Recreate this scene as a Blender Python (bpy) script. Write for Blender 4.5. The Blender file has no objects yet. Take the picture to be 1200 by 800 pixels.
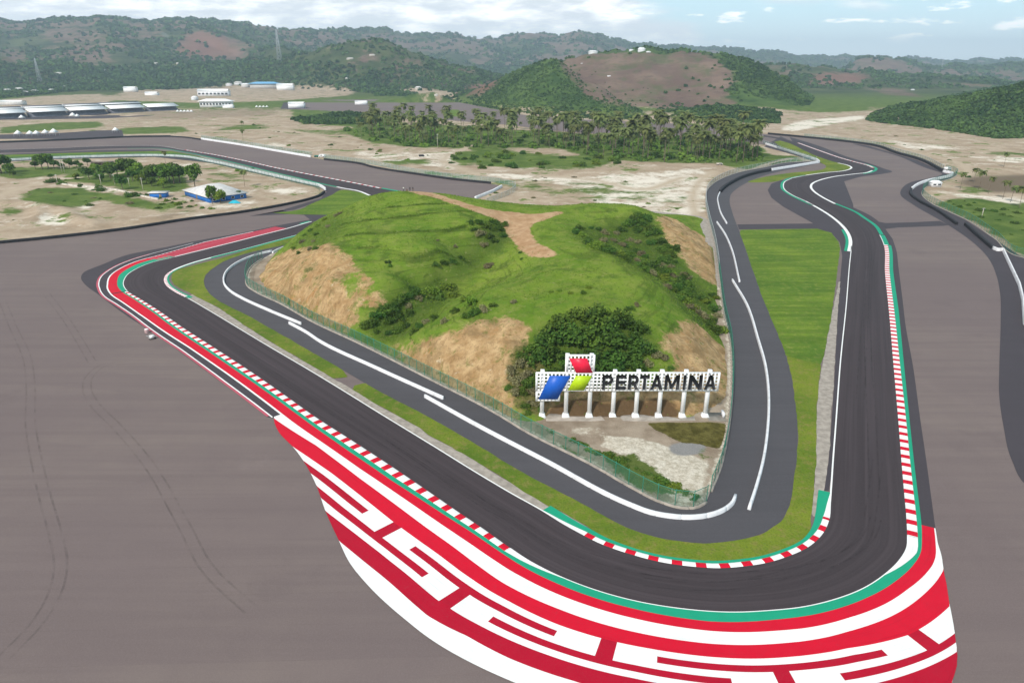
import bpy, bmesh, math, random
import numpy as np
from mathutils import Vector
from mathutils.geometry import tessellate_polygon

# ------------------------------------------------------------------ camera, light, exposure
sc = bpy.context.scene
C = sc.collection
H = 65.0                                    # drone height above the circuit
PITCH = math.atan(322.0 / 800.0)            # tilt below the horizon
cam = bpy.data.cameras.new('camera')
cam.lens, cam.sensor_width = 24.0, 36.0
cam.clip_start, cam.clip_end = 1.0, 60000.0
co = bpy.data.objects.new('camera', cam)
co.location = (0, 0, H)
co.rotation_euler = (math.pi / 2 - PITCH, 0, 0)
C.objects.link(co)
sc.camera = co

SUN_EL, SUN_AZ = 42.0, 207.0                # azimuth clockwise from north (+y): sun behind-left of the camera
world = bpy.data.worlds.new('World')
sc.world = world
world.use_nodes = True
wn, wl = world.node_tree.nodes, world.node_tree.links
wn.clear()
sky = wn.new('ShaderNodeTexSky')
sky.sky_type = 'NISHITA'
sky.sun_disc = False
sky.sun_elevation = math.radians(SUN_EL)
sky.sun_rotation = math.radians(SUN_AZ)
sky.air_density, sky.dust_density, sky.ozone_density = 1.0, 1.5, 1.0
SKY_STRENGTH = 0.10

sun = bpy.data.lights.new('sun', 'SUN')
sun.energy = 3.1
sun.angle = math.radians(5.0)
sun.color = (1.0, 0.955, 0.89)
so = bpy.data.objects.new('sun', sun)
d_ = Vector((math.sin(math.radians(SUN_AZ)) * math.cos(math.radians(SUN_EL)),
             math.cos(math.radians(SUN_AZ)) * math.cos(math.radians(SUN_EL)), math.sin(math.radians(SUN_EL))))
so.rotation_euler = d_.to_track_quat('Z', 'Y').to_euler()
so.location = (-200, -300, 600)
C.objects.link(so)

vs = sc.view_settings
vs.view_transform, vs.look, vs.gamma, vs.use_curve_mapping = 'Standard', 'None', 1.0, False
vs.exposure = 0.22
sc.cycles.max_bounces = 6
sc.cycles.transparent_max_bounces = 12
sc.cycles.volume_bounces = 0
sc.cycles.use_denoising = True


def wnode(t, **kw):
    n = wn.new(t)
    for k, v in kw.items():
        setattr(n, k, v)
    return n


def wmath(op, a, b=None, c=None):
    n = wnode('ShaderNodeMath', operation=op)
    for i, v in enumerate((a, b, c)):
        if v is None:
            continue
        if isinstance(v, (int, float)):
            n.inputs[i].default_value = v
        else:
            wl.new(v, n.inputs[i])
    return n.outputs[0]


def wmaprange(v, a, b, c=0.0, d=1.0, interp='SMOOTHSTEP'):
    n = wnode('ShaderNodeMapRange', interpolation_type=interp)
    wl.new(v, n.inputs[0])
    for i, q in enumerate((a, b, c, d)):
        n.inputs[i + 1].default_value = q
    return n.outputs[0]


def build_sky():
    tc = wnode('ShaderNodeTexCoord')
    sep = wnode('ShaderNodeSeparateXYZ')
    wl.new(tc.outputs['Generated'], sep.inputs[0])
    az = wmath('ARCTAN2', sep.outputs[0], sep.outputs[1])
    el = wmath('ARCSINE', sep.outputs[2])
    comb = wnode('ShaderNodeCombineXYZ')
    wl.new(wmath('MULTIPLY', az, 1.0), comb.inputs[0])
    wl.new(wmath('MULTIPLY', el, 4.0), comb.inputs[1])
    n1 = wnode('ShaderNodeTexNoise')
    n1.inputs['Scale'].default_value = 5.2
    n1.inputs['Detail'].default_value = 7
    n1.inputs['Roughness'].default_value = 0.55
    wl.new(comb.outputs[0], n1.inputs['Vector'])
    n2 = wnode('ShaderNodeTexNoise')
    n2.inputs['Scale'].default_value = 13.0
    n2.inputs['Detail'].default_value = 8
    n2.inputs['Roughness'].default_value = 0.6
    sh = wnode('ShaderNodeVectorMath', operation='ADD')
    sh.inputs[1].default_value = (3.3, 1.7, 4.0)
    wl.new(comb.outputs[0], sh.inputs[0])
    wl.new(sh.outputs[0], n2.inputs['Vector'])
    # how closed the cloud deck is: full in the west, broken in the east
    closed = wmaprange(az, 0.0, 0.42, 0.36, -0.06)
    cov = wmath('ADD', n1.outputs[0], closed)
    deck = wmaprange(cov, 0.50, 0.72)
    puffs = wmaprange(n2.outputs[0], 0.56, 0.66)
    # fair weather cumulus keeps to a band above the eastern horizon
    band = wmath('MULTIPLY', wmaprange(el, 0.022, 0.04), wmaprange(el, 0.085, 0.06))
    puffs = wmath('MULTIPLY', puffs, band)
    mixc = wnode('ShaderNodeMix', data_type='RGBA')
    # grey undersides against sunlit parts of the deck
    wl.new(wmaprange(n2.outputs[0], 0.40, 0.66), mixc.inputs['Factor'])
    mixc.inputs['A'].default_value = (.80, .87, .93, 1)
    mixc.inputs['B'].default_value = (1.30, 1.31, 1.30, 1)
    skys = wnode('ShaderNodeMix', data_type='RGBA', blend_type='MULTIPLY')
    skys.inputs['Factor'].default_value = 1.0
    wl.new(sky.outputs[0], skys.inputs['A'])
    skys.inputs['B'].default_value = (SKY_STRENGTH,) * 3 + (1,)
    thin = wnode('ShaderNodeMix', data_type='RGBA')     # thin high veil over the clear part
    thin.inputs['Factor'].default_value = 0.7
    wl.new(skys.outputs['Result'], thin.inputs['A'])
    thin.inputs['B'].default_value = (0.74, 1.06, 1.20, 1)
    m1 = wnode('ShaderNodeMix', data_type='RGBA')
    wl.new(deck, m1.inputs['Factor'])
    wl.new(thin.outputs['Result'], m1.inputs['A'])
    wl.new(mixc.outputs['Result'], m1.inputs['B'])
    m2 = wnode('ShaderNodeMix', data_type='RGBA')
    wl.new(puffs, m2.inputs['Factor'])
    wl.new(m1.outputs['Result'], m2.inputs['A'])
    m2.inputs['B'].default_value = (1.4, 1.4, 1.37, 1)
    bg = wnode('ShaderNodeBackground')
    bg.inputs['Strength'].default_value = 1.0
    hzn = wnode('ShaderNodeMix', data_type='RGBA')     # paler towards the horizon
    wl.new(wmaprange(el, .0, .075, .75, 0.0), hzn.inputs['Factor'])
    wl.new(m2.outputs['Result'], hzn.inputs['A'])
    hzn.inputs['B'].default_value = (1.02, 1.14, 1.20, 1)
    m2 = hzn
    # the deck is seen from below overhead: darker there than towards the horizon
    zen = wnode('ShaderNodeMix', data_type='RGBA', blend_type='MULTIPLY')
    zen.inputs['Factor'].default_value = 1.0
    wl.new(m2.outputs['Result'], zen.inputs['A'])
    sc_ = wnode('ShaderNodeCombineColor')
    f_ = wmaprange(el, .12, .5, 1.0, .58)
    for i_ in range(3):
        wl.new(f_, sc_.inputs[i_])
    wl.new(sc_.outputs[0], zen.inputs['B'])
    wl.new(zen.outputs['Result'], bg.inputs['Color'])
    out = wnode('ShaderNodeOutputWorld')
    wl.new(bg.outputs[0], out.inputs['Surface'])


build_sky()
rng = np.random.default_rng(11)
random.seed(11)

# ------------------------------------------------------------------ survey: from sightings to metres
CP, SP = math.cos(PITCH), math.sin(PITCH)


def ray(u, v):
    x, y = (u - 600.0) / 800.0, (400.0 - v) / 800.0
    return np.array([x, CP + y * SP, -SP + y * CP])


def at(u, v, z=0.0):
    """ground point (metres) sighted at u, v on level z"""
    d = ray(u, v)
    t = (H - z) / -d[2]
    return np.array([d[0] * t, d[1] * t])


def sight(x, y, z):
    """inverse of at()"""
    dz = z - H
    depth = y * CP - dz * SP
    up = y * SP + dz * CP
    return 600 + 800 * x / depth, 400 - 800 * up / depth


def zat(v, y, u=600):
    """height seen at row v at distance y"""
    d = ray(u, v)
    return H + y * d[2] / d[1]


def W(pts):
    """pixel pairs become metres; entries ('w', x, y) are metres already"""
    return np.array([(p[1], p[2]) if p[0] == 'w' else at(*p) for p in pts])


def catmull(q, sub=14):
    q = np.asarray(q, float)
    Q = np.vstack([2 * q[0] - q[1], q, 2 * q[-1] - q[-2]])
    out = []
    t = np.linspace(0, 1, sub, endpoint=False)[:, None]
    for i in range(1, len(Q) - 2):
        p0, p1, p2, p3 = Q[i - 1:i + 3]
        # centripetal-like tangent limiting keeps unevenly spaced sightings smooth
        l1, l0, l2 = np.linalg.norm(p2 - p1), np.linalg.norm(p1 - p0), np.linalg.norm(p3 - p2)
        m1 = (p2 - p1) * (l0 / (l0 + l1 + 1e-9)) + (p1 - p0) * (l1 / (l0 + 1e-9)) * (l1 / (l0 + l1 + 1e-9))
        m2 = (p2 - p1) * (l2 / (l1 + l2 + 1e-9)) + (p3 - p2) * (l1 / (l2 + 1e-9)) * (l1 / (l1 + l2 + 1e-9))
        h00, h10, h01, h11 = 2 * t**3 - 3 * t**2 + 1, t**3 - 2 * t**2 + t, -2 * t**3 + 3 * t**2, t**3 - t**2
        out.append(h00 * p1 + h10 * m1 + h01 * p2 + h11 * m2)
    out.append(q[-1:])
    return np.vstack(out)


def arclen(q):
    return np.r_[0, np.cumsum(np.linalg.norm(np.diff(q, axis=0), axis=1))]


def resample(q, n=None, step=None):
    L = arclen(q)
    n = n or max(2, int(L[-1] / step) + 1)
    s = np.linspace(0, L[-1], n)
    return np.c_[[np.interp(s, L, q[:, k]) for k in range(q.shape[1])]].T


def curve(pts, step=1.0, smooth=True):
    q = W(pts)
    return resample(catmull(q) if smooth and len(q) > 2 else q, step=step)


def normals(q):
    t = np.gradient(q, axis=0)
    t /= np.linalg.norm(t, axis=1)[:, None] + 1e-9
    return np.c_[-t[:, 1], t[:, 0]]            # left of the direction of travel


def inside(poly, X, Y):
    r = np.zeros(X.shape, bool)
    n = len(poly)
    lo, hi = poly.min(0), poly.max(0)
    sel = (X >= lo[0]) & (X <= hi[0]) & (Y >= lo[1]) & (Y <= hi[1])
    if not sel.any():
        return r
    x, y = X[sel], Y[sel]
    s = np.zeros(x.shape, bool)
    for i in range(n):
        x1, y1 = poly[i]
        x2, y2 = poly[(i + 1) % n]
        if y1 == y2:
            continue
        c = ((y1 > y) != (y2 > y)) & (x < (x2 - x1) * (y - y1) / (y2 - y1) + x1)
        s ^= c
    r[sel] = s
    return r


def dist_line(poly, X, Y, closed=True):
    d = np.full(X.shape, 1e9)
    n = len(poly)
    for i in range(n if closed else n - 1):
        a, b = poly[i], poly[(i + 1) % n]
        ab = b - a
        L2 = (ab**2).sum() + 1e-9
        t = np.clip(((X - a[0]) * ab[0] + (Y - a[1]) * ab[1]) / L2, 0, 1)
        d = np.minimum(d, np.hypot(X - a[0] - t * ab[0], Y - a[1] - t * ab[1]))
    return d


def vnoise(X, Y, seed=0):
    xi, yi = np.floor(X).astype(np.int64), np.floor(Y).astype(np.int64)
    fx, fy = X - xi, Y - yi
    fx, fy = fx * fx * (3 - 2 * fx), fy * fy * (3 - 2 * fy)

    def h(a, b):
        n = (a * 374761393 + b * 668265263 + seed * 974634777) & 0x7fffffff
        n = ((n ^ (n >> 13)) * 1274126177) & 0x7fffffff
        return ((n ^ (n >> 16)) & 0xffff) / 65535.0
    return (h(xi, yi) * (1 - fx) + h(xi + 1, yi) * fx) * (1 - fy) + (h(xi, yi + 1) * (1 - fx) + h(xi + 1, yi + 1) * fx) * fy


def fbm(X, Y, scale, octv=4, seed=0, rough=0.5):
    s, a, t = np.zeros(np.shape(X)), 1.0, 0.0
    for o in range(octv):
        s += a * vnoise(np.asarray(X) / scale * 2**o, np.asarray(Y) / scale * 2**o, seed + o)
        t += a
        a *= rough
    return s / t - 0.5


# ------------------------------------------------------------------ objects
def link(name, me, parent=None, loc=None):
    o = bpy.data.objects.new(name, me)
    C.objects.link(o)
    if parent is not None:
        o.parent = parent
    if loc is not None:
        o.location = loc
    return o


def mesh(name, V, Fc, mats, mi=None, smooth=False, uv=None, attrs=None):
    """numpy mesh; Fc is an (n,k) array or list of lists"""
    me = bpy.data.meshes.new(name)
    V = np.asarray(V, np.float32)
    me.vertices.add(len(V))
    me.vertices.foreach_set('co', V.ravel())
    if isinstance(Fc, np.ndarray):
        n, k = Fc.shape
        flat, starts = Fc.ravel(), np.arange(n) * k
    else:
        n = len(Fc)
        lens = np.array([len(f) for f in Fc])
        flat = np.concatenate([np.asarray(f) for f in Fc]) if n else np.array([], int)
        starts = np.r_[0, np.cumsum(lens)[:-1]]
    me.loops.add(len(flat))
    me.loops.foreach_set('vertex_index', flat.astype(np.int32))
    me.polygons.add(n)
    me.polygons.foreach_set('loop_start', starts.astype(np.int32))
    for m in (mats if isinstance(mats, (list, tuple)) else [mats]):
        me.materials.append(m)
    if mi is not None:
        me.polygons.foreach_set('material_index', np.asarray(mi, np.int32))
    if smooth:
        me.polygons.foreach_set('use_smooth', np.ones(n, bool))
    if uv is not None:
        l = me.uv_layers.new(name='UVMap')
        l.data.foreach_set('uv', np.asarray(uv, np.float32)[flat].ravel())
    for k, v in (attrs or {}).items():
        a = me.attributes.new(k, 'FLOAT', 'POINT')
        a.data.foreach_set('value', np.asarray(v, np.float32))
    me.update(calc_edges=True)
    me.validate()
    return me


def tag(o, label, cat, group=None):
    o['label'], o['category'] = label, cat
    if group:
        o['group'] = group
    return o


def thing(name, label, cat, loc=(0, 0, 0), rz=0.0, group=None):
    o = bpy.data.objects.new(name, None)
    C.objects.link(o)
    o.location, o.rotation_euler = loc, (0, 0, rz)
    o.empty_display_size = 0.5
    return tag(o, label, cat, group)


def struct(name, me):
    o = link(name, me)
    o['kind'] = 'structure'
    return o


def stuff(name, me, label=None, cat=None):
    o = link(name, me)
    o['kind'] = 'stuff'
    if label:
        o['label'], o['category'] = label, cat
    return o


def dup(root, loc, rz=0.0, scale=1.0, label=None, group=None):
    r = root.copy()
    C.objects.link(r)
    r.location, r.rotation_euler = loc, (0, 0, rz)
    r.scale = (scale,) * 3 if not isinstance(scale, (tuple, list)) else scale
    if label:
        r['label'] = label
    if group:
        r['group'] = group
    for ch in root.children:
        c = ch.copy()
        C.objects.link(c)
        c.parent = r
        for g in ch.children:
            d = g.copy()
            C.objects.link(d)
            d.parent = c
    return r


class MB:
    """collects boxes, tubes and loose faces into one mesh"""
    def __init__(s):
        s.v, s.f, s.m = [], [], []
        s.n = 0

    def add(s, V, Fc, m=0):
        s.v.append(np.asarray(V, float))
        s.f += [[i + s.n for i in f] for f in Fc]
        s.m += [m] * len(Fc)
        s.n += len(V)
        return s

    def box(s, c, d, rz=0.0, m=0, taper=1.0):
        hx, hy, hz = d[0] / 2, d[1] / 2, d[2] / 2
        ca, sa = math.cos(rz), math.sin(rz)
        V = []
        for k, z in ((1, -hz), (taper, hz)):
            for x, y in ((-hx, -hy), (hx, -hy), (hx, hy), (-hx, hy)):
                x, y = x * k, y * k
                V.append((c[0] + x * ca - y * sa, c[1] + x * sa + y * ca, c[2] + z))
        return s.add(V, [[3, 2, 1, 0], [4, 5, 6, 7], [0, 1, 5, 4], [1, 2, 6, 5], [2, 3, 7, 6], [3, 0, 4, 7]], m)

    def tube(s, p, r, n=6, m=0, cap=True):
        p = np.asarray(p, float)
        r = np.broadcast_to(r, len(p))
        V, Fc = [], []
        for i in range(len(p)):
            t = p[min(i + 1, len(p) - 1)] - p[max(i - 1, 0)]
            t = t / (np.linalg.norm(t) + 1e-9)
            a = np.cross(t, (0, 0, 1.0)) if abs(t[2]) < .95 else np.cross(t, (1.0, 0, 0))
            a /= np.linalg.norm(a)
            b = np.cross(t, a)
            for k in range(n):
                th = 2 * math.pi * k / n
                V.append(p[i] + r[i] * (math.cos(th) * a + math.sin(th) * b))
        for i in range(len(p) - 1):
            for k in range(n):
                Fc.append([i * n + k, i * n + (k + 1) % n, (i + 1) * n + (k + 1) % n, (i + 1) * n + k])
        if cap:
            Fc += [list(range(n))[::-1], [(len(p) - 1) * n + k for k in range(n)]]
        return s.add(V, Fc, m)

    def prism(s, poly, z0, z1, m=0):
        n = len(poly)
        V = [(x, y, z0) for x, y in poly] + [(x, y, z1) for x, y in poly]
        Fc = [list(range(n))[::-1], [n + k for k in range(n)]] + [[k, (k + 1) % n, n + (k + 1) % n, n + k] for k in range(n)]
        return s.add(V, Fc, m)

    def me(s, name, mats, smooth=False):
        return mesh(name, np.vstack(s.v), s.f, mats, s.m, smooth)

    def build(s, name, mats, parent=None, smooth=False, loc=None):
        return link(name, s.me(name, mats, smooth), parent, loc)


# ------------------------------------------------------------------ materials
def new_mat(name):
    m = bpy.data.materials.new(name)
    m.use_nodes = True
    nt = m.node_tree
    nt.nodes.clear()
    out = nt.nodes.new('ShaderNodeOutputMaterial')
    b = nt.nodes.new('ShaderNodeBsdfPrincipled')
    b.inputs['Specular IOR Level'].default_value = 0.25
    nt.links.new(b.outputs[0], out.inputs['Surface'])
    return m, nt, b


class N:
    """short hand for building node trees"""
    def __init__(s, nt):
        s.t = nt

    def node(s, t, ins=None, **kw):
        n = s.t.nodes.new(t)
        for k, v in kw.items():
            setattr(n, k, v)
        for k, v in (ins or {}).items():
            if isinstance(v, bpy.types.NodeSocket):
                s.t.links.new(v, n.inputs[k])
            else:
                n.inputs[k].default_value = v
        return n

    def obj(s):
        return s.node('ShaderNodeTexCoord').outputs['Object']

    def uv(s):
        return s.node('ShaderNodeTexCoord').outputs['UV']

    def noise(s, vec, scale, detail=4, rough=0.55, stretch=None, rot=None):
        if stretch or rot:
            mp = s.node('ShaderNodeMapping', {'Vector': vec})
            if stretch:
                mp.inputs['Scale'].default_value = stretch
            if rot:
                mp.inputs['Rotation'].default_value = rot
            vec = mp.outputs[0]
        return s.node('ShaderNodeTexNoise', {'Vector': vec, 'Scale': scale, 'Detail': detail, 'Roughness': rough}).outputs[0]

    def rng(s, v, a, b, c=0.0, d=1.0, smooth=True):
        return s.node('ShaderNodeMapRange', {0: v, 1: a, 2: b, 3: c, 4: d}, interpolation_type='SMOOTHSTEP' if smooth else 'LINEAR').outputs[0]

    def mix(s, f, a, b, blend='MIX'):
        def c(v):
            return v if isinstance(v, bpy.types.NodeSocket) else (tuple(v) + (1,) if len(v) == 3 else v)
        return s.node('ShaderNodeMix', {'Factor': f, 'A': c(a), 'B': c(b)}, data_type='RGBA', blend_type=blend).outputs['Result']

    def math(s, op, a, b=0.0):
        return s.node('ShaderNodeMath', {0: a, 1: b}, operation=op).outputs[0]

    def attr(s, name):
        return s.node('ShaderNodeAttribute', attribute_name=name).outputs['Fac']

    def bump(s, h, strength, dist, b):
        n = s.node('ShaderNodeBump', {'Height': h, 'Strength': strength, 'Distance': dist})
        s.t.links.new(n.outputs[0], b.inputs['Normal'])

    def set(s, b, k, v):
        s.t.links.new(v, b.inputs[k])


def rgb(r, g, b):
    """colour given as 0-255 display values"""
    f = lambda c: (c / 255.0) / 12.92 if c <= 10 else ((c / 255.0 + 0.055) / 1.055)**2.4
    return (f(r), f(g), f(b))


def plain(name, col, rough=0.6, var=0.15, scale=3.0, spec=0.3, metal=0.0, dirt=None):
    m, nt, b = new_mat(name)
    k = N(nt)
    n1 = k.noise(k.obj(), scale, 5)
    lo, hi = tuple(c * (1 - var) for c in col), tuple(min(1, c * (1 + var)) for c in col)
    c = k.mix(k.rng(n1, .3, .7), lo, hi)
    if dirt:
        c = k.mix(k.rng(k.noise(k.obj(), scale * .35, 6, .65), .55, .75, 0, .55), c, dirt)
    k.set(b, 'Base Color', c)
    b.inputs['Roughness'].default_value = rough
    b.inputs['Specular IOR Level'].default_value = spec
    b.inputs['Metallic'].default_value = metal
    return m


ANG = -.38


def asphalt(name, col, streak=None, rot=0.0, warm=None, lane=0.0, seams=False):
    """worn asphalt: broad patches, paving lanes, fine grain"""
    m, nt, b = new_mat(name)
    k = N(nt)
    o = k.obj()
    big = k.noise(o, .018, 4)
    mid = k.noise(o, .16, 5, .6)
    fine = k.noise(o, 5.0, 2, .7)
    c = k.mix(k.rng(big, .3, .7), tuple(x * .93 for x in col), tuple(x * 1.06 for x in (warm or col)))
    c = k.mix(k.rng(mid, .3, .75, 0, .35), c, tuple(x * .82 for x in col))
    if lane:
        # long paver passes, laid side by side
        st = k.noise(o, 1.0, 3, .6, stretch=(.012, .34, 1), rot=(0, 0, rot))
        c = k.mix(k.rng(st, .42, .66, 0, lane), c, tuple(x * .78 for x in col))
        st2 = k.noise(o, 1.0, 2, .5, stretch=(.03, 1.3, 1), rot=(0, 0, rot))
        c = k.mix(k.rng(st2, .5, .7, 0, lane * .8), c, tuple(x * .84 for x in col))
    if seams:
        # each paver pass cooled a little differently; joints catch dust and rubber
        mp = k.node('ShaderNodeMapping', {'Vector': o})
        mp.inputs['Rotation'].default_value = (0, 0, rot)
        mp.inputs['Scale'].default_value = (1 / 60.0, 1 / 5.2, 1)
        sx = k.node('ShaderNodeSeparateXYZ', {0: mp.outputs[0]})
        row_ = k.math('FLOOR', sx.outputs[1])
        cell = k.node('ShaderNodeCombineXYZ', {0: k.math('FLOOR', k.math('ADD', sx.outputs[0], k.math('MULTIPLY', row_, .37))), 1: row_})
        wn_ = k.node('ShaderNodeTexWhiteNoise', {'Vector': cell.outputs[0]}).outputs['Value']
        c = k.mix(k.math('MULTIPLY', wn_, .6), c, tuple(x * .86 for x in col))
        fr = k.math('ABSOLUTE', k.math('SUBTRACT', k.math('FRACT', sx.outputs[1]), .5))
        c = k.mix(k.math('MULTIPLY', k.rng(fr, .485, .498), k.rng(k.noise(o, .12, 4, .6), .4, .65, 0, .35)), c, tuple(x * .6 for x in col))
        c = k.mix(k.rng(k.noise(o, .05, 8, .72), .54, .68, 0, .45), c, tuple(x * .74 for x in col))
        c = k.mix(k.rng(k.noise(o, .035, 8, .7), .60, .72, 0, .4), c, tuple(x * 1.22 for x in col))
    if streak:
        u = k.uv()
        a = k.noise(u, 1.0, 3, .55, stretch=(.010, 9.0, 1))
        c = k.mix(k.rng(a, .42, .66, 0, .5), c, tuple(x * 1.45 for x in col))
        a2 = k.noise(u, 1.0, 2, .5, stretch=(.02, 24.0, 1))
        c = k.mix(k.rng(a2, .46, .7, 0, .4), c, tuple(x * .62 for x in col))
        spj = k.node('ShaderNodeSeparateXYZ', {0: u})
        seam = k.math('ABSOLUTE', k.math('SUBTRACT', spj.outputs[1], .52))
        c = k.mix(k.math('MULTIPLY', k.rng(seam, .004, .03, .55, 0), k.rng(k.noise(u, 1.0, 3, .6, stretch=(.02, .0, 1)), .4, .6)), c, tuple(x * 1.9 for x in col))
        # a rubbered driving line wandering across the lane
        sp = k.node('ShaderNodeSeparateXYZ', {0: u})
        w = k.math('ADD', sp.outputs[1], k.math('MULTIPLY', k.math('SUBTRACT', k.noise(u, 1.0, 2, .4, stretch=(.009, 0, 1)), .5), 1.1))
        line = k.math('ABSOLUTE', k.math('SUBTRACT', w, .5))
        c = k.mix(k.rng(line, .02, .25, .34, 0), c, tuple(x * .62 for x in col))
    c = k.mix(k.rng(fine, .35, .75, 0, .22), c, tuple(x * 1.5 for x in col))
    k.set(b, 'Base Color', c)
    b.inputs['Roughness'].default_value = .85
    b.inputs['Specular IOR Level'].default_value = .22
    k.bump(fine, .25, .02, b)
    return m


def paint(name, col, wear=.25):
    m, nt, b = new_mat(name)
    k = N(nt)
    o = k.obj()
    c = k.mix(k.rng(k.noise(o, .35, 5, .6), .35, .75, 0, .5), col, tuple(x * .86 for x in col))
    c = k.mix(k.rng(k.noise(o, .9, 7, .7), .56, .74, 0, wear), c, (.10, .09, .095))
    c = k.mix(k.rng(k.noise(o, 6.0, 2, .7), .4, .8, 0, .12), c, (.12, .11, .11))
    ru = k.noise(k.uv(), 1.0, 4, .65, stretch=(.05, 5.0, 1))
    c = k.mix(k.math('MULTIPLY', k.rng(ru, .52, .72, 0, .30), k.rng(k.noise(o, .07, 4, .6), .42, .62)), c, tuple(x * .45 for x in col))
    k.set(b, 'Base Color', c)
    b.inputs['Roughness'].default_value = .7
    b.inputs['Specular IOR Level'].default_value = .10
    return m


def turf(name, dark, mid, dry, mow=0.0):
    m, nt, b = new_mat(name)
    k = N(nt)
    o = k.obj()
    a = k.noise(o, .055, 5, .6)
    f = k.noise(o, .6, 6, .65)
    g = k.noise(o, 3.2, 3, .7)
    c = k.mix(k.rng(a, .3, .7), dark, mid)
    c = k.mix(k.rng(f, .45, .75, 0, .8), c, dry)
    if mow:
        st = k.noise(o, 1.0, 3, .55, stretch=(.03, .45, 1), rot=(0, 0, .05))
        c = k.mix(k.rng(st, .42, .62, 0, mow), c, tuple(x * .72 for x in dark))
    c = k.mix(k.rng(g, .42, .8, 0, .55), c, tuple(x * .5 for x in dark))
    k.set(b, 'Base Color', c)
    b.inputs['Roughness'].default_value = .95
    b.inputs['Specular IOR Level'].default_value = .08
    k.bump(g, .6, .12, b)
    return m


def leafy(name, dark, light, trans=.25):
    m, nt, b = new_mat(name)
    k = N(nt)
    info = k.node('ShaderNodeObjectInfo')
    t = k.attr('tint')
    c = k.mix(t, dark, light)
    hs = k.node('ShaderNodeHueSaturation', {'Color': c, 'Hue': k.rng(info.outputs['Random'], 0, 1, .485, .515, False),
                                            'Value': k.rng(info.outputs['Random'], 0, 1, .8, 1.2, False)})
    c = hs.outputs[0]
    k.set(b, 'Base Color', c)
    b.inputs['Roughness'].default_value = .75
    b.inputs['Specular IOR Level'].default_value = .12
    tr = k.node('ShaderNodeBsdfTranslucent', {'Color': c})
    mx = k.node('ShaderNodeMixShader', {0: trans, 1: b.outputs[0], 2: tr.outputs[0]})
    out = [n for n in nt.nodes if n.type == 'OUTPUT_MATERIAL'][0]
    nt.links.new(mx.outputs[0], out.inputs['Surface'])
    return m


def wire(name, col, cover):
    """fine woven fence mesh: too fine to model strand by strand"""
    m, nt, b = new_mat(name)
    k = N(nt)
    b.inputs['Base Color'].default_value = tuple(col) + (1,)
    b.inputs['Roughness'].default_value = .5
    o = k.obj()
    tr = k.node('ShaderNodeBsdfTransparent')
    fac = k.rng(k.noise(o, .25, 4, .6), .3, .7, cover * .75, min(1, cover * 1.2))
    mx = k.node('ShaderNodeMixShader', {0: fac, 1: tr.outputs[0], 2: b.outputs[0]})
    out = [n for n in nt.nodes if n.type == 'OUTPUT_MATERIAL'][0]
    nt.links.new(mx.outputs[0], out.inputs['Surface'])
    return m


GREEN_LAWN = ((.080, .160, .018), (.165, .245, .026), (.24, .26, .06))
M = dict(
    apron=asphalt('runoff_asphalt', (.172, .133, .129), rot=ANG, warm=(.188, .150, .132), lane=.55, seams=True),
    margin=asphalt('dark_asphalt', (.060, .051, .059), lane=.2, rot=.9),
    track=asphalt('track_asphalt', (.050, .039, .043), streak=True),
    service=asphalt('service_asphalt', (.078, .074, .082), lane=.4, rot=.5),
    white=paint('white_paint', (.84, .84, .83), .10),
    red=paint('red_paint', (.62, .004, .026), .14),
    darkred=paint('crimson_paint', (.44, .003, .024), .16),
    green=paint('green_paint', (.012, .33, .19), .18),
    pink=paint('thin_red_paint', (.50, .10, .14), .4),
    concrete=plain('concrete', (.34, .30, .26), .9, .2, .8, .15, dirt=(.20, .17, .13)),
    wallwhite=plain('whitewashed_concrete', (.72, .72, .74), .7, .08, .6, .2, dirt=(.42, .40, .38)),
    lawn=turf('lawn', *GREEN_LAWN, mow=.5),
    verge=turf('verge_grass', (.085, .150, .016), (.190, .235, .026), (.25, .20, .07)),
    steelwhite=plain('white_steel', (.88, .88, .88), .4, .04, 2.0, .4),
    black=plain('black_sheet', (.012, .012, .014), .5, .1, 2.0),
    signblue=plain('blue_sheet', (.012, .105, .50), .4, .06, 2.0),
    signred=plain('red_sheet', (.80, .015, .055), .4, .06, 2.0),
    signlime=plain('lime_sheet', (.42, .60, .010), .4, .06, 2.0),
    rubber=plain('tyre_rubber', (.022, .022, .026), .8, .3, 1.5),
    conveyor=plain('grey_belt', (.20, .20, .22), .7, .1, .7),
    postgreen=plain('green_steel', (.03, .20, .14), .5, .1, 2.0),
    galv=plain('galvanised_steel', (.42, .45, .46), .45, .1, 2.0),
    wire=wire('fence_wire', (.03, .17, .11), .34),
    wirelight=wire('fence_wire_weathered', (.16, .30, .27), .40),
    trunk=plain('bark', (.16, .125, .09), .9, .3, 1.5),
    roofwhite=plain('white_membrane', (.88, .88, .88), .5, .05, .4, dirt=(.7, .7, .7)),
    roofgrey=plain('pale_sheet_roof', (.62, .60, .58), .5, .10, .5, dirt=(.42, .36, .32)),
    bluewall=plain('blue_wall', (.02, .16, .52), .6, .12, .7),
    glass=plain('dark_window', (.03, .04, .05), .15, .2, .5, .5),
    roofblue=plain('blue_sheet_roof', (.16, .42, .68), .5, .1, .3),
    darkseat=plain('grandstand_seats', (.16, .16, .19), .7, .3, .5),
    skin=plain('skin', (.30, .17, .11), .6, .1, 3.0),
    cloth_white=plain('white_cloth', (.75, .74, .72), .9, .1, 3.0),
    cloth_dark=plain('dark_cloth', (.03, .03, .04), .9, .2, 3.0),
    cloth_brown=plain('brown_cloth', (.14, .08, .05), .9, .2, 3.0),
    cyan=plain('turquoise_paint', (.03, .42, .55), .4, .1, 2.0),
    stone=plain('pale_stone', (.55, .50, .44), .9, .25, .6),
    timber=plain('weathered_timber', (.22, .18, .14), .8, .2, 1.0),
)
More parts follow.
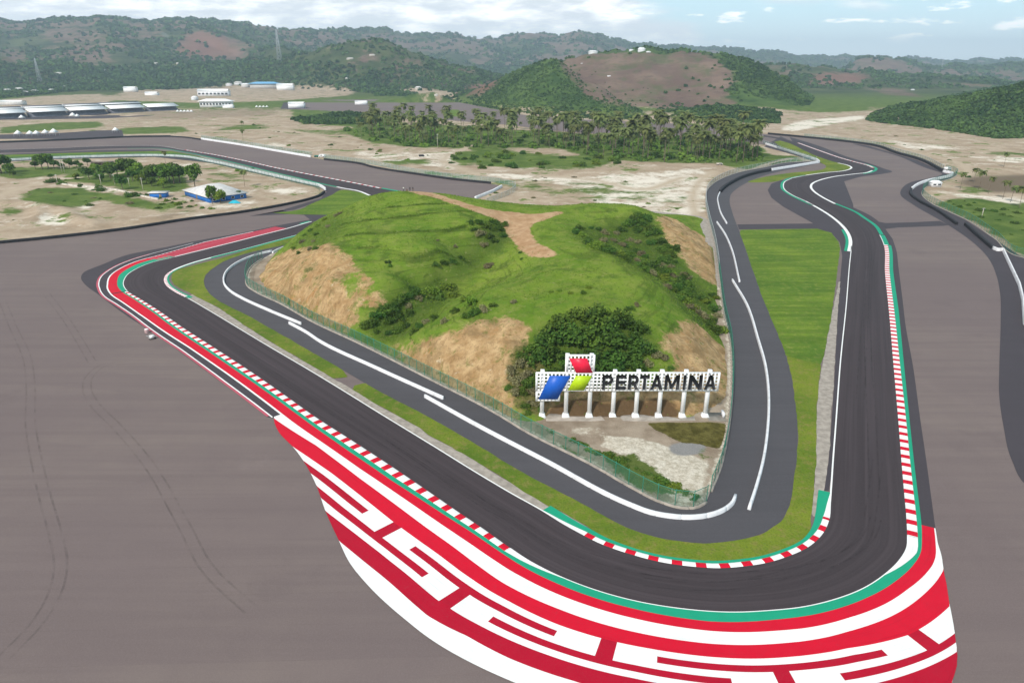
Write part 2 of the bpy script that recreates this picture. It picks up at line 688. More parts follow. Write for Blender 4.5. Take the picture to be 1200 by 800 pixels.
LEAF = dict(
    bush=leafy('bush_leaves', (.050, .105, .016), (.175, .275, .040)),
    dark=leafy('thicket_leaves', (.034, .085, .014), (.125, .225, .034)),
    lime=leafy('bright_leaves', (.10, .18, .016), (.27, .36, .05)),
    dry=leafy('dry_twigs', (.13, .12, .055), (.30, .28, .14), .05),
    palm=leafy('palm_fronds', (.075, .108, .026), (.215, .240, .080)),
    forest=leafy('forest_leaves', (.022, .052, .014), (.085, .140, .034), .1),
)
# ------------------------------------------------------------------ the circuit: sheets laid one above the other
LAYER = [0]


def sheet(name, q, z, mat_, keep=True):
    LAYER[0] += 1
    z = z + .0004 * LAYER[0]                # no two sheets on one level
    q = np.asarray(q, float)
    if name in ('grass_verge', 'lawn', 'concrete_strip'):      # turf and dirt never keep a ruled edge
        q = resample(np.vstack([q, q[:1]]), step=.9)[:-1]
        L = arclen(q)
        w = .36
        q = q + np.c_[fbm(L + 50 * LAYER[0], L * 0, 3.0, 3, 5), fbm(L + 50 * LAYER[0], L * 0, 3.0, 3, 9)] * w
    tri = tessellate_polygon([[Vector((x, y, 0)) for x, y in q]])
    V = np.c_[q, np.full(len(q), z)]
    Fc = []
    for a, b, c in tri:
        if np.cross(q[b] - q[a], q[c] - q[a]) < 0:
            b, c = c, b
        Fc.append((a, b, c))
    me = mesh(name, V, np.array(Fc), mat_)
    return struct(name, me) if keep else me


def loft(name, a, b, z, mats, mi=None, s=None, z2=None, keep=True):
    """strip between two equally sampled lines; uv = metres along, 0..1 across"""
    n = len(a)
    V = np.vstack([np.c_[a, np.full(n, z)], np.c_[b, np.full(n, z if z2 is None else z2)]])
    i = np.arange(n - 1)
    Fc = np.c_[i, i + n, i + n + 1, i + 1]
    k = len(Fc) // 2
    q = np.c_[V[:, 0], V[:, 1]]
    if np.cross(q[Fc[k, 1]] - q[Fc[k, 0]], q[Fc[k, 3]] - q[Fc[k, 0]]) < 0:
        Fc = Fc[:, ::-1]
    L = arclen(a) if s is None else s
    uv = np.vstack([np.c_[L, np.zeros(n)], np.c_[L, np.ones(n)]])
    me = mesh(name, V, np.ascontiguousarray(Fc), mats, mi, uv=uv)
    return struct(name, me) if keep else me


# fences and walls that bound the tarmac
FENCE_WEST = [(319, 297), (303, 306.5), (294, 313.5), (289, 324), (290.7, 336), (301, 343), (327.5, 355.5), (369.5, 379), (415, 400),
              (502.5, 444), (587, 488), (614, 504.6), (700, 548.5), (740, 571.5), (775, 589), (798, 595.5), (813.5, 595.5), (827.5, 589)]
FENCE_EAST = [(831, 580), (843, 550.5), (853, 505), (857, 470), (858, 430), (856, 402), (849, 369), (843, 324), (837.5, 285.5), (830.5, 257.5),
              (827, 235), (829, 223), (843, 211), (867, 202), (897, 196), (925, 190.5), (956, 189)]
ISLE_BACK = [('w', 88, 318), ('w', 60, 334), ('w', 10, 342), ('w', -40, 330), ('w', -72, 306), ('w', -88, 280)]
fw = curve(FENCE_WEST, 1.0)
fe = curve(FENCE_EAST, 1.0)
k_ = int(np.argmin(np.hypot(*(fe - at(830.5, 257.5)).T)))
ISLE = np.vstack([fw, fe[:k_ + 1], curve(ISLE_BACK, 2.0)])

WALL_INFIELD = [('w', -330, 226), (0, 285.5), (80, 277.6), (150, 269), (220, 258), (282, 249.8), (338, 240), (360, 235), (374, 230.5), (380, 226)]
WALL_STRAIGHT = [(381.5, 223), (375, 219), (355, 214.5), (302.5, 202.5), (246.5, 190), (211.5, 184.2), (180, 183), (122.5, 184), (60, 186), (0, 189), ('w', -560, 506)]
WALL_OUTER_A = [('w', -640, 592), (0, 167.6), (60, 165.4), (114, 163), (143, 161.5), (200, 160.6), (215, 161.5), (232.5, 164)]
WALL_OUTER_B = [(236, 163.5), (285, 171), (320, 177), (364, 184.5)]
WALL_OUTER_C = [(380, 187.5), (424, 193), (434.5, 196), (489, 205), (540, 212), (575, 215.5), (588, 218)]
WALL_OUTER_D = [(588, 219.5), (578, 225), (557, 233.5)]
EAST_EDGE = [(881, 156), (900, 157.5), (942, 161.5), (1000, 167.6), (1017.5, 170), (1052.5, 180.7), (1075, 187), (1104, 201)]
EAST_FENCE = [(1108, 199), (1120, 203), (1116, 208.5), (1094, 215), (1083, 221), (1081, 229), (1093, 239), (1112, 248), (1131, 256.5), (1165, 279), (1200, 302), ('w', 300, 180)]
FAR_TOP = [(330, 119), (370, 115.5), (450, 113), (480, 113.5), (530, 119), (580, 128), (640, 137.5), (700, 141), (760, 143.5), (800, 145.5), (840, 148)]
FAR_LOW = [(897, 170), (860, 164), (800, 159), (700, 157), (640, 152), (600, 147), (550, 143), (500, 139), (450, 136), (400, 131), (330, 128)]

outline = np.vstack([
    W([('w', -330, -90)]), curve(WALL_INFIELD, 2), curve(WALL_STRAIGHT, 2), curve(WALL_OUTER_A, 2), curve(WALL_OUTER_B, 2),
    curve(WALL_OUTER_C, 2), W([(588, 219.5), (557, 233.5), ('w', -45, 345), ('w', -80, 306), ('w', -96, 272)]),
    fw[2:], fe, W([(958, 191), (932, 181)]), curve(FAR_LOW, 4), curve(FAR_TOP, 4), curve(EAST_EDGE, 2), curve(EAST_FENCE, 2),
    W([('w', 330, 120), ('w', 330, -90)])])
sheet('runoff_asphalt', outline, .03, M['apron'])

# ---- the racing line's two edges, sighted section by section; both lists run the same way
A_SEC = [
    [('w', -640, 572), (0, 179.3), (60, 177.8), (122, 174.6), (180, 173.7), (215, 178), (250, 185), (285, 193), (320, 201.7), (355, 209.6), (380, 215.7), (403, 220.5), (419, 223.3), (434.5, 229)],
    [(434.5, 229), (444, 234), (440, 240), (420, 249), (400, 253.5), (366, 260)],
    [(366, 260), (338, 268), (310, 275), (275, 284), (237.5, 293.4), (202.5, 302), (178, 308), (162, 314.4), (151.7, 320.5), (146, 328), (145, 333)],
    [(145, 333), (150, 341.5), (164, 350.2), (185, 363.4), (212.5, 382.7), (256, 410.7), (300, 439.6), (335, 464), (370, 489), (412, 516), (457.5, 545.7), (500, 574.5), (540, 602), (566, 619.5), (597.7, 642)],
    [(597.7, 642), (618.7, 656), (645, 670), (690, 688.5), (742.5, 703.5), (795, 712.5), (858.7, 717)],
    [(858.7, 717), (902.5, 715), (940, 711), (975, 702.9), (1010, 689.7), (1036, 673), (1054, 655.5), (1061.9, 641.5), (1062.7, 627.5)],
    [(1062.7, 627.5), (1062, 610), (1059, 575), (1056, 540), (1053, 500), (1047, 430), (1042, 370), (1037, 320), (1035, 285.5)],
    [(1035, 285.5), (1032, 278.5), (1022.7, 264.5), (1010.5, 255.7), (1000, 248.7), (977, 239), (963.5, 232), (953, 225), (949, 219.7)],
    [(949, 219.7), (950.5, 215.4), (960, 211), (977, 207), (1000, 204), (1014, 202.4), (1021, 200), (1022.5, 197.4)],
    [(1022.5, 197.4), (1017.5, 194.7), (1000, 189.8), (988, 186.5), (960, 177), (934, 167.6), (915, 162), (895, 158.7)]]
B_SEC = [
    [('w', -640, 586), (0, 175.7), (60, 174), (122, 171.6), (180, 171.2), (218.5, 176.4), (250, 181.6), (285, 188.6), (320, 196.5), (355, 203.5), (375, 207.3), (410, 214), (445, 221)],
    [(445, 221), (475, 226.5), (492, 236), (470, 247), (430, 257), (395, 264.5), (353.7, 274)],
    [(353.7, 274), (310, 285.5), (280, 293.5), (246, 302), (220, 309.5), (202.5, 316.5), (194.6, 322), (192, 327.5)],
    [(192, 327.5), (194.6, 334.5), (206, 343), (220, 350), (246, 365), (282.5, 387), (317.5, 408), (360, 432.9), (403, 459), (440, 482), (510, 524.8), (562.5, 557.3), (601, 580), (634.5, 598.7), (662.5, 616)],
    [(662.5, 616), (680, 625.6), (702.7, 637), (740, 650), (775, 659), (810, 664), (841.5, 666)],
    [(841.5, 666), (871, 664), (897.5, 660), (924, 652), (948, 640.8), (964, 626), (971.7, 610)],
    [(971.7, 610), (973.5, 590), (975, 570), (977, 540), (980, 500), (985, 430), (992, 360), (996, 310), (998, 290.7)],
    [(998, 290.7), (998.5, 282), (993, 269.7), (983, 259.5), (963.5, 246), (946, 236.5), (928.5, 228.5), (920.6, 223), (918.5, 218)],
    [(918.5, 218), (920.6, 213), (928.5, 209), (946, 205.7), (969, 202.6), (988, 200.8), (996.7, 198.6), (998.5, 196)],
    [(998.5, 196), (993, 193.5), (982.7, 191.2), (960, 184.2), (942.5, 176.5), (925, 168), (908, 162.3), (893, 160)]]
# one smooth line through all sections, then cut where the sections meet so both sides keep step


def sections(secs):
    pts = list(secs[0])
    cuts = [0]
    for sct in secs[1:]:
        cuts.append(len(pts) - 1)
        pts += sct[1:]
    cuts.append(len(pts) - 1)
    sub = 14
    q = catmull(W(pts), sub)
    return [q[cuts[i] * sub:cuts[i + 1] * sub + 1] for i in range(len(secs))]


sa, sb = sections(A_SEC), sections(B_SEC)
ea, eb = [], []
for p_, q_ in zip(sa, sb):
    n_ = max(12, int(max(arclen(p_)[-1], arclen(q_)[-1]) / 1.0))
    ea.append(resample(p_, n=n_)[:-1])
    eb.append(resample(q_, n=n_)[:-1])
EA, EB = np.vstack(ea), np.vstack(eb)
loft('race_track', EA, EB, .10, M['track'])

# ---- dark asphalt aprons beside the line
MZ = .05
corner_out = [(366, 257), (338, 262), (275, 274.5), (237.5, 281), (185, 291.6), (150, 298.6), (120, 310), (99, 318.7), (95, 326), (99, 332.7), (115, 345),
              (150, 371), (186, 394), (212.5, 413.5), (265, 452), (300, 478), (314, 489)]
corner_in = [(372, 496), (330, 462), (256, 412), (185, 365), (150, 343), (146, 330), (160, 316), (202, 303), (275, 285), (366, 261)]
sheet('asphalt_margin', np.vstack([curve(corner_out, 1.5), curve(corner_in, 1.5)]), MZ, M['margin'])
cross_w = [(864, 263), (953, 262), (946, 258), (918, 242.5), (904, 232), (899.6, 223), (904, 215.4), (915, 211.5), (940, 207), (985, 202), (1000, 240), (1000, 290),
           (985, 500), (971, 575), (966, 575), (971, 540), (974, 500), (977.5, 450), (980, 400), (983, 345), (987, 300), (984, 284), (974, 273), (958, 268), (866, 269)]
sheet('asphalt_margin', W(cross_w), MZ, M['margin'])
esse = [(1000, 209.6), (984.5, 214.5), (978, 219.7), (977.5, 225), (982.7, 233.7), (995, 240.7), (1022, 254), (1030, 260)]
band = [(1038, 261.5), (1070, 260.6), (1101, 259), (1112, 264), (1105, 264.8), (1052, 266.8), (1037.6, 268.5)]
down = [(1046, 280), (1051, 296), (1052.5, 310), (1055, 330), (1058, 354), (1061, 380), (1070, 430), (1079.6, 500), (1085.5, 540), (1092.5, 592.5), (1097, 626)]
sheet('asphalt_margin', np.vstack([curve(esse, 1.5), W(band), curve(down, 1.5), W([(1060, 640), (1050, 540), (1030, 300), (990, 240), (955, 220), (970, 206)])]), MZ, M['margin'])
tip = [(925, 160.5), (960, 171.3), (1000, 186), (1017.5, 191), (1035, 197.4), (1045.5, 201.4), (1035, 203.8), (1010.5, 207), (1000, 209.6)]
sheet('asphalt_margin', np.vstack([curve(tip, 1.5), W([(975, 208), (1000, 203), (1020, 197), (985, 186), (930, 168)])]), MZ, M['margin'])
far_dark = [(895, 172), (932, 182), (960, 191), (998, 202), (985, 188), (940, 172), (915, 160)]
sheet('asphalt_margin', W(far_dark), .045, M['margin'])
east_dark = [(1000, 169), (1052, 183), (1085, 197), (1104, 204), (1088, 209), (1068, 213.5), (1057, 221), (1056, 229.7), (1070, 240), (1112, 264.5), (1140, 284), (1157, 301), (1168, 324),
             (1172, 345), (1172.5, 380), (1171, 430), (1171, 465), (1176, 500), (1186, 540), (1202, 568), ('w', 96, 84)]
sheet('asphalt_margin', np.vstack([curve(east_dark, 1.5), W([('w', 150, 80), ('w', 300, 180), (1200, 303), (1165, 280), (1131, 257.5), (1093, 240), (1081, 229),
                                                                     (1083, 221), (1094, 215), (1116, 208.5), (1105, 201.5), (1075, 188), (1052.5, 181.5), (1017.5, 171), (1000, 168.4)])]), MZ, M['margin'])
str_dark = [('w', -640, 563), (0, 181), (122, 176), (180, 175.5), (215, 180), (285, 195), (355, 212), (400, 222), (388, 229), (372, 237), (345, 246), (292, 253.5), (345, 250.8), (380, 251.5), (430, 252),
            (372, 264), (356, 252), (330, 246.5), (376, 232.5), (383, 225), (375, 220), (302, 203.5), (246, 191), (180, 184), (60, 187), (0, 190), ('w', -560, 505)]
sheet('asphalt_margin', W(str_dark), MZ, M['margin'])

# ---- service road inside the loop
SR_OUT = [(372, 277), (353.7, 281.5), (338, 286), (292.5, 296.2), (266, 305), (250, 314.5), (241, 323), (239.5, 332.7), (246, 344.5), (260, 355), (292.5, 371), (309, 380.5), (360, 409.5), (403, 434.5), (447, 460),
          (500, 487.5), (562.5, 523.5), (597.5, 545.5), (640, 569), (662.5, 580), (697.5, 599), (740, 620.5), (766, 629), (801, 635), (836, 636.5), (871, 632), (897.5, 623), (915, 611), (924.5, 594),
          (929.5, 571.5), (933.5, 540), (934.6, 500), (932, 472), (925, 430), (916, 403), (906, 379), (893.5, 348.5), (881, 313.5), (867, 273), (857.6, 247), (855, 235), (857, 227.5), (864, 221), (878, 213), (895, 206), (912, 201.5), (958, 192)]
sr_out = curve(SR_OUT, 1.0)
sheet('service_road', np.vstack([sr_out, W([(956, 189)]), fe[::-1], fw[::-1], W([(340, 289)])]), .07, M['service'])

# ---- concrete strips, lawns and verges
CONC = [(225, 345), (254.5, 360), (309, 396), (360, 425.6), (419, 460), (440, 473), (492.5, 502), (500, 509), (531, 525), (569.5, 547.5), (640, 592), (654, 597.6), (688, 617)]
conc = curve(CONC, 1.0, False)
base_b = curve([(215, 350), (246, 365.5), (360, 433), (510, 525), (601, 580), (662.5, 616.5)], 1.0)
sheet('concrete_strip', np.vstack([conc, base_b[::-1]]), .055, M['concrete'])
CR_L = [(983, 330), (974, 373), (967, 409), (960, 447), (957, 482), (956, 540), (951, 605)]
CR_R = [(958, 606), (966, 576), (971, 540), (973, 500), (976.5, 455), (979, 410), (981, 375), (985, 330)]
sheet('concrete_strip', W(CR_L + CR_R), .058, M['concrete'])
G_IN = [(372, 271), (348, 277.6), (327.5, 282), (292.5, 292.5), (257.5, 303), (229, 310.5), (206, 317.5), (200.7, 325.7), (206, 335), (222, 343)]
G_TIP = [(688, 617), (697.5, 625.6), (740, 643), (775, 651), (810, 656.5), (845, 658), (880, 655.5), (902, 652), (935, 638), (948, 624), (951, 605)]
G_TRI = [(956, 540), (957, 482), (960, 447), (967, 409), (974, 373), (980, 327), (984.5, 292), (983, 284), (974, 273), (958, 268.3), (868, 269.5)]


def cut(line, p, q):
    i = int(np.argmin(np.hypot(*(line - at(*p)).T)))
    j = int(np.argmin(np.hypot(*(line - at(*q)).T)))
    return line[i:j + 1] if i <= j else line[j:i + 1][::-1]


PATCH_A, PATCH_B = (403, 434.5), (447, 460)
cw1, cw2 = (391, 443.5), (408, 453.5)
# verge is broken by a short asphalt patch between the two lengths
sheet('grass_verge', np.vstack([curve(G_IN, 1), cut(conc, (225, 345), (392, 444)), W([(408, 442)]), cut(sr_out, (401, 433), (372, 277))]), .085, M['verge'])
sheet('grass_verge', np.vstack([W([(415, 452)]), cut(conc, (413, 456), (688, 617)), curve(G_TIP, 1), W(G_TRI[:3]),
                                cut(sr_out, (925, 430), (428, 449))]), .085, M['verge'])
sheet('lawn', np.vstack([W([(921, 417)]), W([(962, 427)]), W(G_TRI[3:]), cut(sr_out, (867, 273), (920, 414))]), .09, M['lawn'])
sheet('grass_verge', np.vstack([W([(925, 430), (921, 417), (962, 427), (960, 447)])]), .088, M['verge'])
sheet('grass_verge', np.vstack([curve([(320, 249.6), (345, 247), (365, 239), (388, 229), (402, 222.8), (419, 225), (440, 232), (445, 240), (430, 250), (400, 253), (380, 252), (345, 251.3), (320, 249.6)], 1.5)[:-1]]), .085, M['lawn'])
sheet('grass_verge', np.vstack([curve([(907, 166.5), (925, 178), (960, 190), (968, 195), (963, 199), (925, 203), (890, 209), (878, 214), (902, 213.6), (925, 208.4), (946, 205.5), (969, 201.8),
                                       (988, 200), (996, 198), (996, 195.5), (983, 191.2), (960, 184), (942.5, 176.5), (925, 168), (914, 165)], 1.5)]), .085, M['verge'])
sheet('grass_verge', W([('w', -640, 562), (0, 182), (110, 178.6), (200, 177.2), (225, 181.5), (246, 187), (211, 182.2), (180, 181), (120, 182.5), (60, 184.5), (0, 187.5), ('w', -560, 512)]), .085, M['lawn'])
sheet('gravel_strip', W([(232, 182.5), (300, 198), (370, 213.5), (378, 219), (300, 201.5), (246, 188.5)]), .08, M['concrete'])
sheet('grass_verge', W([(520, 132), (530, 128.5), (538, 129), (545, 137.5), (520, 136)]), .08, M['lawn'])

# ---- offsets from the outer edge of the line, measured in (metres along, metres out)
ka = int(np.argmin(np.hypot(*(EA - at(366, 260)).T)))
kb = int(np.argmin(np.hypot(*(EA - at(1030, 275)).T)))
BASE = resample(EA[ka:kb], step=.4)
BS = arclen(BASE)
BN = normals(BASE)
if np.dot(BN[len(BN) // 2], at(100, 700) - BASE[len(BN) // 2]) < 0:
    BN = -BN


def sd(u, v):
    d = np.hypot(*(BASE - at(u, v)).T)
    i = int(d.argmin())
    return BS[i], d[i]


def table(*pts):
    q = np.array(sorted(sd(*p) for p in pts))
    return lambda s: np.interp(s, q[:, 0], q[:, 1])


green_out = table((160.5, 310), (137.4, 331), (150, 346.7), (191.5, 375.7), (282.5, 438.7), (352.5, 489), (405, 526.5), (457.5, 562.5), (540, 616), (610, 662.5), (655, 685), (742.5, 713.5), (832.5, 728.5),
                  (937.5, 723), (1019, 699), (1075, 655.5), (1080, 619), (1066.5, 500), (1052.5, 360))
red_out = table((310, 269), (240, 284), (185, 300), (138, 317), (127, 333), (164, 368), (221, 406), (330, 484.5), (422.5, 550), (540, 630), (610, 675.5), (690, 710), (742.5, 724.7), (832.5, 739.6), (937.5, 737), (992.5, 724.7), (1062.5, 691.5), (1092.5, 662.5))
white_out = table((319, 489), (370, 522), (422.5, 561.5), (497.5, 617), (589, 683), (655, 714), (742.5, 740.5), (832.5, 754.5), (937.5, 752), (992.5, 740.5), (1045, 722))
r2_out = table((345, 525), (387.5, 554), (461, 612), (540, 670), (597.5, 705.5), (655, 732.6), (760, 760), (832.5, 770), (937.5, 769), (992.5, 760), (1062.5, 745))
let_out = table((384, 601), (445, 648), (511.5, 702.5), (562.5, 733.5), (640, 767), (742.5, 795))
r3_out = table((397, 634), (445, 673), (499, 720), (545, 744), (597.5, 772), (672, 798))
line2 = table((237.5, 282.5), (180, 297), (150, 306.5), (125.5, 319), (117.6, 327.5), (117.6, 338), (146.5, 362.5), (169, 379), (212.5, 409), (265, 447.5), (317.5, 487))
left_cut = np.array([(223.52, 5.4), (226, 6.6), (230.7, 8.04), (238.27, 9.03), (244.7, 10.33), (251.88, 12.34), (259.82, 15.05), (267.77, 17.29), (273.06, 18.68), (279, 19.35), (288.57, 19.1), (298.78, 18.2), (312, 17.6)])
right_cut = np.array([(325, 17.6), (333.2, 16.2), (334.7, 15.0), (336.6, 13.67), (340.0, 10.69), (345.67, 6.9), (350.59, 4.7), (353.62, 4.08), (358.15, 3.86)])
S_OFF = sd(309, 489)[0] - 223.52            # keep the two cut lines in step with this base line
cutq = np.vstack([left_cut, right_cut])
cutq = catmull(cutq, 10)
d_cut = lambda s: np.interp(s, cutq[:, 0] + S_OFF, cutq[:, 1])
sp = lambda u, v: sd(u, v)[0]


def off(s, d):
    return np.c_[np.interp(s, BS, BASE[:, 0]) + np.interp(s, BS, BN[:, 0]) * d, np.interp(s, BS, BASE[:, 1]) + np.interp(s, BS, BN[:, 1]) * d]


def band_(name, s0, s1, d0, d1, mat_, z=.125, clip=False, step=.5):
    n = max(3, int(abs(s1 - s0) / step) + 1)
    s = np.linspace(s0, s1, n)
    f = lambda d: d(s) if callable(d) else np.full(n, d)
    a, b = f(d0), f(d1)
    if clip:
        c = d_cut(s)
        a, b = np.minimum(a, c), np.minimum(b, c)
        ok = np.where(b - a > .01)[0]
        if len(ok) < 2:
            return None
        i, j = max(0, ok[0] - 1), min(n, ok[-1] + 2)
        s, a, b = s[i:j], a[i:j], b[i:j]
    return loft(name, off(s, a), off(s, b), z, mat_, s=s)


def kerb(name, base_fn, s0, s1, d0, d1, pitch, first, share=.42):
    """raised kerb stones, painted in turn white and red, with a real upstand"""
    edges, kinds = [s0], []
    s = first
    while s < s1:
        if s > edges[-1]:
            edges.append(s); kinds.append(0)
        e = min(s1, s + pitch * share)
        if e > edges[-1]:
            edges.append(e); kinds.append(1)
        s += pitch
    if edges[-1] < s1 - 1e-6:
        edges.append(s1); kinds.append(0)
    V, Fc, mi = [], [], []
    for a, b, k in zip(edges[:-1], edges[1:], kinds):
        m = max(1, int((b - a) / .7))
        ss = np.linspace(a, b, m + 1)
        d0s = d0(ss) if callable(d0) else np.full(m + 1, d0)
        d1s = d1(ss) if callable(d1) else np.full(m + 1, d1)
        rows = [(base_fn(ss, d0s), .10), (base_fn(ss, d0s + .12), .155), (base_fn(ss, d1s - .1), .17), (base_fn(ss, d1s), .12)]
        o = len(V)
        for q, z in rows:
            V += [(x, y, z) for x, y in q]
        for r in range(3):
            for i in range(m):
                Fc.append((o + r * (m + 1) + i, o + (r + 1) * (m + 1) + i, o + (r + 1) * (m + 1) + i + 1, o + r * (m + 1) + i + 1))
                mi.append(k)
    return struct(name, mesh(name, V, np.array(Fc), [M['white'], M['red']], mi))


s_end = BS[-1]
s_start = 0.0
# first corner: white edge, green, hatched red, fine outlines
band_('kerb_line', 0, sp(200, 302), 0.02, .75, M['white'])
band_('kerb_line', sp(200, 302), sp(150, 341), 0.0, .22, M['white'])
band_('green_runoff', sp(205, 301), sp(150, 341), .22, green_out, M['green'])
band_('green_runoff', sp(372, 259.5), sp(356, 263), .8, 2.4, M['green'], z=.128)
band_('red_runoff', sp(338, 268), sp(205, 301), .75, red_out, M['darkred'], z=.120)
n_hatch = 34                                 # pale ribs across the wide red kerb
for i, s in enumerate(np.linspace(sp(338, 268), sp(190, 304), n_hatch)):
    w0 = red_out(s)
    q = np.array([off(np.array([s]), np.array([.9]))[0], off(np.array([s + .9]), np.array([.9]))[0], off(np.array([s + 1.9]), np.array([w0]))[0], off(np.array([s + 1.0]), np.array([w0]))[0]])
    if i == 0:
        HV, HF = [], []
    HF.append([len(HV) + k for k in range(4)])
    HV += [(x, y, .132) for x, y in q]
struct('kerb_ribs', mesh('kerb_ribs', HV, np.array(HF), M['pink']))
band_('red_runoff', sp(205, 301), sp(150, 341), green_out, red_out, M['red'])
dk = lambda s: green_out(s) * .64
s_k0, s_k1 = sp(150, 341.5), sp(597.7, 644)
kerb('kerb', off, s_k0, s_k1, 0.02, dk, 3.30, sp(590.7, 642) - 3.30 * 55 - .7, .42)
band_('green_runoff', s_k0, s_k1, dk, green_out, M['green'])
band_('red_runoff', s_k0, s_k1, green_out, red_out, M['red'])
s_p = sp(319, 489)
lw = lambda d, o: (lambda s: d(s) + o)
band_('kerb_line', sp(300, 272), s_p, red_out, lw(red_out, .42), M['white'])
band_('kerb_line', sp(230, 286), s_p, line2, lw(line2, .30), M['white'])
band_('kerb_line', sp(180, 299), s_p - 1, lw(line2, .30), lw(line2, .85), M['pink'])
# hairpin: white wedge, green, then the big painted run-off
s_w1 = sp(660, 676)
band_('kerb_line', s_k1, s_w1, 0.0, lambda s: np.interp(s, [s_k1, s_w1], [dk(s_k1), .14]), M['white'])
band_('green_runoff', s_k1, s_w1, lambda s: np.interp(s, [s_k1, s_w1], [dk(s_k1), .14]), green_out, M['green'])
s_w2, s_k2 = sp(1036, 673), sp(1062.7, 627.5)
band_('kerb_line', s_w1, s_w2, 0.0, .14, M['white'])
band_('green_runoff', s_w1, s_w2, .14, green_out, M['green'])
s_w3 = s_k2 - 3.5
kw = 1.42
wf = lambda s: np.interp(s, [s_w2, s_w3], [.14, kw])
band_('kerb_line', s_w2, s_k2, 0.0, wf, M['white'])
band_('green_runoff', s_w2, s_k2, wf, green_out, M['green'])
s_k3 = sp(1035.5, 287)
kerb('kerb', off, s_k2, s_k3, 0.02, kw, 3.02, s_k2 + .2, .42)
band_('green_runoff', s_k2, s_k3, kw, green_out, M['green'])
band_('green_runoff', s_k3, s_end, 0.25, 1.9, M['green'])
band_('kerb_line', s_k3, s_end, 0.0, .25, M['white'])

P0, P1 = left_cut[0, 0] + S_OFF - 3, right_cut[-1, 0] + S_OFF
band_('red_runoff', s_k1, P1, green_out, red_out, M['red'], clip=True)
band_('white_runoff', s_p, P1, red_out, white_out, M['white'], clip=True)
band_('red_runoff', P0, P1, white_out, r2_out, M['red'], clip=True)
band_('red_runoff', P0, P1, r2_out, let_out, M['darkred'], z=.120, clip=True)
band_('red_runoff', P0, P1, let_out, r3_out, M['darkred'], clip=True)
band_('white_runoff', P0, P1, r3_out, lambda s: d_cut(s), M['white'], clip=True)


def row(k):
    return lambda s: r2_out(s) + (let_out(s) - r2_out(s)) * k / 5.0


g = [(sp(461, 612), sp(469.5, 619)), (sp(536, 691), sp(551, 699)), (sp(703, 746.6), sp(725, 753)), (sp(536, 691) + 32.3, sp(551, 699) + 32.3), (sp(1062.5, 745), sp(1075, 738))]
sl = [sp(430, 599), sp(485, 640), sp(501, 674), sp(577, 723), sp(653, 739), sp(772, 770), sp(857, 790), sp(984.6, 789), sp(1034.5, 763)]
def maze(r, s0, s1):
    band_('runoff_lettering', s0, s1, row(r - 1), row(r), M['white'], z=.126, clip=True)
for s0, s1 in ((P0, g[0][0]), (g[0][1], g[2][0]), (g[2][1], g[4][0]), (g[4][1], P1)):
    maze(1, s0, s1)
for s0, s1 in ((P0, g[0][0]), (g[0][1], g[1][0]), (g[1][1], g[2][0]), (g[2][1], g[3][0]), (g[3][1], g[4][0]), (g[4][1], P1)):
    maze(3, s0, s1)
for s0, s1 in ((P0, g[1][0]), (g[1][1], g[3][0]), (g[3][1], P1)):
    maze(5, s0, s1)
for s0, s1 in ((sl[0], g[0][0]), (g[0][1], sl[1]), (sl[4], g[2][0]), (g[2][1], sl[5]), (sl[8], g[4][0]), (g[4][1], P1)):
    maze(2, s0, s1)
for s0, s1 in ((sl[2], g[1][0]), (g[1][1], sl[3]), (sl[6], g[3][0]), (g[3][1], sl[7])):
    maze(4, s0, s1)

# ---- inner edge kerbs and lines
kc = int(np.argmin(np.hypot(*(EB - at(353.7, 274)).T)))
kd = int(np.argmin(np.hypot(*(EB - at(998, 288)).T)))
IB = resample(EB[kc:kd], step=.4)
IS = arclen(IB)
IN_ = normals(IB)
if np.dot(IN_[len(IN_) // 2], at(700, 500) - IB[len(IN_) // 2]) < 0:
    IN_ = -IN_
ip = lambda u, v: IS[int(np.hypot(*(IB - at(u, v)).T).argmin())]
ioff = lambda s, d: np.c_[np.interp(s, IS, IB[:, 0]) + np.interp(s, IS, IN_[:, 0]) * d, np.interp(s, IS, IB[:, 1]) + np.interp(s, IS, IN_[:, 1]) * d]


def iband(name, s0, s1, d0, d1, mat_, z=.125):
    s = np.linspace(s0, s1, max(3, int((s1 - s0) / .5)))
    f = lambda d: d(s) if callable(d) else np.full(len(s), d)
    return loft(name, ioff(s, f(d0)), ioff(s, f(d1)), z, mat_, s=s)


i0, i1, i2, i3, i4 = ip(246, 302), ip(220, 350), ip(634.5, 598.7), ip(683, 627), ip(971.7, 608)
i5, i6 = ip(973.5, 578), IS[-1]
iband('green_runoff', 0, i0, .25, 1.7, M['green'])
iband('kerb_line', 0, i0, 0.0, .25, M['white'])
kerb('kerb', ioff, i0, i1 - 2, 0.02, 1.0, 1.7, ip(200, 318), .3)
iband('green_runoff', i0, i1 - 3, 1.0, 1.55, M['green'])
iband('green_runoff', i1 - 3, i1, .2, 1.6, M['green'])
iband('kerb_line', i1, i2, 0.0, .24, M['white'])
iband('kerb_line', i2, i3, 0.0, lambda s: np.interp(s, [i2, i3], [.24, .95]), M['white'])
iband('green_runoff', i2, i3, lambda s: np.interp(s, [i2, i3], [.24, .95]), lambda s: np.interp(s, [i2, i3], [2.0, 1.9]), M['green'])
kerb('kerb', ioff, i3, i4, 0.02, .95, 3.35, i3 + .2, .44)
iband('green_runoff', i3, i4, .95, lambda s: np.interp(s, [i3, i3 + 8, i4 - 8, i4], [1.9, 1.5, 1.5, 2.1]), M['green'])
iband('kerb_line', i4, i5, 0.0, lambda s: np.interp(s, [i4, i5], [.95, .2]), M['white'])
iband('green_runoff', i4, i5, lambda s: np.interp(s, [i4, i5], [.95, .2]), lambda s: np.interp(s, [i4, i5], [2.1, 2.0]), M['green'])
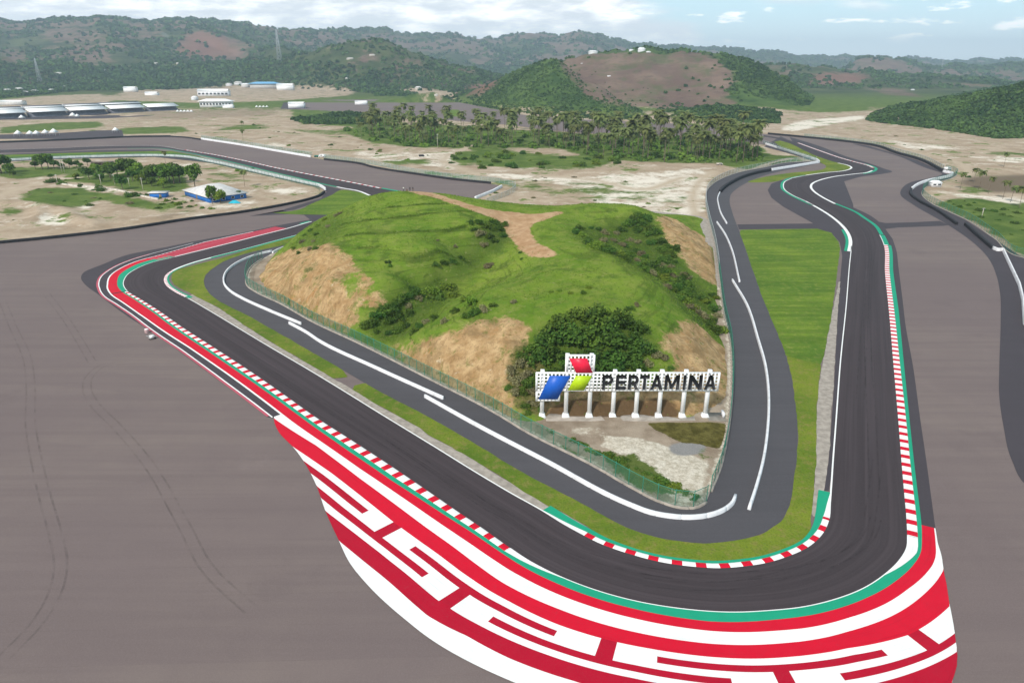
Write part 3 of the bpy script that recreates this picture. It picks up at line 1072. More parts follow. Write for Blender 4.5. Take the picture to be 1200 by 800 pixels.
iband('kerb_line', i5, i6, 0.0, .26, M['white'])


def ribbon(name, pts, d0, d1, mat_, z=.125, ref=None):
    q = curve(pts, 1.0)
    n = normals(q)
    if ref is not None and np.dot(n[len(n) // 2], at(*ref) - q[len(q) // 2]) < 0:
        n = -n
    return loft(name, q + n * d0, q + n * d1, z, mat_)


# esses and the far straights
ESS_L = [(997, 295), (998, 290.7), (998.5, 282), (993, 269.7), (983, 259.5), (963.5, 246), (946, 236.5)]
ribbon('kerb_line', ESS_L, 0, 1.3, M['white'], ref=(940, 262))
ribbon('green_runoff', ESS_L[:4], 1.3, 2.4, M['green'], ref=(940, 262))
ribbon('kerb_line', [(946, 236.5), (928.5, 228.5), (920.6, 223), (918.5, 218), (920.6, 213), (928.5, 209)], 0, .5, M['white'], ref=(890, 225))
ribbon('green_runoff', [(955, 241), (928.5, 228.5), (920.6, 223), (918.5, 218), (920.6, 213), (928.5, 209), (946, 205.7)], .5, 1.9, M['green'], ref=(890, 225))
ribbon('kerb_line', [(928.5, 209), (946, 205.7), (969, 202.6), (988, 200.8), (996.7, 198.6), (998.5, 196), (993, 193.5), (982.7, 191.2)], 0, 1.2, M['white'], ref=(940, 200))
ribbon('kerb_line', [(977, 239), (963.5, 232), (953, 225), (949, 219.7), (950.5, 215.4), (960, 211), (977, 207), (1000, 204)], 0, 1.3, M['white'], ref=(985, 225))
ribbon('kerb_line', [(1000, 204), (1014, 202.4), (1021, 200)], 0, 1.3, M['white'], ref=(1010, 215))
ribbon('green_runoff', [(1008, 203.4), (1014, 202.4), (1021, 200), (1022.5, 197.4), (1017.5, 194.7), (1010, 192.4)], 1.2, 3.0, M['green'], ref=(1050, 200))
ribbon('green_runoff', [(1030, 275), (1022.7, 264.5), (1010.5, 255.7), (1000, 248.7), (977, 239)], .3, 1.8, M['green'], ref=(1050, 240))


def dashes(name, pts, d0, d1, pitch, share, ref, z=.13):
    q = curve(pts, .7)
    n = normals(q)
    if np.dot(n[len(n) // 2], at(*ref) - q[len(q) // 2]) < 0:
        n = -n
    L = arclen(q)
    a, b = q + n * d0, q + n * d1
    mi = ((L[:-1] % pitch) < pitch * share).astype(int)
    return loft(name, a, b, z, [M['white'], M['red']], mi)


dashes('kerb', [(1022, 197), (1017.5, 194.7), (1000, 189.8), (988, 186.5), (960, 177), (934, 167.6)], 0, 1.6, 5, .3, (1020, 180))
dashes('kerb', [(216, 176), (250, 181.6), (285, 188.6), (320, 196.5), (355, 203.5), (375, 207.3), (410, 214), (445, 221)], 0, 1.5, 6, .3, (400, 200))
ribbon('green_runoff', [(445, 221), (456, 223), (468, 225)], .2, 2.2, M['green'], ref=(460, 215))
ribbon('green_runoff', [(150, 174), (180, 173.7), (215, 178), (250, 185), (285, 193), (320, 201.7), (355, 209.6), (380, 215.7), (396, 219)], .2, 1.6, M['green'], ref=(300, 215))
ribbon('kerb_line', [(396, 219), (403, 220.5), (419, 223.3), (434.5, 229)], 0, 1.4, M['white'], ref=(390, 240))
ribbon('kerb_line', [(0, 175.7), (60, 174), (122, 171.6), (180, 171.2), (216, 176)], 0, .4, M['white'], ref=(200, 150))

# curved rubber marks left on the west apron
m_, nt_, b_ = new_mat('tyre_marks')
k_n = N(nt_)
b_.inputs['Base Color'].default_value = (.04, .036, .036, 1)
b_.inputs['Roughness'].default_value = .9
tr_ = k_n.node('ShaderNodeBsdfTransparent')
mx_ = k_n.node('ShaderNodeMixShader', {0: k_n.rng(k_n.noise(k_n.obj(), .35, 5, .7), .35, .7, .0, .20), 1: tr_.outputs[0], 2: b_.outputs[0]})
nt_.links.new(mx_.outputs[0], [n for n in nt_.nodes if n.type == 'OUTPUT_MATERIAL'][0].inputs['Surface'])
for path in ([(4, 355), (14, 380), (33, 425), (36, 455), (36, 500), (43, 540), (55, 590), (66, 630), (71, 660), (66, 690), (45, 728), (0, 775)],
             [(55, 345), (78, 375), (98, 407), (108, 424)],
             [(150, 425), (122, 428), (106, 440), (102, 455), (112, 475), (135, 498), (175, 545), (216, 616), (245, 668), (294, 714)]):
    q = curve(path, .8)
    n = normals(q)
    for d in (-.8, .8):
        loft('tyre_marks', q + n * (d - .16), q + n * (d + .16), .036, m_)
# braking and drifting marks on the racing line itself
ia = lambda u, v: int(np.argmin(np.hypot(*(EA - at(u, v)).T)))
for (p0, p1, t0, t1) in [((310, 275), (160, 315), .55, .35), ((250, 291), (150, 341), .40, .72), ((300, 439), (540, 602), .30, .45), ((370, 489), (600, 645), .62, .40), ((540, 602), (795, 712), .45, .75), ((690, 688), (1010, 690), .70, .82), ((742, 703), (975, 703), .45, .70),
                         ((902, 715), (1062, 610), .78, .40), ((1010, 690), (1056, 540), .60, .35), ((1060, 580), (1042, 370), .40, .52), ((1050, 470), (1035, 290), .62, .45), ((1042, 360), (1010, 256), .50, .25)]:
    i0, i1 = ia(*p0), ia(*p1)
    ii_ = np.arange(i0, i1)
    tt_ = np.linspace(t0, t1, len(ii_))[:, None]
    q = EA[ii_] * (1 - tt_) + EB[ii_] * tt_
    n = normals(q)
    for d in (-.75, .75):
        loft('tyre_marks', q + n * (d - .13), q + n * (d + .13), .106, m_)
# ------------------------------------------------------------------ the land around: one sheet out to the far ridges
RIDGES = [  # crest points: (column, row of the crest, distance), then depth of the front and back slopes, roughness
    dict(p=[(-500, 25, 4600), (0, 22, 4400), (40, 26, 4400), (100, 21, 4400), (150, 24, 4400), (200, 26, 4500), (260, 29, 4700), (300, 33, 4800), (340, 36, 5000), (380, 37, 5200), (400, 33, 5600), (440, 37, 5800),
            (480, 39, 6000), (530, 43, 6000), (560, 46, 6000), (600, 44, 6200), (650, 41, 6200), (672, 38, 6200), (695, 43, 6200), (720, 49, 6400), (760, 52, 6600), (800, 54, 7000), (830, 57, 7000),
            (900, 60, 7200), (950, 65, 7400), (1000, 68, 7600), (1060, 70, 7800), (1110, 71, 7600), (1150, 69, 7400), (1175, 68, 7400), (1210, 71, 7400), (1400, 66, 7000), (1800, 70, 7000)], f=2600, b=2500, n=.10),
    dict(p=[(-500, 38, 3350), (0, 46, 3350), (30, 43, 3350), (60, 49, 3350), (90, 42, 3350), (120, 46, 3350), (150, 49, 3450), (190, 45, 3550), (215, 38, 3650), (235, 32, 3650), (255, 35, 3650), (275, 44, 3550), (300, 52, 3450),
            (330, 58, 2900), (360, 62, 2900), (400, 68, 2900), (460, 75, 2900)], f=800, b=900, n=.22),
    dict(p=[(-500, 60, 2380), (0, 64, 2380), (40, 70, 2430), (80, 74, 2480), (150, 76, 2580), (250, 74, 2580), (330, 67, 2580), (375, 58, 2480), (405, 51, 2430), (430, 47, 2430), (452, 50, 2430), (480, 62, 2430), (520, 73, 2430), (550, 80, 2430), (600, 90, 2430), (640, 100, 2380)], f=430, b=500, n=.18),
    dict(p=[(440, 118, 1250), (480, 104, 1250), (505, 98, 1250), (530, 89, 1250), (560, 78, 1270), (580, 69, 1280), (600, 62, 1290), (620, 60, 1290), (640, 63, 1290), (660, 74, 1280), (680, 88, 1260), (700, 100, 1240), (725, 112, 1220), (750, 122, 1200)], f=210, b=300, n=.34),
    dict(p=[(600, 100, 1700), (640, 84, 1680), (665, 68, 1650), (690, 63, 1650), (720, 59, 1650), (745, 57, 1650), (780, 58, 1640), (800, 57, 1630), (830, 60, 1600), (850, 62, 1580), (870, 70, 1550), (890, 80, 1520), (910, 88, 1500), (930, 97, 1480), (960, 108, 1450)], f=500, b=450, n=.26),
    dict(p=[(840, 86, 2700), (880, 80, 2700), (905, 76, 2700), (925, 75, 2700), (950, 79, 2700), (980, 81, 2700), (1010, 84, 2700), (1040, 86, 2700), (1080, 88, 2700), (1120, 92, 2700), (1200, 96, 2700)], f=700, b=600, n=.18),
    dict(p=[(960, 80, 4200), (985, 75, 4200), (1000, 70, 4200), (1020, 66, 4200), (1050, 69, 4200), (1075, 75, 4200), (1090, 78, 4200), (1120, 77, 4200), (1160, 78, 4200), (1200, 74, 4200), (1400, 70, 4200)], f=800, b=900, n=.15),
    dict(p=[(636, 139, 1060), (648, 128, 1060), (665, 118, 1065), (690, 114, 1070), (720, 116, 1070), (742, 124, 1060), (756, 134, 1050), (764, 141, 1050)], f=85, b=130, n=.25),
    dict(p=[(760, 146, 1010), (772, 136, 1015), (790, 129, 1020), (830, 126, 1020), (870, 128, 1015), (900, 131, 1005), (915, 138, 1000), (922, 146, 1000)], f=70, b=120, n=.25),
    dict(p=[(1000, 146, 1030), (1022, 135, 1020), (1040, 130, 1000), (1060, 126, 985), (1100, 118, 950), (1150, 108, 900), (1200, 98, 860), (1260, 88, 820), (1350, 84, 760), (1500, 95, 700), (1800, 110, 650)], f=170, b=350, n=.34),
]
ROW_W = np.geomspace(52, 9800, 640) - 0
FU = np.linspace(-1.25, 1.25, 560)
YW, UW = np.meshgrid(ROW_W, FU, indexing='ij')
TX, TY = YW * UW, YW - 150.0


def land(X, Y):
    base = -.42 + .42 * fbm(X, Y, 26, 4, 3) + np.clip((Y - 900) / 1500, 0, 1) * (4 + 10 * fbm(X, Y, 300, 3, 7))
    Yp = np.maximum(Y, 200)
    col = 600 + 800 * X / (Yp * CP + H * SP)
    z = base
    f1, f2 = fbm(X, Y, 420, 5, 21, .55), fbm(X, Y, 110, 4, 31, .55)
    f3 = fbm(X, Y, 700, 5, 51, .6)
    for r in RIDGES:
        p = np.array([(u, zat(v, D), D) for u, v, D in r['p']])
        cz, cd = np.interp(col, p[:, 0], p[:, 1]), np.interp(col, p[:, 0], p[:, 2])
        cz = cz + cd * .012 * fbm(col, cd * 0 + r['f'], 26, 4, 91, .6)
        # fade out past the ends of the ridge
        edge = np.clip((col - p[0, 0]) / 40, 0, 1) * np.clip((p[-1, 0] - col) / 40, 0, 1)
        t = (Y - cd)
        k = np.where(t < 0, 1 + t / r['f'], 1 - t / r['b'])
        k = np.clip(k, 0, 1)
        prof = np.where(t < 0, k * k * (3 - 2 * k), k * k * (3 - 2 * k))
        ero = 1 + r['n'] * 2.6 * f1 * np.clip(1.15 - k, 0, 1) + r['n'] * .55 * f2 + r['n'] * .8 * f3 * np.clip(cd / 4000, 0, 1)
        z = np.maximum(z, np.maximum(cz, 0) * prof * edge * ero)
    return z


TZ = land(TX, TY)
# low earth banks beside the dirt tracks of the infield
for path, h, wd in (([(0, 238), (40, 240), (70, 246), (88, 256), (110, 264)], 1.6, 4.0), ([(20, 262), (40, 258), (47, 252), (44, 246)], 1.5, 3.0), ([(110, 262), (160, 258), (220, 252)], .8, 4.0)):
    q = curve(path, 3)
    sel = (TY > 150) & (TY < 420) & (np.abs(TX) < 420)
    d = dist_line(q, TX[sel], TY[sel], False)
    TZ[sel] += h * np.exp(-(d / wd)**2)
# nothing of the bare land may rise through the tarmac
OUT_SEL = (TY < 1400) & (TY > -100)
ins_ = np.zeros(TX.shape, bool)
ins_[OUT_SEL] = inside(outline, TX[OUT_SEL], TY[OUT_SEL])
TZ[ins_] = np.minimum(TZ[ins_], -.3)
ft_ = curve(FAR_TOP, 12)
sel = (TY > 700) & (TY < 1900) & (TX > -700) & (TX < 500) & ~ins_
dft = dist_line(ft_, TX[sel], TY[sel], False)
TZ[sel] = np.minimum(TZ[sel], .3 + np.maximum(dft - 8, 0) * .62)

PU, PV = sight(TX, np.maximum(TY, 30), TZ)


def blur(a, n):
    for _ in range(n):
        a = (a + np.roll(a, 1, 0) + np.roll(a, -1, 0) + np.roll(a, 1, 1) + np.roll(a, -1, 1)) / 5
    return a


def area(polys, n=8):
    """soft cover of several surveyed areas over the land"""
    a = np.zeros(TX.shape)
    for p in polys:
        amt = 1.0
        if isinstance(p[0], (float, int)):
            amt, p = p[0], p[1:]
        a = np.maximum(a, amt * inside(np.array(p, float), PU, PV))
    return blur(a, n)


GROVE = [(402, 152), (440, 146), (470, 146), (560, 148), (600, 152), (640, 154), (700, 158), (800, 160), (870, 166), (895, 178), (893, 188), (860, 192), (800, 191), (740, 189), (690, 184), (655, 174), (560, 174), (470, 172), (430, 166)]
veg = area([
    [(0, 149), (60, 144), (118, 142.5), (122, 149), (70, 152), (0, 157)], [(138, 150), (215, 148), (222, 155), (140, 158)], (.7, (255, 148), (310, 145), (320, 150), (290, 154), (255, 154)),
    [(340, 127), (440, 123), (480, 138), (430, 149), (380, 147), (345, 141)], GROVE, (.8, (525, 180), (560, 172), (640, 181), (700, 184), (722, 190), (690, 199), (600, 197), (530, 193)),
    (.8, (440, 188), (500, 186), (512, 193), (450, 193)),
    (.9, (15, 233), (45, 220), (95, 221), (125, 232), (92, 244), (60, 241)), (.8, (100, 224), (160, 228), (185, 240), (240, 244), (236, 248), (170, 247), (120, 236)), [(60, 212), (105, 198), (215, 203), (225, 226), (150, 223), (100, 214)],
    (.9, (0, 243), (24, 242), (22, 252), (0, 256)), [(0, 200), (20, 196), (60, 196), (110, 197), (60, 206), (20, 210), (0, 208)], (.6, (250, 200), (300, 210), (290, 216), (245, 208)),
    [(1098, 237), (1130, 231), (1170, 236), (1230, 240), (1260, 310), (1200, 300), (1150, 264), (1120, 250)], (.6, (1150, 177), (1230, 177), (1230, 184), (1150, 183)), (.6, (1120, 216), (1180, 222), (1160, 228), (1110, 224)),
    [(893, 183), (930, 181), (948, 193), (900, 195)], [(862, 168), (900, 176), (902, 192), (878, 199), (850, 196)], (.42, (560, 208), (720, 212), (830, 222), (812, 240), (700, 240), (590, 226)),
    (.75, (545, 128), (640, 132), (720, 140), (900, 142), (905, 128), (760, 126), (640, 122), (560, 120)), (.9, (905, 128), (960, 132), (1020, 130), (1020, 100), (880, 98)),
    (.5, (330, 150), (420, 152), (440, 160), (330, 158)), (.55, (60, 118), (140, 112), (150, 116), (40, 123)),
])
far = np.clip((TY - 1000) / 350, 0, 1)
hillveg = np.clip(np.maximum(TZ - 3, 0) / 6, 0, 1)
veg = np.maximum(veg, np.maximum(hillveg, far * .95))
cleared = area([[(120, 117), (150, 106), (225, 104), (290, 99), (350, 98), (420, 104), (410, 112), (330, 118), (240, 121)], [(0, 128), (0, 117), (60, 112), (120, 110), (130, 120)], [(455, 106), (490, 103), (535, 108), (545, 117), (500, 115)],
                [(740, 143), (762, 129), (785, 133), (802, 144)], [(905, 148), (925, 132), (960, 133), (1000, 138), (1018, 140), (1005, 152), (950, 156)]])
veg = veg * (1 - cleared)
bare = area([
    [(655, 74), (672, 66), (700, 64), (740, 62), (780, 66), (800, 60), (835, 64), (850, 75), (862, 95), (850, 112), (870, 122), (800, 128), (740, 125), (690, 118), (675, 100), (665, 85)],
    (.95, (196, 62), (215, 40), (235, 33), (262, 42), (290, 60), (310, 70), (250, 72)), (.8, (72, 72), (78, 56), (100, 50), (128, 58), (135, 74), (100, 78)), (.75, (0, 56), (25, 58), (40, 70), (0, 78)),
    (.7, (40, 44), (60, 30), (110, 34), (130, 48), (60, 52)), (.6, (110, 36), (190, 30), (200, 46), (140, 48)),
    (.8, (940, 94), (960, 84), (1005, 84), (1030, 92), (1000, 100), (950, 102)), (.9, (985, 80), (1005, 70), (1030, 67), (1060, 72), (1070, 82)), (.7, (1075, 84), (1110, 80), (1200, 82), (1200, 92), (1090, 92)),
    (.85, (440, 92), (452, 78), (468, 72), (466, 84), (452, 96)), (.95, (395, 78), (420, 66), (450, 62), (452, 72), (420, 76)), (.9, (530, 106), (560, 98), (585, 94), (600, 88), (575, 108), (540, 114)),
    (.7, (1000, 100), (1060, 104), (1090, 116), (1040, 112)), (.35, (280, 30), (520, 40), (700, 52), (700, 70), (300, 60)), (.85, (25, 82), (50, 76), (60, 88), (35, 92))])
pale = area([
    (.6, (540, 200), (600, 203), (690, 206), (835, 196), (828, 250), (800, 268), (770, 254), (700, 245), (690, 228), (640, 214), (590, 214)), (.66, (700, 205), (835, 198), (828, 240), (760, 235)),
    (.9, (912, 150), (940, 141), (1015, 135), (1016, 139), (952, 150), (925, 155)), (.6, (1010, 158), (1060, 166), (1110, 170), (1140, 176), (1060, 176)), (.7, (1120, 182), (1230, 184), (1230, 190), (1180, 192)),
    (.75, (1105, 224), (1150, 228), (1230, 236), (1230, 244), (1140, 238)), (.95, (84, 244), (95, 238), (112, 239), (108, 245)), (.8, (125, 243), (165, 237), (168, 240), (135, 246)),
    (.85, (70, 214), (120, 219), (150, 222), (140, 226), (90, 222)), (.8, (28, 215), (55, 210), (50, 218)), (.95, (40, 262), (48, 246), (64, 248), (88, 261), (60, 268)), (.9, (0, 256), (14, 254), (8, 265), (0, 265)),
    (.55, (400, 176), (560, 178), (530, 200), (420, 186)), (.5, (250, 168), (340, 166), (350, 176), (260, 170)), (.6, (215, 228), (250, 236), (300, 232), (310, 240), (240, 246)),
    (.7, (300, 222), (350, 218), (372, 224), (330, 231)), (.5, (190, 186), (240, 192), (215, 202), (190, 196))], 5)
brown = area([[(1118, 214), (1140, 206), (1230, 204), (1230, 228), (1160, 226)], (.5, (150, 130), (330, 126), (330, 136), (160, 142))])
rut = np.zeros(TX.shape)                    # wheel-worn dirt tracks
sel = (TY > 250) & (TY < 1100) & (np.abs(TX) < 620)
for path, wd in (([(560, 205), (535, 196), (520, 188), (540, 176), (552, 170)], 3.0), ([(800, 208), (745, 222), (700, 212), (640, 206)], 3.5), ([(0, 228), (60, 212), (120, 205), (200, 196)], 3.0), ([(880, 201), (900, 192), (925, 186)], 2.5),
                 ([(820, 262), (812, 240), (818, 215), (835, 200)], 2.5), ([(160, 160), (300, 152), (420, 170)], 3.0), ([(1060, 176), (1120, 190), (1150, 215), (1200, 232)], 3.0)):
    d = dist_line(curve(path, 4), TX[sel], TY[sel], False)
    rut[sel] = np.maximum(rut[sel], np.exp(-(d / wd)**2))
veg = veg * (1 - .9 * rut)

m, nt, b = new_mat('open_land')
k = N(nt)
o = k.obj()
n_big, n_mid, n_fine = k.noise(o, .012, 6, .6), k.noise(o, .06, 6, .65), k.noise(o, .5, 5, .7)
tan = k.mix(k.rng(n_mid, .3, .7), (.33, .245, .165), (.50, .40, .30))
tan = k.mix(k.rng(n_fine, .4, .8, 0, .5), tan, (.25, .19, .135))
c = k.mix(k.rng(k.math('ADD', k.attr('pale'), k.math('MULTIPLY', k.math('SUBTRACT', k.noise(o, .055, 10, .78), .5), 2.6)), .35, .75), tan, (.72, .65, .55))
c = k.mix(k.rng(k.noise(o, .045, 9, .76), .55, .64, 0, .7), c, (.68, .61, .51))
c = k.mix(k.rng(k.noise(o, .027, 9, .76), .56, .66, 0, .65), c, (.20, .155, .105))
c = k.mix(k.attr('rut'), c, (.46, .37, .27))
c = k.mix(k.rng(k.attr('brown'), .2, .9), c, (.165, .125, .085))
gfar = k.mix(k.rng(n_mid, .3, .7), (.065, .115, .020), (.145, .195, .045))
gfar = k.mix(k.rng(n_fine, .45, .8, 0, .6), gfar, (.035, .06, .016))
woods = k.mix(k.rng(k.noise(o, .006, 8, .7), .35, .65), (.030, .052, .018), (.095, .115, .042))
woods = k.mix(k.rng(k.noise(o, .022, 5, .7), .45, .7, 0, .8), woods, (.018, .034, .012))
gfar = k.mix(k.attr('hilly'), gfar, k.mix(k.rng(k.noise(o, .02, 7, .68), .36, .64), (.028, .062, .016), (.085, .140, .034)))
gfar = k.mix(k.attr('far'), gfar, woods)
sparse = k.rng(k.noise(o, .03, 9, .75), .50, .62, 0, .62)
vg = k.math('ADD', k.math('MAXIMUM', k.attr('veg'), k.math('MULTIPLY', sparse, k.math('SUBTRACT', 1.0, k.attr('rut')))), k.math('MULTIPLY', k.math('SUBTRACT', k.noise(o, .05, 9, .72), .5), 1.8))
c = k.mix(k.rng(vg, .32, .62), c, gfar)
bc = k.mix(k.rng(n_big, .3, .7), (.135, .088, .070), (.22, .155, .115))
bc = k.mix(k.rng(k.noise(o, .018, 9, .75), .48, .62, 0, .75), bc, (.085, .105, .040))
bc = k.mix(k.rng(k.noise(o, .05, 8, .75), .52, .66, 0, .6), bc, (.085, .060, .052))
red = k.attr('red')
bc = k.mix(k.math('MULTIPLY', red, .75), bc, (.23, .105, .07))
c = k.mix(k.rng(k.math('ADD', k.attr('bare'), k.math('MULTIPLY', k.math('SUBTRACT', k.noise(o, .02, 9, .72), .5), 2.2)), .35, .70), c, bc)
k.set(b, 'Base Color', c)
b.inputs['Roughness'].default_value = .95
b.inputs['Specular IOR Level'].default_value = .05
k.bump(n_fine, .5, .5, b)
redm = area([[(205, 60), (222, 38), (236, 33), (258, 44), (285, 62), (240, 70)], (.8, (940, 94), (960, 85), (1000, 85), (1020, 94), (960, 100)), (.8, (745, 142), (760, 130), (785, 133), (800, 144)), (.9, (455, 107), (490, 103), (530, 108), (530, 114), (480, 114)),
             (.8, (533, 106), (560, 99), (580, 96), (570, 108)), (.7, (905, 146), (925, 134), (960, 136), (950, 146))])

nr, nc_ = TX.shape
farw = np.clip((TY - 1500) / 500, 0, 1)
bare = np.maximum(bare, .80 * np.clip((fbm(TX, TY, 420, 5, 301, .6) + .03) * 7, 0, 1) * np.clip((TY - 1900) / 500, 0, 1))
ii = (np.arange(nr - 1)[:, None] * nc_ + np.arange(nc_ - 1)).ravel()
me = mesh('ground', np.c_[TX.ravel(), TY.ravel(), TZ.ravel()], np.c_[ii, ii + 1, ii + nc_ + 1, ii + nc_], m, smooth=True,
          attrs=dict(veg=veg.ravel(), pale=pale.ravel(), bare=bare.ravel(), brown=brown.ravel(), rut=rut.ravel(), red=redm.ravel(), far=farw.ravel(), hilly=np.clip((TZ - 3) / 8, 0, 1).ravel()))
struct('ground', me)


def land_z(x, y):
    """height of the land at a point, read back from the sheet"""
    i = np.clip(np.searchsorted(ROW_W, y + 150) - 1, 0, nr - 2)
    u = x / (y + 150)
    j = np.clip(np.searchsorted(FU, u) - 1, 0, nc_ - 2)
    fy = (y + 150 - ROW_W[i]) / (ROW_W[i + 1] - ROW_W[i])
    fx = (u - FU[j]) / (FU[j + 1] - FU[j])
    return (TZ[i, j] * (1 - fx) + TZ[i, j + 1] * fx) * (1 - fy) + (TZ[i + 1, j] * (1 - fx) + TZ[i + 1, j + 1] * fx) * fy


sheet('paddock', W([(-20, 141), (-20, 121), (60, 119), (150, 116), (232, 113), (330, 111), (400, 109), (425, 112.5), (370, 115.8), (330, 119), (365, 127), (300, 130), (215, 134), (120, 139)]), .03, M['margin'])
sheet('paddock', W([(-20, 163), (-20, 158.5), (70, 156), (114, 153), (143, 152.5), (145, 160), (70, 163)]), .03, M['margin'])

# ------------------------------------------------------------------ the hill inside the loop
CTRL = [(308, 318, 0), (304, 330, .2), (325, 346, .5), (350, 360, .6), (385, 379, .6), (415, 395, .8), (440, 409, .8), (480, 429, .8), (520, 448, .8), (560, 468, .8), (600, 488, .4), (625, 494, .2),
        (650, 483, .4), (700, 483, .4), (760, 484, .4), (820, 486, .3), (848, 470, .1), (850, 430, .4), (844, 400, .6), (838, 360, .6), (833, 320, .6), (827, 285, .5), (822, 264, 0),
        (335, 304, 5.5), (385, 289, 14), (352, 282, 7.5), (412, 322, 11), (445, 348, 8.5), (432, 374, 4.4), (420, 386, 3.0), (345, 320, 8), (380, 340, 8.5),
        (480, 222, 20.5), (438, 228, 18), (408, 245, 14.5), (371, 258, 8), (348, 282, 4.8), (440, 260, 17), (440, 300, 13.5), (480, 260, 17.5), (520, 227, 20), (560, 239, 18.5), (560, 262, 16.8), (520, 300, 13.3), (490, 340, 5.6), (470, 372, 3.0), (480, 300, 14),
        (590, 274, 12.4), (555, 310, 7.2), (520, 335, 4.8), (530, 356, 7.4), (470, 330, 10.5), (505, 312, 11.2), (450, 386, 1.6), (470, 392, 2.2),
        (600, 250, 15.2), (620, 268, 14.5), (620, 290, 14), (650, 298, 14), (640, 246, 15.4), (665, 275, 14.6),
        (560, 340, 10.3), (600, 330, 12), (640, 320, 13.5), (680, 330, 13.5), (700, 372, 13), (640, 362, 12.6), (597, 372, 11.5), (536, 384, 9), (496, 398, 6), (455, 406, 1.6), (720, 300, 13.8), (767, 330, 12), (740, 360, 12.6), (780, 370, 10), (810, 378, 7), (830, 400, 3),
        (620, 430, 6), (700, 420, 7.2), (770, 430, 5.6), (820, 430, 3.5), (680, 460, 2.4), (760, 462, 2.2), (540, 420, 5), (590, 420, 7),
        (700, 242, 16), (740, 243, 15.6), (680, 264, 14.8), (768, 253, 13), (700, 268, 11.5), (722, 272, 9.2), (742, 290, 7.4), (770, 306, 5.6), (790, 285, 8), (803, 312, 5.2), (815, 340, 2.5), (800, 346, 4.8), (822, 376, 2.8)]
cp = [(*at(u, v, z), z) for u, v, z in CTRL]
cp += [(88, 312, 0), (60, 330, -1), (10, 340, -1), (-40, 328, -1), (-72, 304, -1), (-90, 276, -1), (-55, 290, 7), (-20, 305, 8), (8, 300, 4), (28, 300, 4), (55, 300, 5)]
cp = np.array(cp)


def tps_fit(p, z, lam=.12):
    n = len(p)
    r2 = ((p[:, None] - p[None])**2).sum(-1)
    K = .5 * r2 * np.log(r2 + 1e-9) + lam * np.eye(n) * 100
    Pm = np.c_[np.ones(n), p]
    A = np.block([[K, Pm], [Pm.T, np.zeros((3, 3))]])
    return np.linalg.solve(A, np.r_[z, 0, 0, 0])


HW = tps_fit(cp[:, :2], cp[:, 2])


def tps(X, Y):
    z = HW[-3] + HW[-2] * X + HW[-1] * Y
    for (px, py, _), w in zip(cp, HW):
        r2 = (X - px)**2 + (Y - py)**2
        z = z + w * .5 * r2 * np.log(r2 + 1e-9)
    return z


gx, gy = np.arange(-100, 104, .8), np.arange(84, 346, .8)
HX, HY = np.meshgrid(gx, gy)
dI = dist_line(ISLE[::2], HX, HY)
dI = np.where(inside(ISLE, HX, HY), dI, -dI)
HZ0 = tps(HX, HY)
HZ0 = np.minimum(HZ0, (dI - 1.0) * 1.6)
HU, HV_ = sight(HX, HY, HZ0)


def hmask(polys, n=16):
    a = np.zeros(HX.shape)
    for p in polys:
        amt = 1.0
        if isinstance(p[0], (float, int)):
            amt, p = p[0], p[1:]
        a = np.maximum(a, amt * inside(np.array(p, float), HU, HV_))
    for _ in range(n):
        a = (a + np.roll(a, 1, 0) + np.roll(a, -1, 0) + np.roll(a, 1, 1) + np.roll(a, -1, 1)) / 5
    return a


soil = hmask([[(298, 330), (304, 318), (322, 300), (345, 291), (385, 285), (405, 297), (425, 320), (452, 345), (447, 358), (418, 368), (412, 380), (425, 396), (385, 384), (340, 362), (300, 342)],
              [(440, 416), (455, 409), (478, 402), (500, 398), (520, 392), (536, 383), (565, 376), (597, 369), (618, 384), (624, 398), (604, 425), (592, 450), (604, 480), (616, 502), (560, 477), (500, 447), (448, 424)],
              [(768, 251), (792, 258), (832, 282), (842, 322), (841, 338), (815, 320), (800, 302), (784, 284)],
              (.95, (770, 402), (795, 378), (812, 375), (835, 395), (860, 420), (860, 490), (630, 492), (628, 468), (645, 458), (770, 455), (795, 430)),
              (.35, (585, 440), (620, 405), (640, 425), (650, 470), (630, 492), (604, 490)), (.45, (350, 300), (400, 300), (430, 350), (400, 370), (360, 340))])
soil = soil * (1 - .75 * hmask([(.9, (392, 318), (420, 322), (440, 345), (425, 362), (400, 345))]))
path = hmask([[(477, 217), (490, 219), (520, 228.5), (560, 242.5), (590, 248), (618, 251), (640, 250.5), (656, 246), (661, 246), (660, 249.5), (644, 255.5), (626, 261), (620, 270), (626, 281), (641, 291), (655, 299), (641, 303), (622, 301), (607, 288), (593, 273), (589, 262), (575, 254.5), (556, 248.5), (515, 231.5), (478, 223)]], 5)
dark = hmask([(.9, (425, 390), (450, 350), (520, 312), (545, 290), (560, 262), (600, 258), (610, 278), (575, 300), (530, 340), (500, 380), (470, 400), (440, 402)),
              [(668, 274), (700, 262), (745, 246), (775, 262), (800, 305), (835, 345), (845, 392), (830, 395), (808, 372), (768, 330), (725, 305), (690, 290)],
              (.9, (590, 430), (630, 385), (690, 366), (750, 376), (775, 410), (740, 445), (650, 462)), (.6, (345, 286), (371, 258), (400, 246), (410, 262), (390, 284), (350, 300))], 22)
brown_strip = hmask([[(640, 476), (700, 472), (792, 474), (806, 493), (640, 495), (634, 488)]], 10)  # dark brown strip of slope just behind the sign columns
weedy = hmask([(.9, (588, 440), (600, 410), (622, 392), (640, 420), (648, 470), (640, 494), (606, 496), (596, 470)), (.6, (345, 300), (372, 300), (398, 330), (380, 350), (350, 330)), (.7, (770, 430), (790, 400), (810, 400), (800, 440), (780, 460))], 18)
tall = np.zeros(HX.shape)
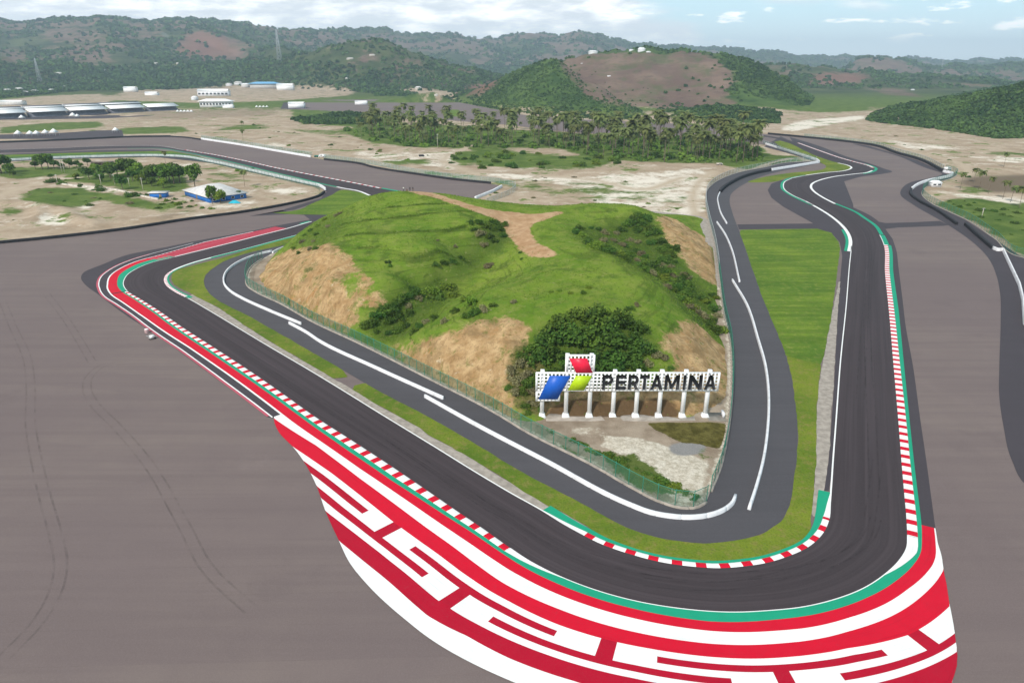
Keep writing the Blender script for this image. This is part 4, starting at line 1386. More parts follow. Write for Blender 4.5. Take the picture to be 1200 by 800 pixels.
for ln in ([(400, 262), (450, 257), (500, 252), (552, 249)], [(404, 276), (450, 273), (500, 270), (545, 268)], [(455, 243), (490, 240), (520, 238)], [(415, 293), (450, 290), (475, 288)], [(430, 300), (480, 308), (530, 300)]):
    q = W(ln)
    # drop the sighted line onto the slope
    tt = np.arange(120, 420, 1.0)
    for i_, (u, v) in enumerate(ln):
        dv = ray(u, v)
        hit = np.where(H + dv[2] * tt <= tps(dv[0] * tt, dv[1] * tt))[0]
        q[i_] = dv[:2] * tt[hit[0] if len(hit) else -1]
    d = dist_line(resample(catmull(q), step=2), HX, HY, False)
    brk = np.clip(.75 + 2.5 * fbm(HX, HY, 9, 3, 71), 0, 1)
    tall = np.maximum(tall, brk * np.exp(-(d / .9)**2))
    HZ0 = HZ0 + .25 * brk * np.exp(-(d / 1.6)**2) * (dI > 3)
rough = np.clip(dI / 6, 0, 1)
ero = fbm(HX * 1.3, HY * .8, 5, 4, 60)
HZ = HZ0 + rough * (.55 * fbm(HX, HY, 9, 4, 40) + 2.0 * fbm(HX, HY, 26, 3, 44) * np.clip(dI / 14, 0, 1) + soil * (2.6 * ero + 1.3 * (.25 - np.abs(fbm(HX * 1.6, HY * .9, 6, 4, 64)))) + .35 * fbm(HX, HY, 2.2, 3, 50) * (1 - path) * (.5 + soil) + dark * .8 * fbm(HX, HY, 4, 3, 55))
HZ = np.minimum(HZ, (dI - 1.0) * 1.8)

m, nt, b = new_mat('hill_turf')
k = N(nt)
o = k.obj()
n1, n2, n3 = k.noise(o, .05, 5, .6), k.noise(o, .28, 6, .65), k.noise(o, 1.6, 5, .7)
gr = k.mix(k.rng(n1, .32, .68), (.115, .215, .018), (.205, .290, .034))
gr = k.mix(k.rng(n2, .42, .72, 0, .8), gr, (.250, .285, .060))
gr = k.mix(k.rng(k.noise(o, .11, 7, .7), .54, .70, 0, .75), gr, (.070, .135, .018))
gr = k.mix(k.attr('tall'), gr, (.045, .070, .012))
gr = k.mix(k.math('MULTIPLY', k.attr('dark'), .75), gr, (.038, .072, .014))
gr = k.mix(k.rng(n3, .48, .8, 0, .40), gr, (.050, .085, .012))
gr = k.mix(k.rng(k.noise(o, .7, 6, .72), .56, .70, 0, .7), gr, (.30, .285, .115))
gr = k.mix(k.rng(k.noise(o, .09, 8, .72), .55, .64, 0, .6), gr, (.060, .105, .016))
# terracettes trodden along the slope
sn = k.noise(o, 1.0, 4, .6, stretch=(.05, .05, 1.6))
gr = k.mix(k.rng(sn, .52, .66, 0, .45), gr, (.050, .082, .012))
so_ = k.mix(k.rng(n2, .3, .7), (.37, .225, .10), (.58, .405, .215))
so_ = k.mix(k.rng(k.noise(o, .9, 6, .7), .48, .72, 0, .75), so_, (.24, .15, .075))
so_ = k.mix(k.rng(k.noise(o, .12, 6, .66), .52, .66, 0, .7), so_, (.24, .165, .08))
so_ = k.mix(k.rng(k.noise(o, .17, 7, .7), .58, .70, 0, .8), so_, (.46, .235, .085))
so_ = k.mix(k.rng(k.noise(o, .26, 8, .75), .60, .70, 0, .8), so_, (.66, .57, .42))
so_ = k.mix(k.rng(k.noise(o, 1.0, 6, .7, stretch=(.8, .8, .12)), .50, .68, 0, .6), so_, (.22, .135, .06))
so_ = k.mix(k.rng(k.noise(o, .30, 9, .75), .53, .64, 0, .85), so_, (.16, .175, .045))
pa = k.mix(k.rng(n2, .3, .7), (.42, .245, .125), (.58, .39, .235))
pa = k.mix(k.rng(n3, .5, .75, 0, .6), pa, (.30, .19, .10))
sm = k.math('ADD', k.attr('soil'), k.math('MULTIPLY', k.math('SUBTRACT', k.noise(o, .22, 8, .75), .5), 1.9))
c = k.mix(k.rng(sm, .36, .66), gr, so_)
pm = k.math('ADD', k.attr('path'), k.math('MULTIPLY', k.math('SUBTRACT', k.noise(o, .25, 8, .75), .5), 1.5))
c = k.mix(k.rng(pm, .35, .6), c, pa)
c = k.mix(k.rng(k.math('ADD', k.attr('brown_strip'), k.math('MULTIPLY', k.math('SUBTRACT', n2, .5), .8)), .4, .62), c, k.mix(n3, (.095, .058, .028), (.165, .105, .055)))
c = k.mix(k.rng(k.math('ADD', k.attr('weedy'), k.math('MULTIPLY', k.math('SUBTRACT', n2, .5), 1.3)), .45, .7), c, k.mix(k.rng(n3, .35, .65), (.075, .090, .020), (.19, .165, .06)))
k.set(b, 'Base Color', c)
b.inputs['Roughness'].default_value = .95
b.inputs['Specular IOR Level'].default_value = .05
k.bump(k.math('ADD', n3, k.noise(o, 5, 3, .7)), .8, .35, b)
M['hill'] = m
keepv = HZ > -1.2
nr2, nc2 = HX.shape
cells = (np.arange(nr2 - 1)[:, None] * nc2 + np.arange(nc2 - 1))
kv = keepv[:-1, :-1] | keepv[1:, 1:] | keepv[:-1, 1:] | keepv[1:, :-1]
cells = cells[kv]
used = np.zeros(HX.size, bool)
Fh = np.c_[cells, cells + 1, cells + nc2 + 1, cells + nc2]
used[Fh.ravel()] = True
remap = np.cumsum(used) - 1
pick = lambda a: a.ravel()[used]
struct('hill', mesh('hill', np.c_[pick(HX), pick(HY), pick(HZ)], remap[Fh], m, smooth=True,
                    attrs=dict(soil=pick(soil), path=pick(path), dark=pick(dark), tall=pick(tall), brown_strip=pick(brown_strip), weedy=pick(weedy))))


def hill_z(x, y):
    j = np.clip(((np.asarray(x) - gx[0]) / .8).astype(int), 0, nc2 - 2)
    i = np.clip(((np.asarray(y) - gy[0]) / .8).astype(int), 0, nr2 - 2)
    fx, fy = (x - gx[j]) / .8, (y - gy[i]) / .8
    return (HZ[i, j] * (1 - fx) + HZ[i, j + 1] * fx) * (1 - fy) + (HZ[i + 1, j] * (1 - fx) + HZ[i + 1, j + 1] * fx) * fy


def on_hill(u, v):
    """first point of the hill met along a sight line"""
    d = ray(u, v)
    t = np.arange(60, 460, .35)
    x, y, z = d[0] * t, d[1] * t, H + d[2] * t
    ok = (x > gx[0] + 1) & (x < gx[-1] - 1) & (y > gy[0] + 1) & (y < gy[-1] - 1)
    hz = np.full(len(t), -9.0)
    hz[ok] = np.maximum(hill_z(x[ok], y[ok]), .1)
    hit = np.where(ok & (z <= hz))[0]
    if len(hit) == 0:
        p = at(u, v)
        return np.array([p[0], p[1], 0.1])
    i = hit[0]
    return np.array([x[i], y[i], hz[i]])


# level ground inside the fence: dirt, pale rubble, gravel and weeds in front of the sign
m, nt, b = new_mat('rubble_ground')
k = N(nt)
o = k.obj()
c = k.mix(k.rng(k.noise(o, .15, 6, .65), .35, .65), (.26, .20, .145), (.40, .325, .25))
rub = k.noise(o, .24, 10, .8)
c = k.mix(k.rng(k.math('ADD', k.attr('pale'), k.math('MULTIPLY', k.math('SUBTRACT', rub, .5), 1.3)), .45, .65), c, k.mix(k.rng(k.noise(o, 1.1, 7, .75), .35, .65), (.44, .38, .29), (.72, .66, .56)))
c = k.mix(k.rng(k.attr('gravel'), .3, .7), c, k.mix(k.noise(o, 3, 4), (.20, .195, .19), (.33, .32, .31)))
c = k.mix(k.rng(k.math('ADD', k.attr('moss'), k.math('MULTIPLY', k.math('SUBTRACT', rub, .5), 1.2)), .38, .6), c, k.mix(k.rng(k.noise(o, .5, 7, .72), .35, .65), (.070, .062, .016), (.155, .135, .040)))
c = k.mix(k.rng(k.math('ADD', k.attr('weed'), k.math('MULTIPLY', k.math('SUBTRACT', k.noise(o, .4, 6, .7), .5), 1.4)), .55, .75), c, k.mix(k.noise(o, 1.5, 5), (.06, .10, .018), (.15, .18, .05)))
c = k.mix(k.rng(k.math('ADD', k.attr('brown_strip'), k.math('MULTIPLY', k.math('SUBTRACT', rub, .5), .6)), .4, .65), c, (.105, .066, .036))
k.set(b, 'Base Color', c)
b.inputs['Roughness'].default_value = .95
b.inputs['Specular IOR Level'].default_value = .05
k.bump(k.math('ADD', rub, k.noise(o, 3, 4, .7)), .8, .3, b)
ax, ay = np.arange(-92, 66, .5), np.arange(86, 250, .5)
AX, AY = np.meshgrid(ax, ay)
AU, AV = sight(AX, AY, np.zeros(AX.shape))


def amask(polys, n=8):
    a = np.zeros(AX.shape)
    for amt, p in polys:
        a = np.maximum(a, amt * inside(np.array(p, float), AU, AV))
    for _ in range(n):
        a = (a + np.roll(a, 1, 0) + np.roll(a, -1, 0) + np.roll(a, 1, 1) + np.roll(a, -1, 1)) / 5
    return a


dA = dist_line(ISLE[::2], AX, AY)
insA = inside(ISLE, AX, AY)
near_edge = np.clip(1 - dA / 3.0, 0, 1) * insA
AZ = np.where(insA, .09 + np.clip(dA / 4, 0, 1) * np.maximum(0, .25 + .5 * fbm(AX, AY, 5, 4, 77)), .09)
at_attrs = dict(
    pale=np.maximum(amask([(.9, [(698, 524), (720, 512), (760, 516), (800, 530), (832, 540), (826, 580), (812, 592), (790, 590), (760, 560), (740, 540)]), (.5, [(640, 500), (700, 498), (720, 512), (690, 520)])]), .75 * near_edge),
    gravel=amask([(1, [(784, 522), (800, 519), (830, 522), (824, 532), (800, 536), (784, 532)])], 6),
    moss=amask([(1, [(757, 497), (851, 497), (848, 515), (842, 526), (800, 520), (782, 512), (768, 505)])], 1),
    weed=np.maximum(amask([(.9, [(700, 530), (745, 532), (790, 565), (800, 588), (770, 584), (720, 560)]), (.7, [(815, 528), (838, 522), (832, 545), (815, 545)]), (.8, [(650, 515), (700, 540), (690, 545), (640, 520)])]), .28),
    brown_strip=amask([(1, [(660, 478), (720, 474), (790, 478), (800, 490), (640, 492), (640, 484)])]))  # the dark brown strip carried on over the level ground
AC = (np.arange(len(ay) - 1)[:, None] * len(ax) + np.arange(len(ax) - 1))
cx_, cy_ = AX[:-1, :-1] + .25, AY[:-1, :-1] + .25
kin = inside(ISLE, cx_, cy_) & (dist_line(ISLE[::2], cx_, cy_) > .3)
AC = AC[kin]
usedA = np.zeros(AX.size, bool)
FA = np.c_[AC, AC + 1, AC + len(ax) + 1, AC + len(ax)]
usedA[FA.ravel()] = True
rm = np.cumsum(usedA) - 1
pk = lambda a: a.ravel()[usedA]
struct('rubble_ground', mesh('rubble_ground', np.c_[pk(AX), pk(AY), pk(AZ)], rm[FA], m, smooth=True, attrs={a: pk(v) for a, v in at_attrs.items()}))
nI = len(ISLE)
sheet('island_edge', ISLE, .075, M['concrete'])
# ------------------------------------------------------------------ barriers and fences
def wall_mesh(name, q, thick, h, mat_, z0=0.0, origin=(0, 0), batter=.06, tyres=False):
    n = normals(q)
    if tyres:
        L = arclen(q)
        bul = .16 * np.abs(np.sin(L / .66 * math.pi))
        zs = [0, .12, .22, .34, .46, .56, .68, .80, .90, 1.02]
        prof = [(-thick / 2, z0)]
        rows = []
        for sgn in (-1, 1):
            lst = [(z * h / 1.02, (.10 if i % 3 == 1 else .0)) for i, z in enumerate(zs)]
            for z, e in (lst if sgn < 0 else lst[::-1]):
                rows.append((q + n * (sgn * (thick / 2 + e + bul))[:, None], z0 + z))
    else:
        # cast lengths butt against each other with an open joint
        L = arclen(q)
        js = np.arange(2.0, L[-1] - 1, 4.0)
        ss = np.sort(np.concatenate([L, js - .09, js, js + .09]))
        isj = np.isin(ss, js)
        q = np.c_[np.interp(ss, L, q[:, 0]), np.interp(ss, L, q[:, 1])]
        n = np.c_[np.interp(ss, L, n[:, 0]), np.interp(ss, L, n[:, 1])]
        n = n / (np.linalg.norm(n, axis=1)[:, None] + 1e-9)
        n = n * np.where(isj, .45, 1.0)[:, None]
        rows = [(q - n * (thick / 2 + batter), z0), (q - n * thick / 2, z0 + h - .05), (q - n * (thick / 2 - .05), z0 + h), (q + n * (thick / 2 - .05), z0 + h), (q + n * thick / 2, z0 + h - .05), (q + n * (thick / 2 + batter), z0)]
    m_ = len(q)
    V = np.vstack([np.c_[r - np.array(origin), np.full(m_, z)] for r, z in rows])
    Fc = []
    R = len(rows)
    for r in range(R - 1):
        for i in range(m_ - 1):
            Fc.append([r * m_ + i, r * m_ + i + 1, (r + 1) * m_ + i + 1, (r + 1) * m_ + i])
    Fc.append([r * m_ for r in range(R)])
    Fc.append([r * m_ + m_ - 1 for r in range(R)][::-1])
    return mesh(name, V, Fc, mat_)


def barrier(name, pts, label, cat, thick=.42, h=.72, mat_='wallwhite', step=1.0, smooth=True, group=None, tyres=False, z0=0.05):
    q = curve(pts, step, smooth) if not isinstance(pts, np.ndarray) else pts
    o = link(name, wall_mesh(name, q - q[0], thick, h, M[mat_], z0, tyres=tyres))
    o.location = (q[0][0], q[0][1], 0)
    return tag(o, label, cat, group)


post_bm = MB().tube([(0, 0, 0), (0, 0, 1)], .05, 6).me('post', M['postgreen'])
post_pale = MB().tube([(0, 0, 0), (0, 0, 1)], .05, 6).me('post', M['galv'])


def fence(pts, h, spacing, label, group=None, pale=False, plinth=.35, z0=0.08):
    q = curve(pts, .8) if not isinstance(pts, np.ndarray) else pts
    L = arclen(q)
    t = thing('wire_fence', label, 'fence', (q[0][0], q[0][1], 0), group=group)
    p = q - q[0]
    n = len(p)
    V = np.vstack([np.c_[p, np.full(n, z0 + plinth)], np.c_[p, np.full(n, z0 + h)]])
    i = np.arange(n - 1)
    link('wire_mesh', mesh('wire_mesh', V, np.c_[i, i + 1, i + 1 + n, i + n], M['wirelight' if pale else 'wire']), t)
    if plinth > .1:
        link('plinth', wall_mesh('plinth', p, .5, plinth, M['concrete'], z0 - .05), t)
    rail = np.c_[p[::3], np.full(len(p[::3]), z0 + h)]
    MB().tube(rail, .06, 5).build('top_rail', M['galv' if pale else 'postgreen'], t)
    k = min(99, int(L[-1] / spacing))
    for s in np.linspace(0, L[-1], k + 1)[:99]:
        o = link('post', post_pale if pale else post_bm, t, (np.interp(s, L, p[:, 0]), np.interp(s, L, p[:, 1]), z0))
        o.scale = (1.3, 1.3, h + .25)
    return t


FG = 'wire fences round the circuit'
fence(fw[8:], 3.1, 2.9, 'green wire fence on a concrete plinth below the tan cliffs of the grassy hill', FG)
fence(fe[1:140], 3.0, 3.0, 'green wire fence along the service road from the sign corner past the steep east slope', FG)
fence(fe[140:], 3.2, 5.5, 'green wire fence bordering the sand beside the curving far end of the service road', FG, pale=True)
inf = curve(WALL_STRAIGHT, 2.0)
nin = normals(inf)
inf2 = inf + nin * (3.2 if np.dot(nin[40], at(200, 230) - inf[40]) > 0 else -3.2)
fence(inf2[:220], 3.0, 5.0, 'teal wire fence behind the white wall of the upper straight, house side', FG, pale=False, plinth=.1, z0=-.2)
oc = curve(WALL_OUTER_C + [(604, 221.5), (570, 238)], 1.5)
fence(curve([(380, 185.5), (424, 191), (489, 203), (540, 210), (585, 214.5), (603, 219), (600, 226), (570, 239)], 1.5), 3.0, 4.5, 'pale wire fence behind the tyre wall of the upper run-off, turning at its blunt corner', FG, pale=True, plinth=.1, z0=-.2)
fence(curve([(236, 161.5), (285, 168.5), (320, 174.5), (366, 182)], 1.5), 2.6, 4.5, 'pale wire fence behind the long white wall above the red and white kerb', FG, pale=True, plinth=.1, z0=-.2)
fence(curve(EAST_FENCE[:-1] + [('w', 215, 236)], 1.0), 3.2, 3.6, 'green wire fence on the east edge above bright green scrub', FG, plinth=.2, z0=.0)
fence(curve([(942, 160), (1000, 166), (1017.5, 168.3), (1052.5, 178.6), (1078, 185.5), (1106, 198.5)], 1.5), 3.0, 5.0, 'weathered wire fence behind the dark tyre wall under the eastern green hill', FG, pale=True, plinth=.1, z0=-.2)
fence(curve([(894, 168), (928, 180), (950, 187)], 1.5), 3.0, 5, 'short pale wire fence between the palm grove and the narrow grass wedge of the esses', FG, pale=True, plinth=.1, z0=-.2)

BG = 'low white walls on the service road'
barrier('concrete_barrier', [(318.7, 295), (301, 299.5), (280, 308), (266.5, 318), (262.5, 326), (263, 333.5), (272, 343.5), (286, 351.5), (313.5, 364), (353, 380.5)], 'low white wall bending round the western loop of the service road', 'barrier', group=BG)
barrier('concrete_barrier', [(339, 379.5), (360, 391), (374, 400.5), (440, 432), (519.5, 468)], 'low white wall, straight length below the western tan cliff, overlapping the loop wall', 'barrier', group=BG)
barrier('concrete_barrier', [(498, 465.5), (562.5, 501.5), (640, 542), (740, 594), (761, 602), (784, 606.5), (810, 608), (833, 605), (850, 598), (858, 591), (861.5, 583)], 'long low white wall ending in a hook at the sharp tip of the island', 'barrier', group=BG)
barrier('concrete_barrier', [(877.5, 597.5), (885.5, 573), (894, 541), (899.6, 501), (900.5, 462.5), (897, 431), (888, 398), (876, 360), (858, 329)], 'curving low white wall beside the road east of the sign', 'barrier', group=BG)
barrier('concrete_barrier', [(866.5, 331), (857, 292), (850, 276), (840, 261)], 'pale wall with bend in it next to the square green lawn', 'barrier', group=BG)
barrier('concrete_barrier', [(851.5, 262.5), (845, 251), (842, 241), (841, 232.5), (843.5, 226)], 'short pale wall at the narrow northern end of the service road', 'barrier', group=BG)
barrier('concrete_barrier', [(334, 290.5), (326, 293.5), (319.5, 297)], 'stub of white wall half hidden behind the western foot of the hill', 'barrier', group=BG)
barrier('concrete_barrier', WALL_STRAIGHT[:-1] + [('w', -480, 500)], 'long white wall along the infield side of the upper straight', 'barrier', thick=.8, h=1.5)
barrier('concrete_barrier', WALL_OUTER_B, 'white wall above the brown run-off of the upper straight', 'barrier', thick=.8, h=1.6)
barrier('concrete_barrier', WALL_OUTER_D, 'white wall closing the blunt corner of the upper run-off, beyond the hilltop path', 'barrier', thick=.8, h=1.4, smooth=False)
barrier('concrete_barrier', [(904, 200.2), (930, 196), (960, 191), (957, 188.5), (932, 180.5), (897, 169.5)], 'white wall pointing into the esses like an arrowhead', 'barrier', thick=.8, h=1.6, smooth=False)
barrier('concrete_barrier', [(1105, 202), (1114, 203.8), (1115, 206.5), (1104, 209.5), (1091, 212), (1076, 217), (1068, 222.5)], 'white wall round the eastern recess beside a small white cabin', 'barrier', thick=.8, h=1.5)
barrier('concrete_barrier', [(1163, 292), (1169, 294.5), (1175, 294), (1194, 335), (1198, 352), (1200, 380), ('w', 110, 100)], 'pale wall leaving the right border of the eastern run-off', 'barrier', smooth=False, h=1.2)
barrier('concrete_barrier', [('w', 193, 222), (1198, 352)], 'short pale wall meeting the eastern border wall at a sharp angle', 'barrier', smooth=False, h=1.2)
barrier('tyre_barrier', WALL_INFIELD, 'long dark tyre wall between the huge western apron and the dirt track', 'tyre wall', thick=.8, h=1.1, mat_='rubber', step=.33, tyres=True)
barrier('tyre_barrier', [(200, 160.6), (215, 161.5), (235, 164.2)], 'dark tyre wall joining the western end of the upper white wall', 'tyre wall', thick=.8, h=1.2, mat_='rubber', step=.33, tyres=True)
barrier('tyre_barrier', WALL_OUTER_A[1:6], 'distant dark tyre wall below the five white tents', 'tyre wall', thick=1.2, h=1.6, mat_='rubber', step=.33, tyres=True)
barrier('tyre_barrier', WALL_OUTER_C[:-1], 'dark tyre wall between the upper run-off and the pale sand', 'tyre wall', thick=.8, h=1.2, mat_='rubber', step=.33, tyres=True)
barrier('tyre_barrier', [(843.5, 226), (849, 220.5), (857, 215.3), (872.5, 208), (888, 203.5), (903, 200.7)], 'dark tyre wall on the inside of the left hand curve by the grove', 'tyre wall', thick=1.2, h=1.7, mat_='rubber', step=.33, tyres=True)
barrier('tyre_barrier', EAST_EDGE[1:], 'dark tyre wall along the far eastern run-off under the green hill', 'tyre wall', thick=1.2, h=1.7, mat_='rubber', step=.33, tyres=True)
barrier('tyre_barrier', [(1067.5, 222.5), (1067, 228), (1077, 236.5), (1096, 246.5), (1121, 263.5)], 'dark tyre wall between the eastern recess and the dark crossing strip', 'tyre wall', thick=.8, h=1.2, mat_='rubber', step=.33, tyres=True)
barrier('tyre_barrier', [(1131, 264), (1146, 277.5), (1163, 292)], 'dark tyre wall slanting down to the pale eastern border wall', 'tyre wall', thick=.8, h=1.2, mat_='rubber', step=.33, tyres=True)

# ------------------------------------------------------------------ the sign
YS = at(640, 491)[1]
sxz = lambda u, v: ((ray(u, v)[0] / ray(u, v)[1]) * YS, zat(v, YS))
sign = thing('sign_board', 'white lattice sign on eight white columns, black lettering and three coloured slanted shapes', 'sign', (0, YS, 0))
for u in (635, 663, 690.5, 718, 745, 772, 799.5, 826.5):
    x0 = at(u, 491)[0]
    top = zat(415.5, YS) if u in (663,) else zat(434.5, YS)
    if u == 690.5:
        top = zat(415.5, YS)
    col = MB().box((x0, .6, (top + .5) / 2), (.78, .6, top - .5)).build('column', M['steelwhite'], sign)
    MB().box((x0, .6, .5), (1.9, 1.9, 1.1), 0, 0, .5).box((x0, .6, .12), (2.2, 2.0, .24)).build('footing', M['steelwhite'], col)


def lattice(u0, v0, u1, v1, cell=.74, bar=.28):
    x0, z1 = sxz(u0, v0)
    x1, z0 = sxz(u1, v1)
    x0, x1 = min(x0, x1), max(x0, x1)
    mb = MB()
    nx, nz = max(2, round((x1 - x0) / cell)), max(2, round((z1 - z0) / cell))
    for i in range(nx + 1):
        x = x0 + (x1 - x0) * i / nx
        w = bar * (1.5 if i in (0, nx) else 1)
        mb.box((x, 0, (z0 + z1) / 2), (w, .20, z1 - z0 + bar))
    for j in range(nz + 1):
        z = z0 + (z1 - z0) * j / nz
        w = bar * (1.5 if j in (0, nz) else 1)
        mb.box(((x0 + x1) / 2, 0, z), (x1 - x0 + bar, .17, w))
    return mb.build('lattice_panel', M['steelwhite'], sign)


lattice(629, 437, 840.5, 457)
lattice(629, 459.5, 655, 468.7)
lattice(665, 416.5, 695.5, 434.5)


def shape(pts, mat_):
    poly = [sxz(*p) for p in pts]
    V = [(x, -.19, z) for x, z in poly] + [(x, -.26, z) for x, z in poly]
    n = len(poly)
    mb = MB().add(V, [list(range(n)), [n + k for k in range(n)][::-1]] + [[k, n + k, n + (k + 1) % n, (k + 1) % n] for k in range(n)])
    return mb.build('coloured_panel', M[mat_], sign)


shape([(644.4, 439.6), (668.5, 439.6), (653, 467), (631, 467)], 'signblue')
shape([(675, 439.6), (694, 439.6), (684, 456.5), (665, 456.5)], 'signlime')
shape([(667, 419.3), (688, 419.3), (694.3, 436), (675, 436)], 'signred')
WORD = [('P', 488, 546), ('E', 560, 616), ('R', 628, 686), ('T', 690, 742), ('A', 748, 816), ('M', 823, 906), ('I', 923, 941), ('N', 953, 1030), ('A', 1038, 1106)]
GLYPH = {   # outlines in a unit box, holes after the outer loop
    'P': [[(0, 0), (.27, 0), (.27, .33), (.62, .33), (.86, .42), (1, .58), (1, .76), (.86, .92), (.62, 1), (0, 1)], [(.27, .54), (.27, .79), (.58, .79), (.70, .74), (.72, .66), (.68, .58), (.58, .54)]],
    'E': [[(0, 0), (1, 0), (1, .22), (.30, .22), (.30, .40), (.92, .40), (.92, .61), (.30, .61), (.30, .78), (1, .78), (1, 1), (0, 1)]],
    'R': [[(0, 0), (.27, 0), (.27, .34), (.45, .34), (.70, 0), (1, 0), (.72, .37), (.88, .46), (.96, .60), (.96, .76), (.84, .92), (.62, 1), (0, 1)], [(.27, .54), (.27, .79), (.56, .79), (.67, .74), (.69, .66), (.65, .58), (.56, .54)]],
    'T': [[(.36, 0), (.64, 0), (.64, .77), (1, .77), (1, 1), (0, 1), (0, .77), (.36, .77)]],
    'A': [[(0, 0), (.25, 0), (.33, .20), (.67, .20), (.75, 0), (1, 0), (.62, 1), (.38, 1)], [(.40, .40), (.50, .70), (.60, .40)]],
    'M': [[(0, 0), (.20, 0), (.20, .62), (.42, .06), (.58, .06), (.80, .62), (.80, 0), (1, 0), (1, 1), (.76, 1), (.50, .38), (.24, 1), (0, 1)]],
    'I': [[(0, 0), (1, 0), (1, 1), (0, 1)]],
    'N': [[(0, 0), (.25, 0), (.25, .60), (.74, 0), (1, 0), (1, 1), (.75, 1), (.75, .40), (.26, 1), (0, 1)]]}
for ch, xa, xb in WORD:
    x0, zb = sxz(600 + (xa - 2) / 4.615, 455.9)
    x1, zt = sxz(600 + (xb + 2) / 4.615, 438.8)
    loops = [[(x0 + x * (x1 - x0), zb + z * (zt - zb)) for x, z in lp] for lp in GLYPH[ch]]
    flat = [p for lp in loops for p in lp]
    n = len(flat)
    tri = tessellate_polygon([[Vector((x, z, 0)) for x, z in lp] for lp in loops])
    V = [(x, -.27, z) for x, z in flat] + [(x, -.19, z) for x, z in flat]
    F = [list(t_) for t_ in tri] + [[n + k_ for k_ in t_][::-1] for t_ in tri]
    b0 = 0
    for lp in loops:
        m_l = len(lp)
        F += [[b0 + k_, b0 + (k_ + 1) % m_l, n + b0 + (k_ + 1) % m_l, n + b0 + k_] for k_ in range(m_l)]
        b0 += m_l
    link('letter', mesh('letter', V, F, M['black']), sign)
# the concrete slab the columns stand on and its low end wall
xa, ya = at(640, 494)
xb, yb = at(851, 494)
struct('concrete_slab', MB().box(((xa + xb) / 2, YS + .4, .05), (xb - xa, 3.4, .7)).me('concrete_slab', M['concrete']))
tag(MB().box((0, 0, .55), (.4, 1.5, 1.1)).build('end_wall', M['wallwhite'], None, False, (at(847, 490)[0], YS + .6, .3)), 'small white end wall at the right end of the sign slab', 'wall')

# ------------------------------------------------------------------ foliage
def leaf_cloud(r, lobes, n, size, flat=.35, jit=.35):
    lob = np.array(lobes, float)
    w = lob[:, 3] * lob[:, 4] * lob[:, 5]
    idx = r.choice(len(lob), n, p=w / w.sum())
    d = r.normal(size=(n, 3))
    d /= np.linalg.norm(d, axis=1)[:, None]
    rad = r.uniform(.35, 1.0, n)**.45
    c = lob[idx, :3] + d * rad[:, None] * lob[idx, 3:6]
    c += r.normal(size=(n, 3)) * jit * size
    nrm = d * .8 + r.normal(size=(n, 3)) * .55 + np.array([0, 0, .45])
    nrm /= np.linalg.norm(nrm, axis=1)[:, None]
    a = np.cross(nrm, r.normal(size=(n, 3)))
    a /= np.linalg.norm(a, axis=1)[:, None] + 1e-9
    b = np.cross(nrm, a)
    s = size * r.uniform(.6, 1.35, n)[:, None]
    lift = nrm * s * flat * .5
    V = np.stack([c - a * s * .6 - b * s * .35 - lift, c + a * s * .1 - b * s * .62 + lift * .4, c + a * s * .65 + b * s * .1 - lift * .6, c - a * s * .1 + b * s * .6 + lift], 1).reshape(-1, 3)
    F = np.arange(4 * n).reshape(n, 4)
    clump = vnoise(c[:, 0] * .9 / max(size, .3), c[:, 1] * .9 / max(size, .3), 5)
    tint = np.clip(.25 + .55 * (clump - .2) + r.normal(size=n) * .16, 0, 1)
    return V, F, np.repeat(tint, 4)


def bush_mesh(seed, rad, h, n, size, mat_, nl=5):
    r = np.random.default_rng(seed)
    lobes = []
    for i in range(nl):
        a, q = r.uniform(0, 6.28), r.uniform(.1, .95) * rad
        s = r.uniform(.26, .58) * rad
        lobes.append((q * math.cos(a), q * math.sin(a), h * r.uniform(.18, .58) * (1.15 - q / rad * .55), s, s * r.uniform(.8, 1.2), h * r.uniform(.22, .40)))
    V, F, t = leaf_cloud(r, lobes, n, size)
    V[:, 2] = np.maximum(V[:, 2], -.3)
    return mesh('shrub', V, F, mat_, attrs=dict(tint=t))


SH = {k_: [bush_mesh(100 + 7 * i + hash_, 1.0, 1.25, 640, .145, LEAF[k_], 9) for i in range(6)] for hash_, k_ in enumerate(('bush', 'dark', 'lime', 'dry'))}
for k_ in SH:
    for me_ in SH[k_]:
        me_.use_fake_user = False


def shrub(p, rad, kind, label, group, name='shrub', hs=1.0):
    o = link(name, random.choice(SH[kind]))
    o.location = (p[0], p[1], p[2] - .15)
    o.rotation_euler = (0, 0, random.uniform(0, 6.28))
    o.scale = (rad, rad * random.uniform(.85, 1.1), rad * hs * random.uniform(.8, 1.1))
    return tag(o, label, 'shrub', group)


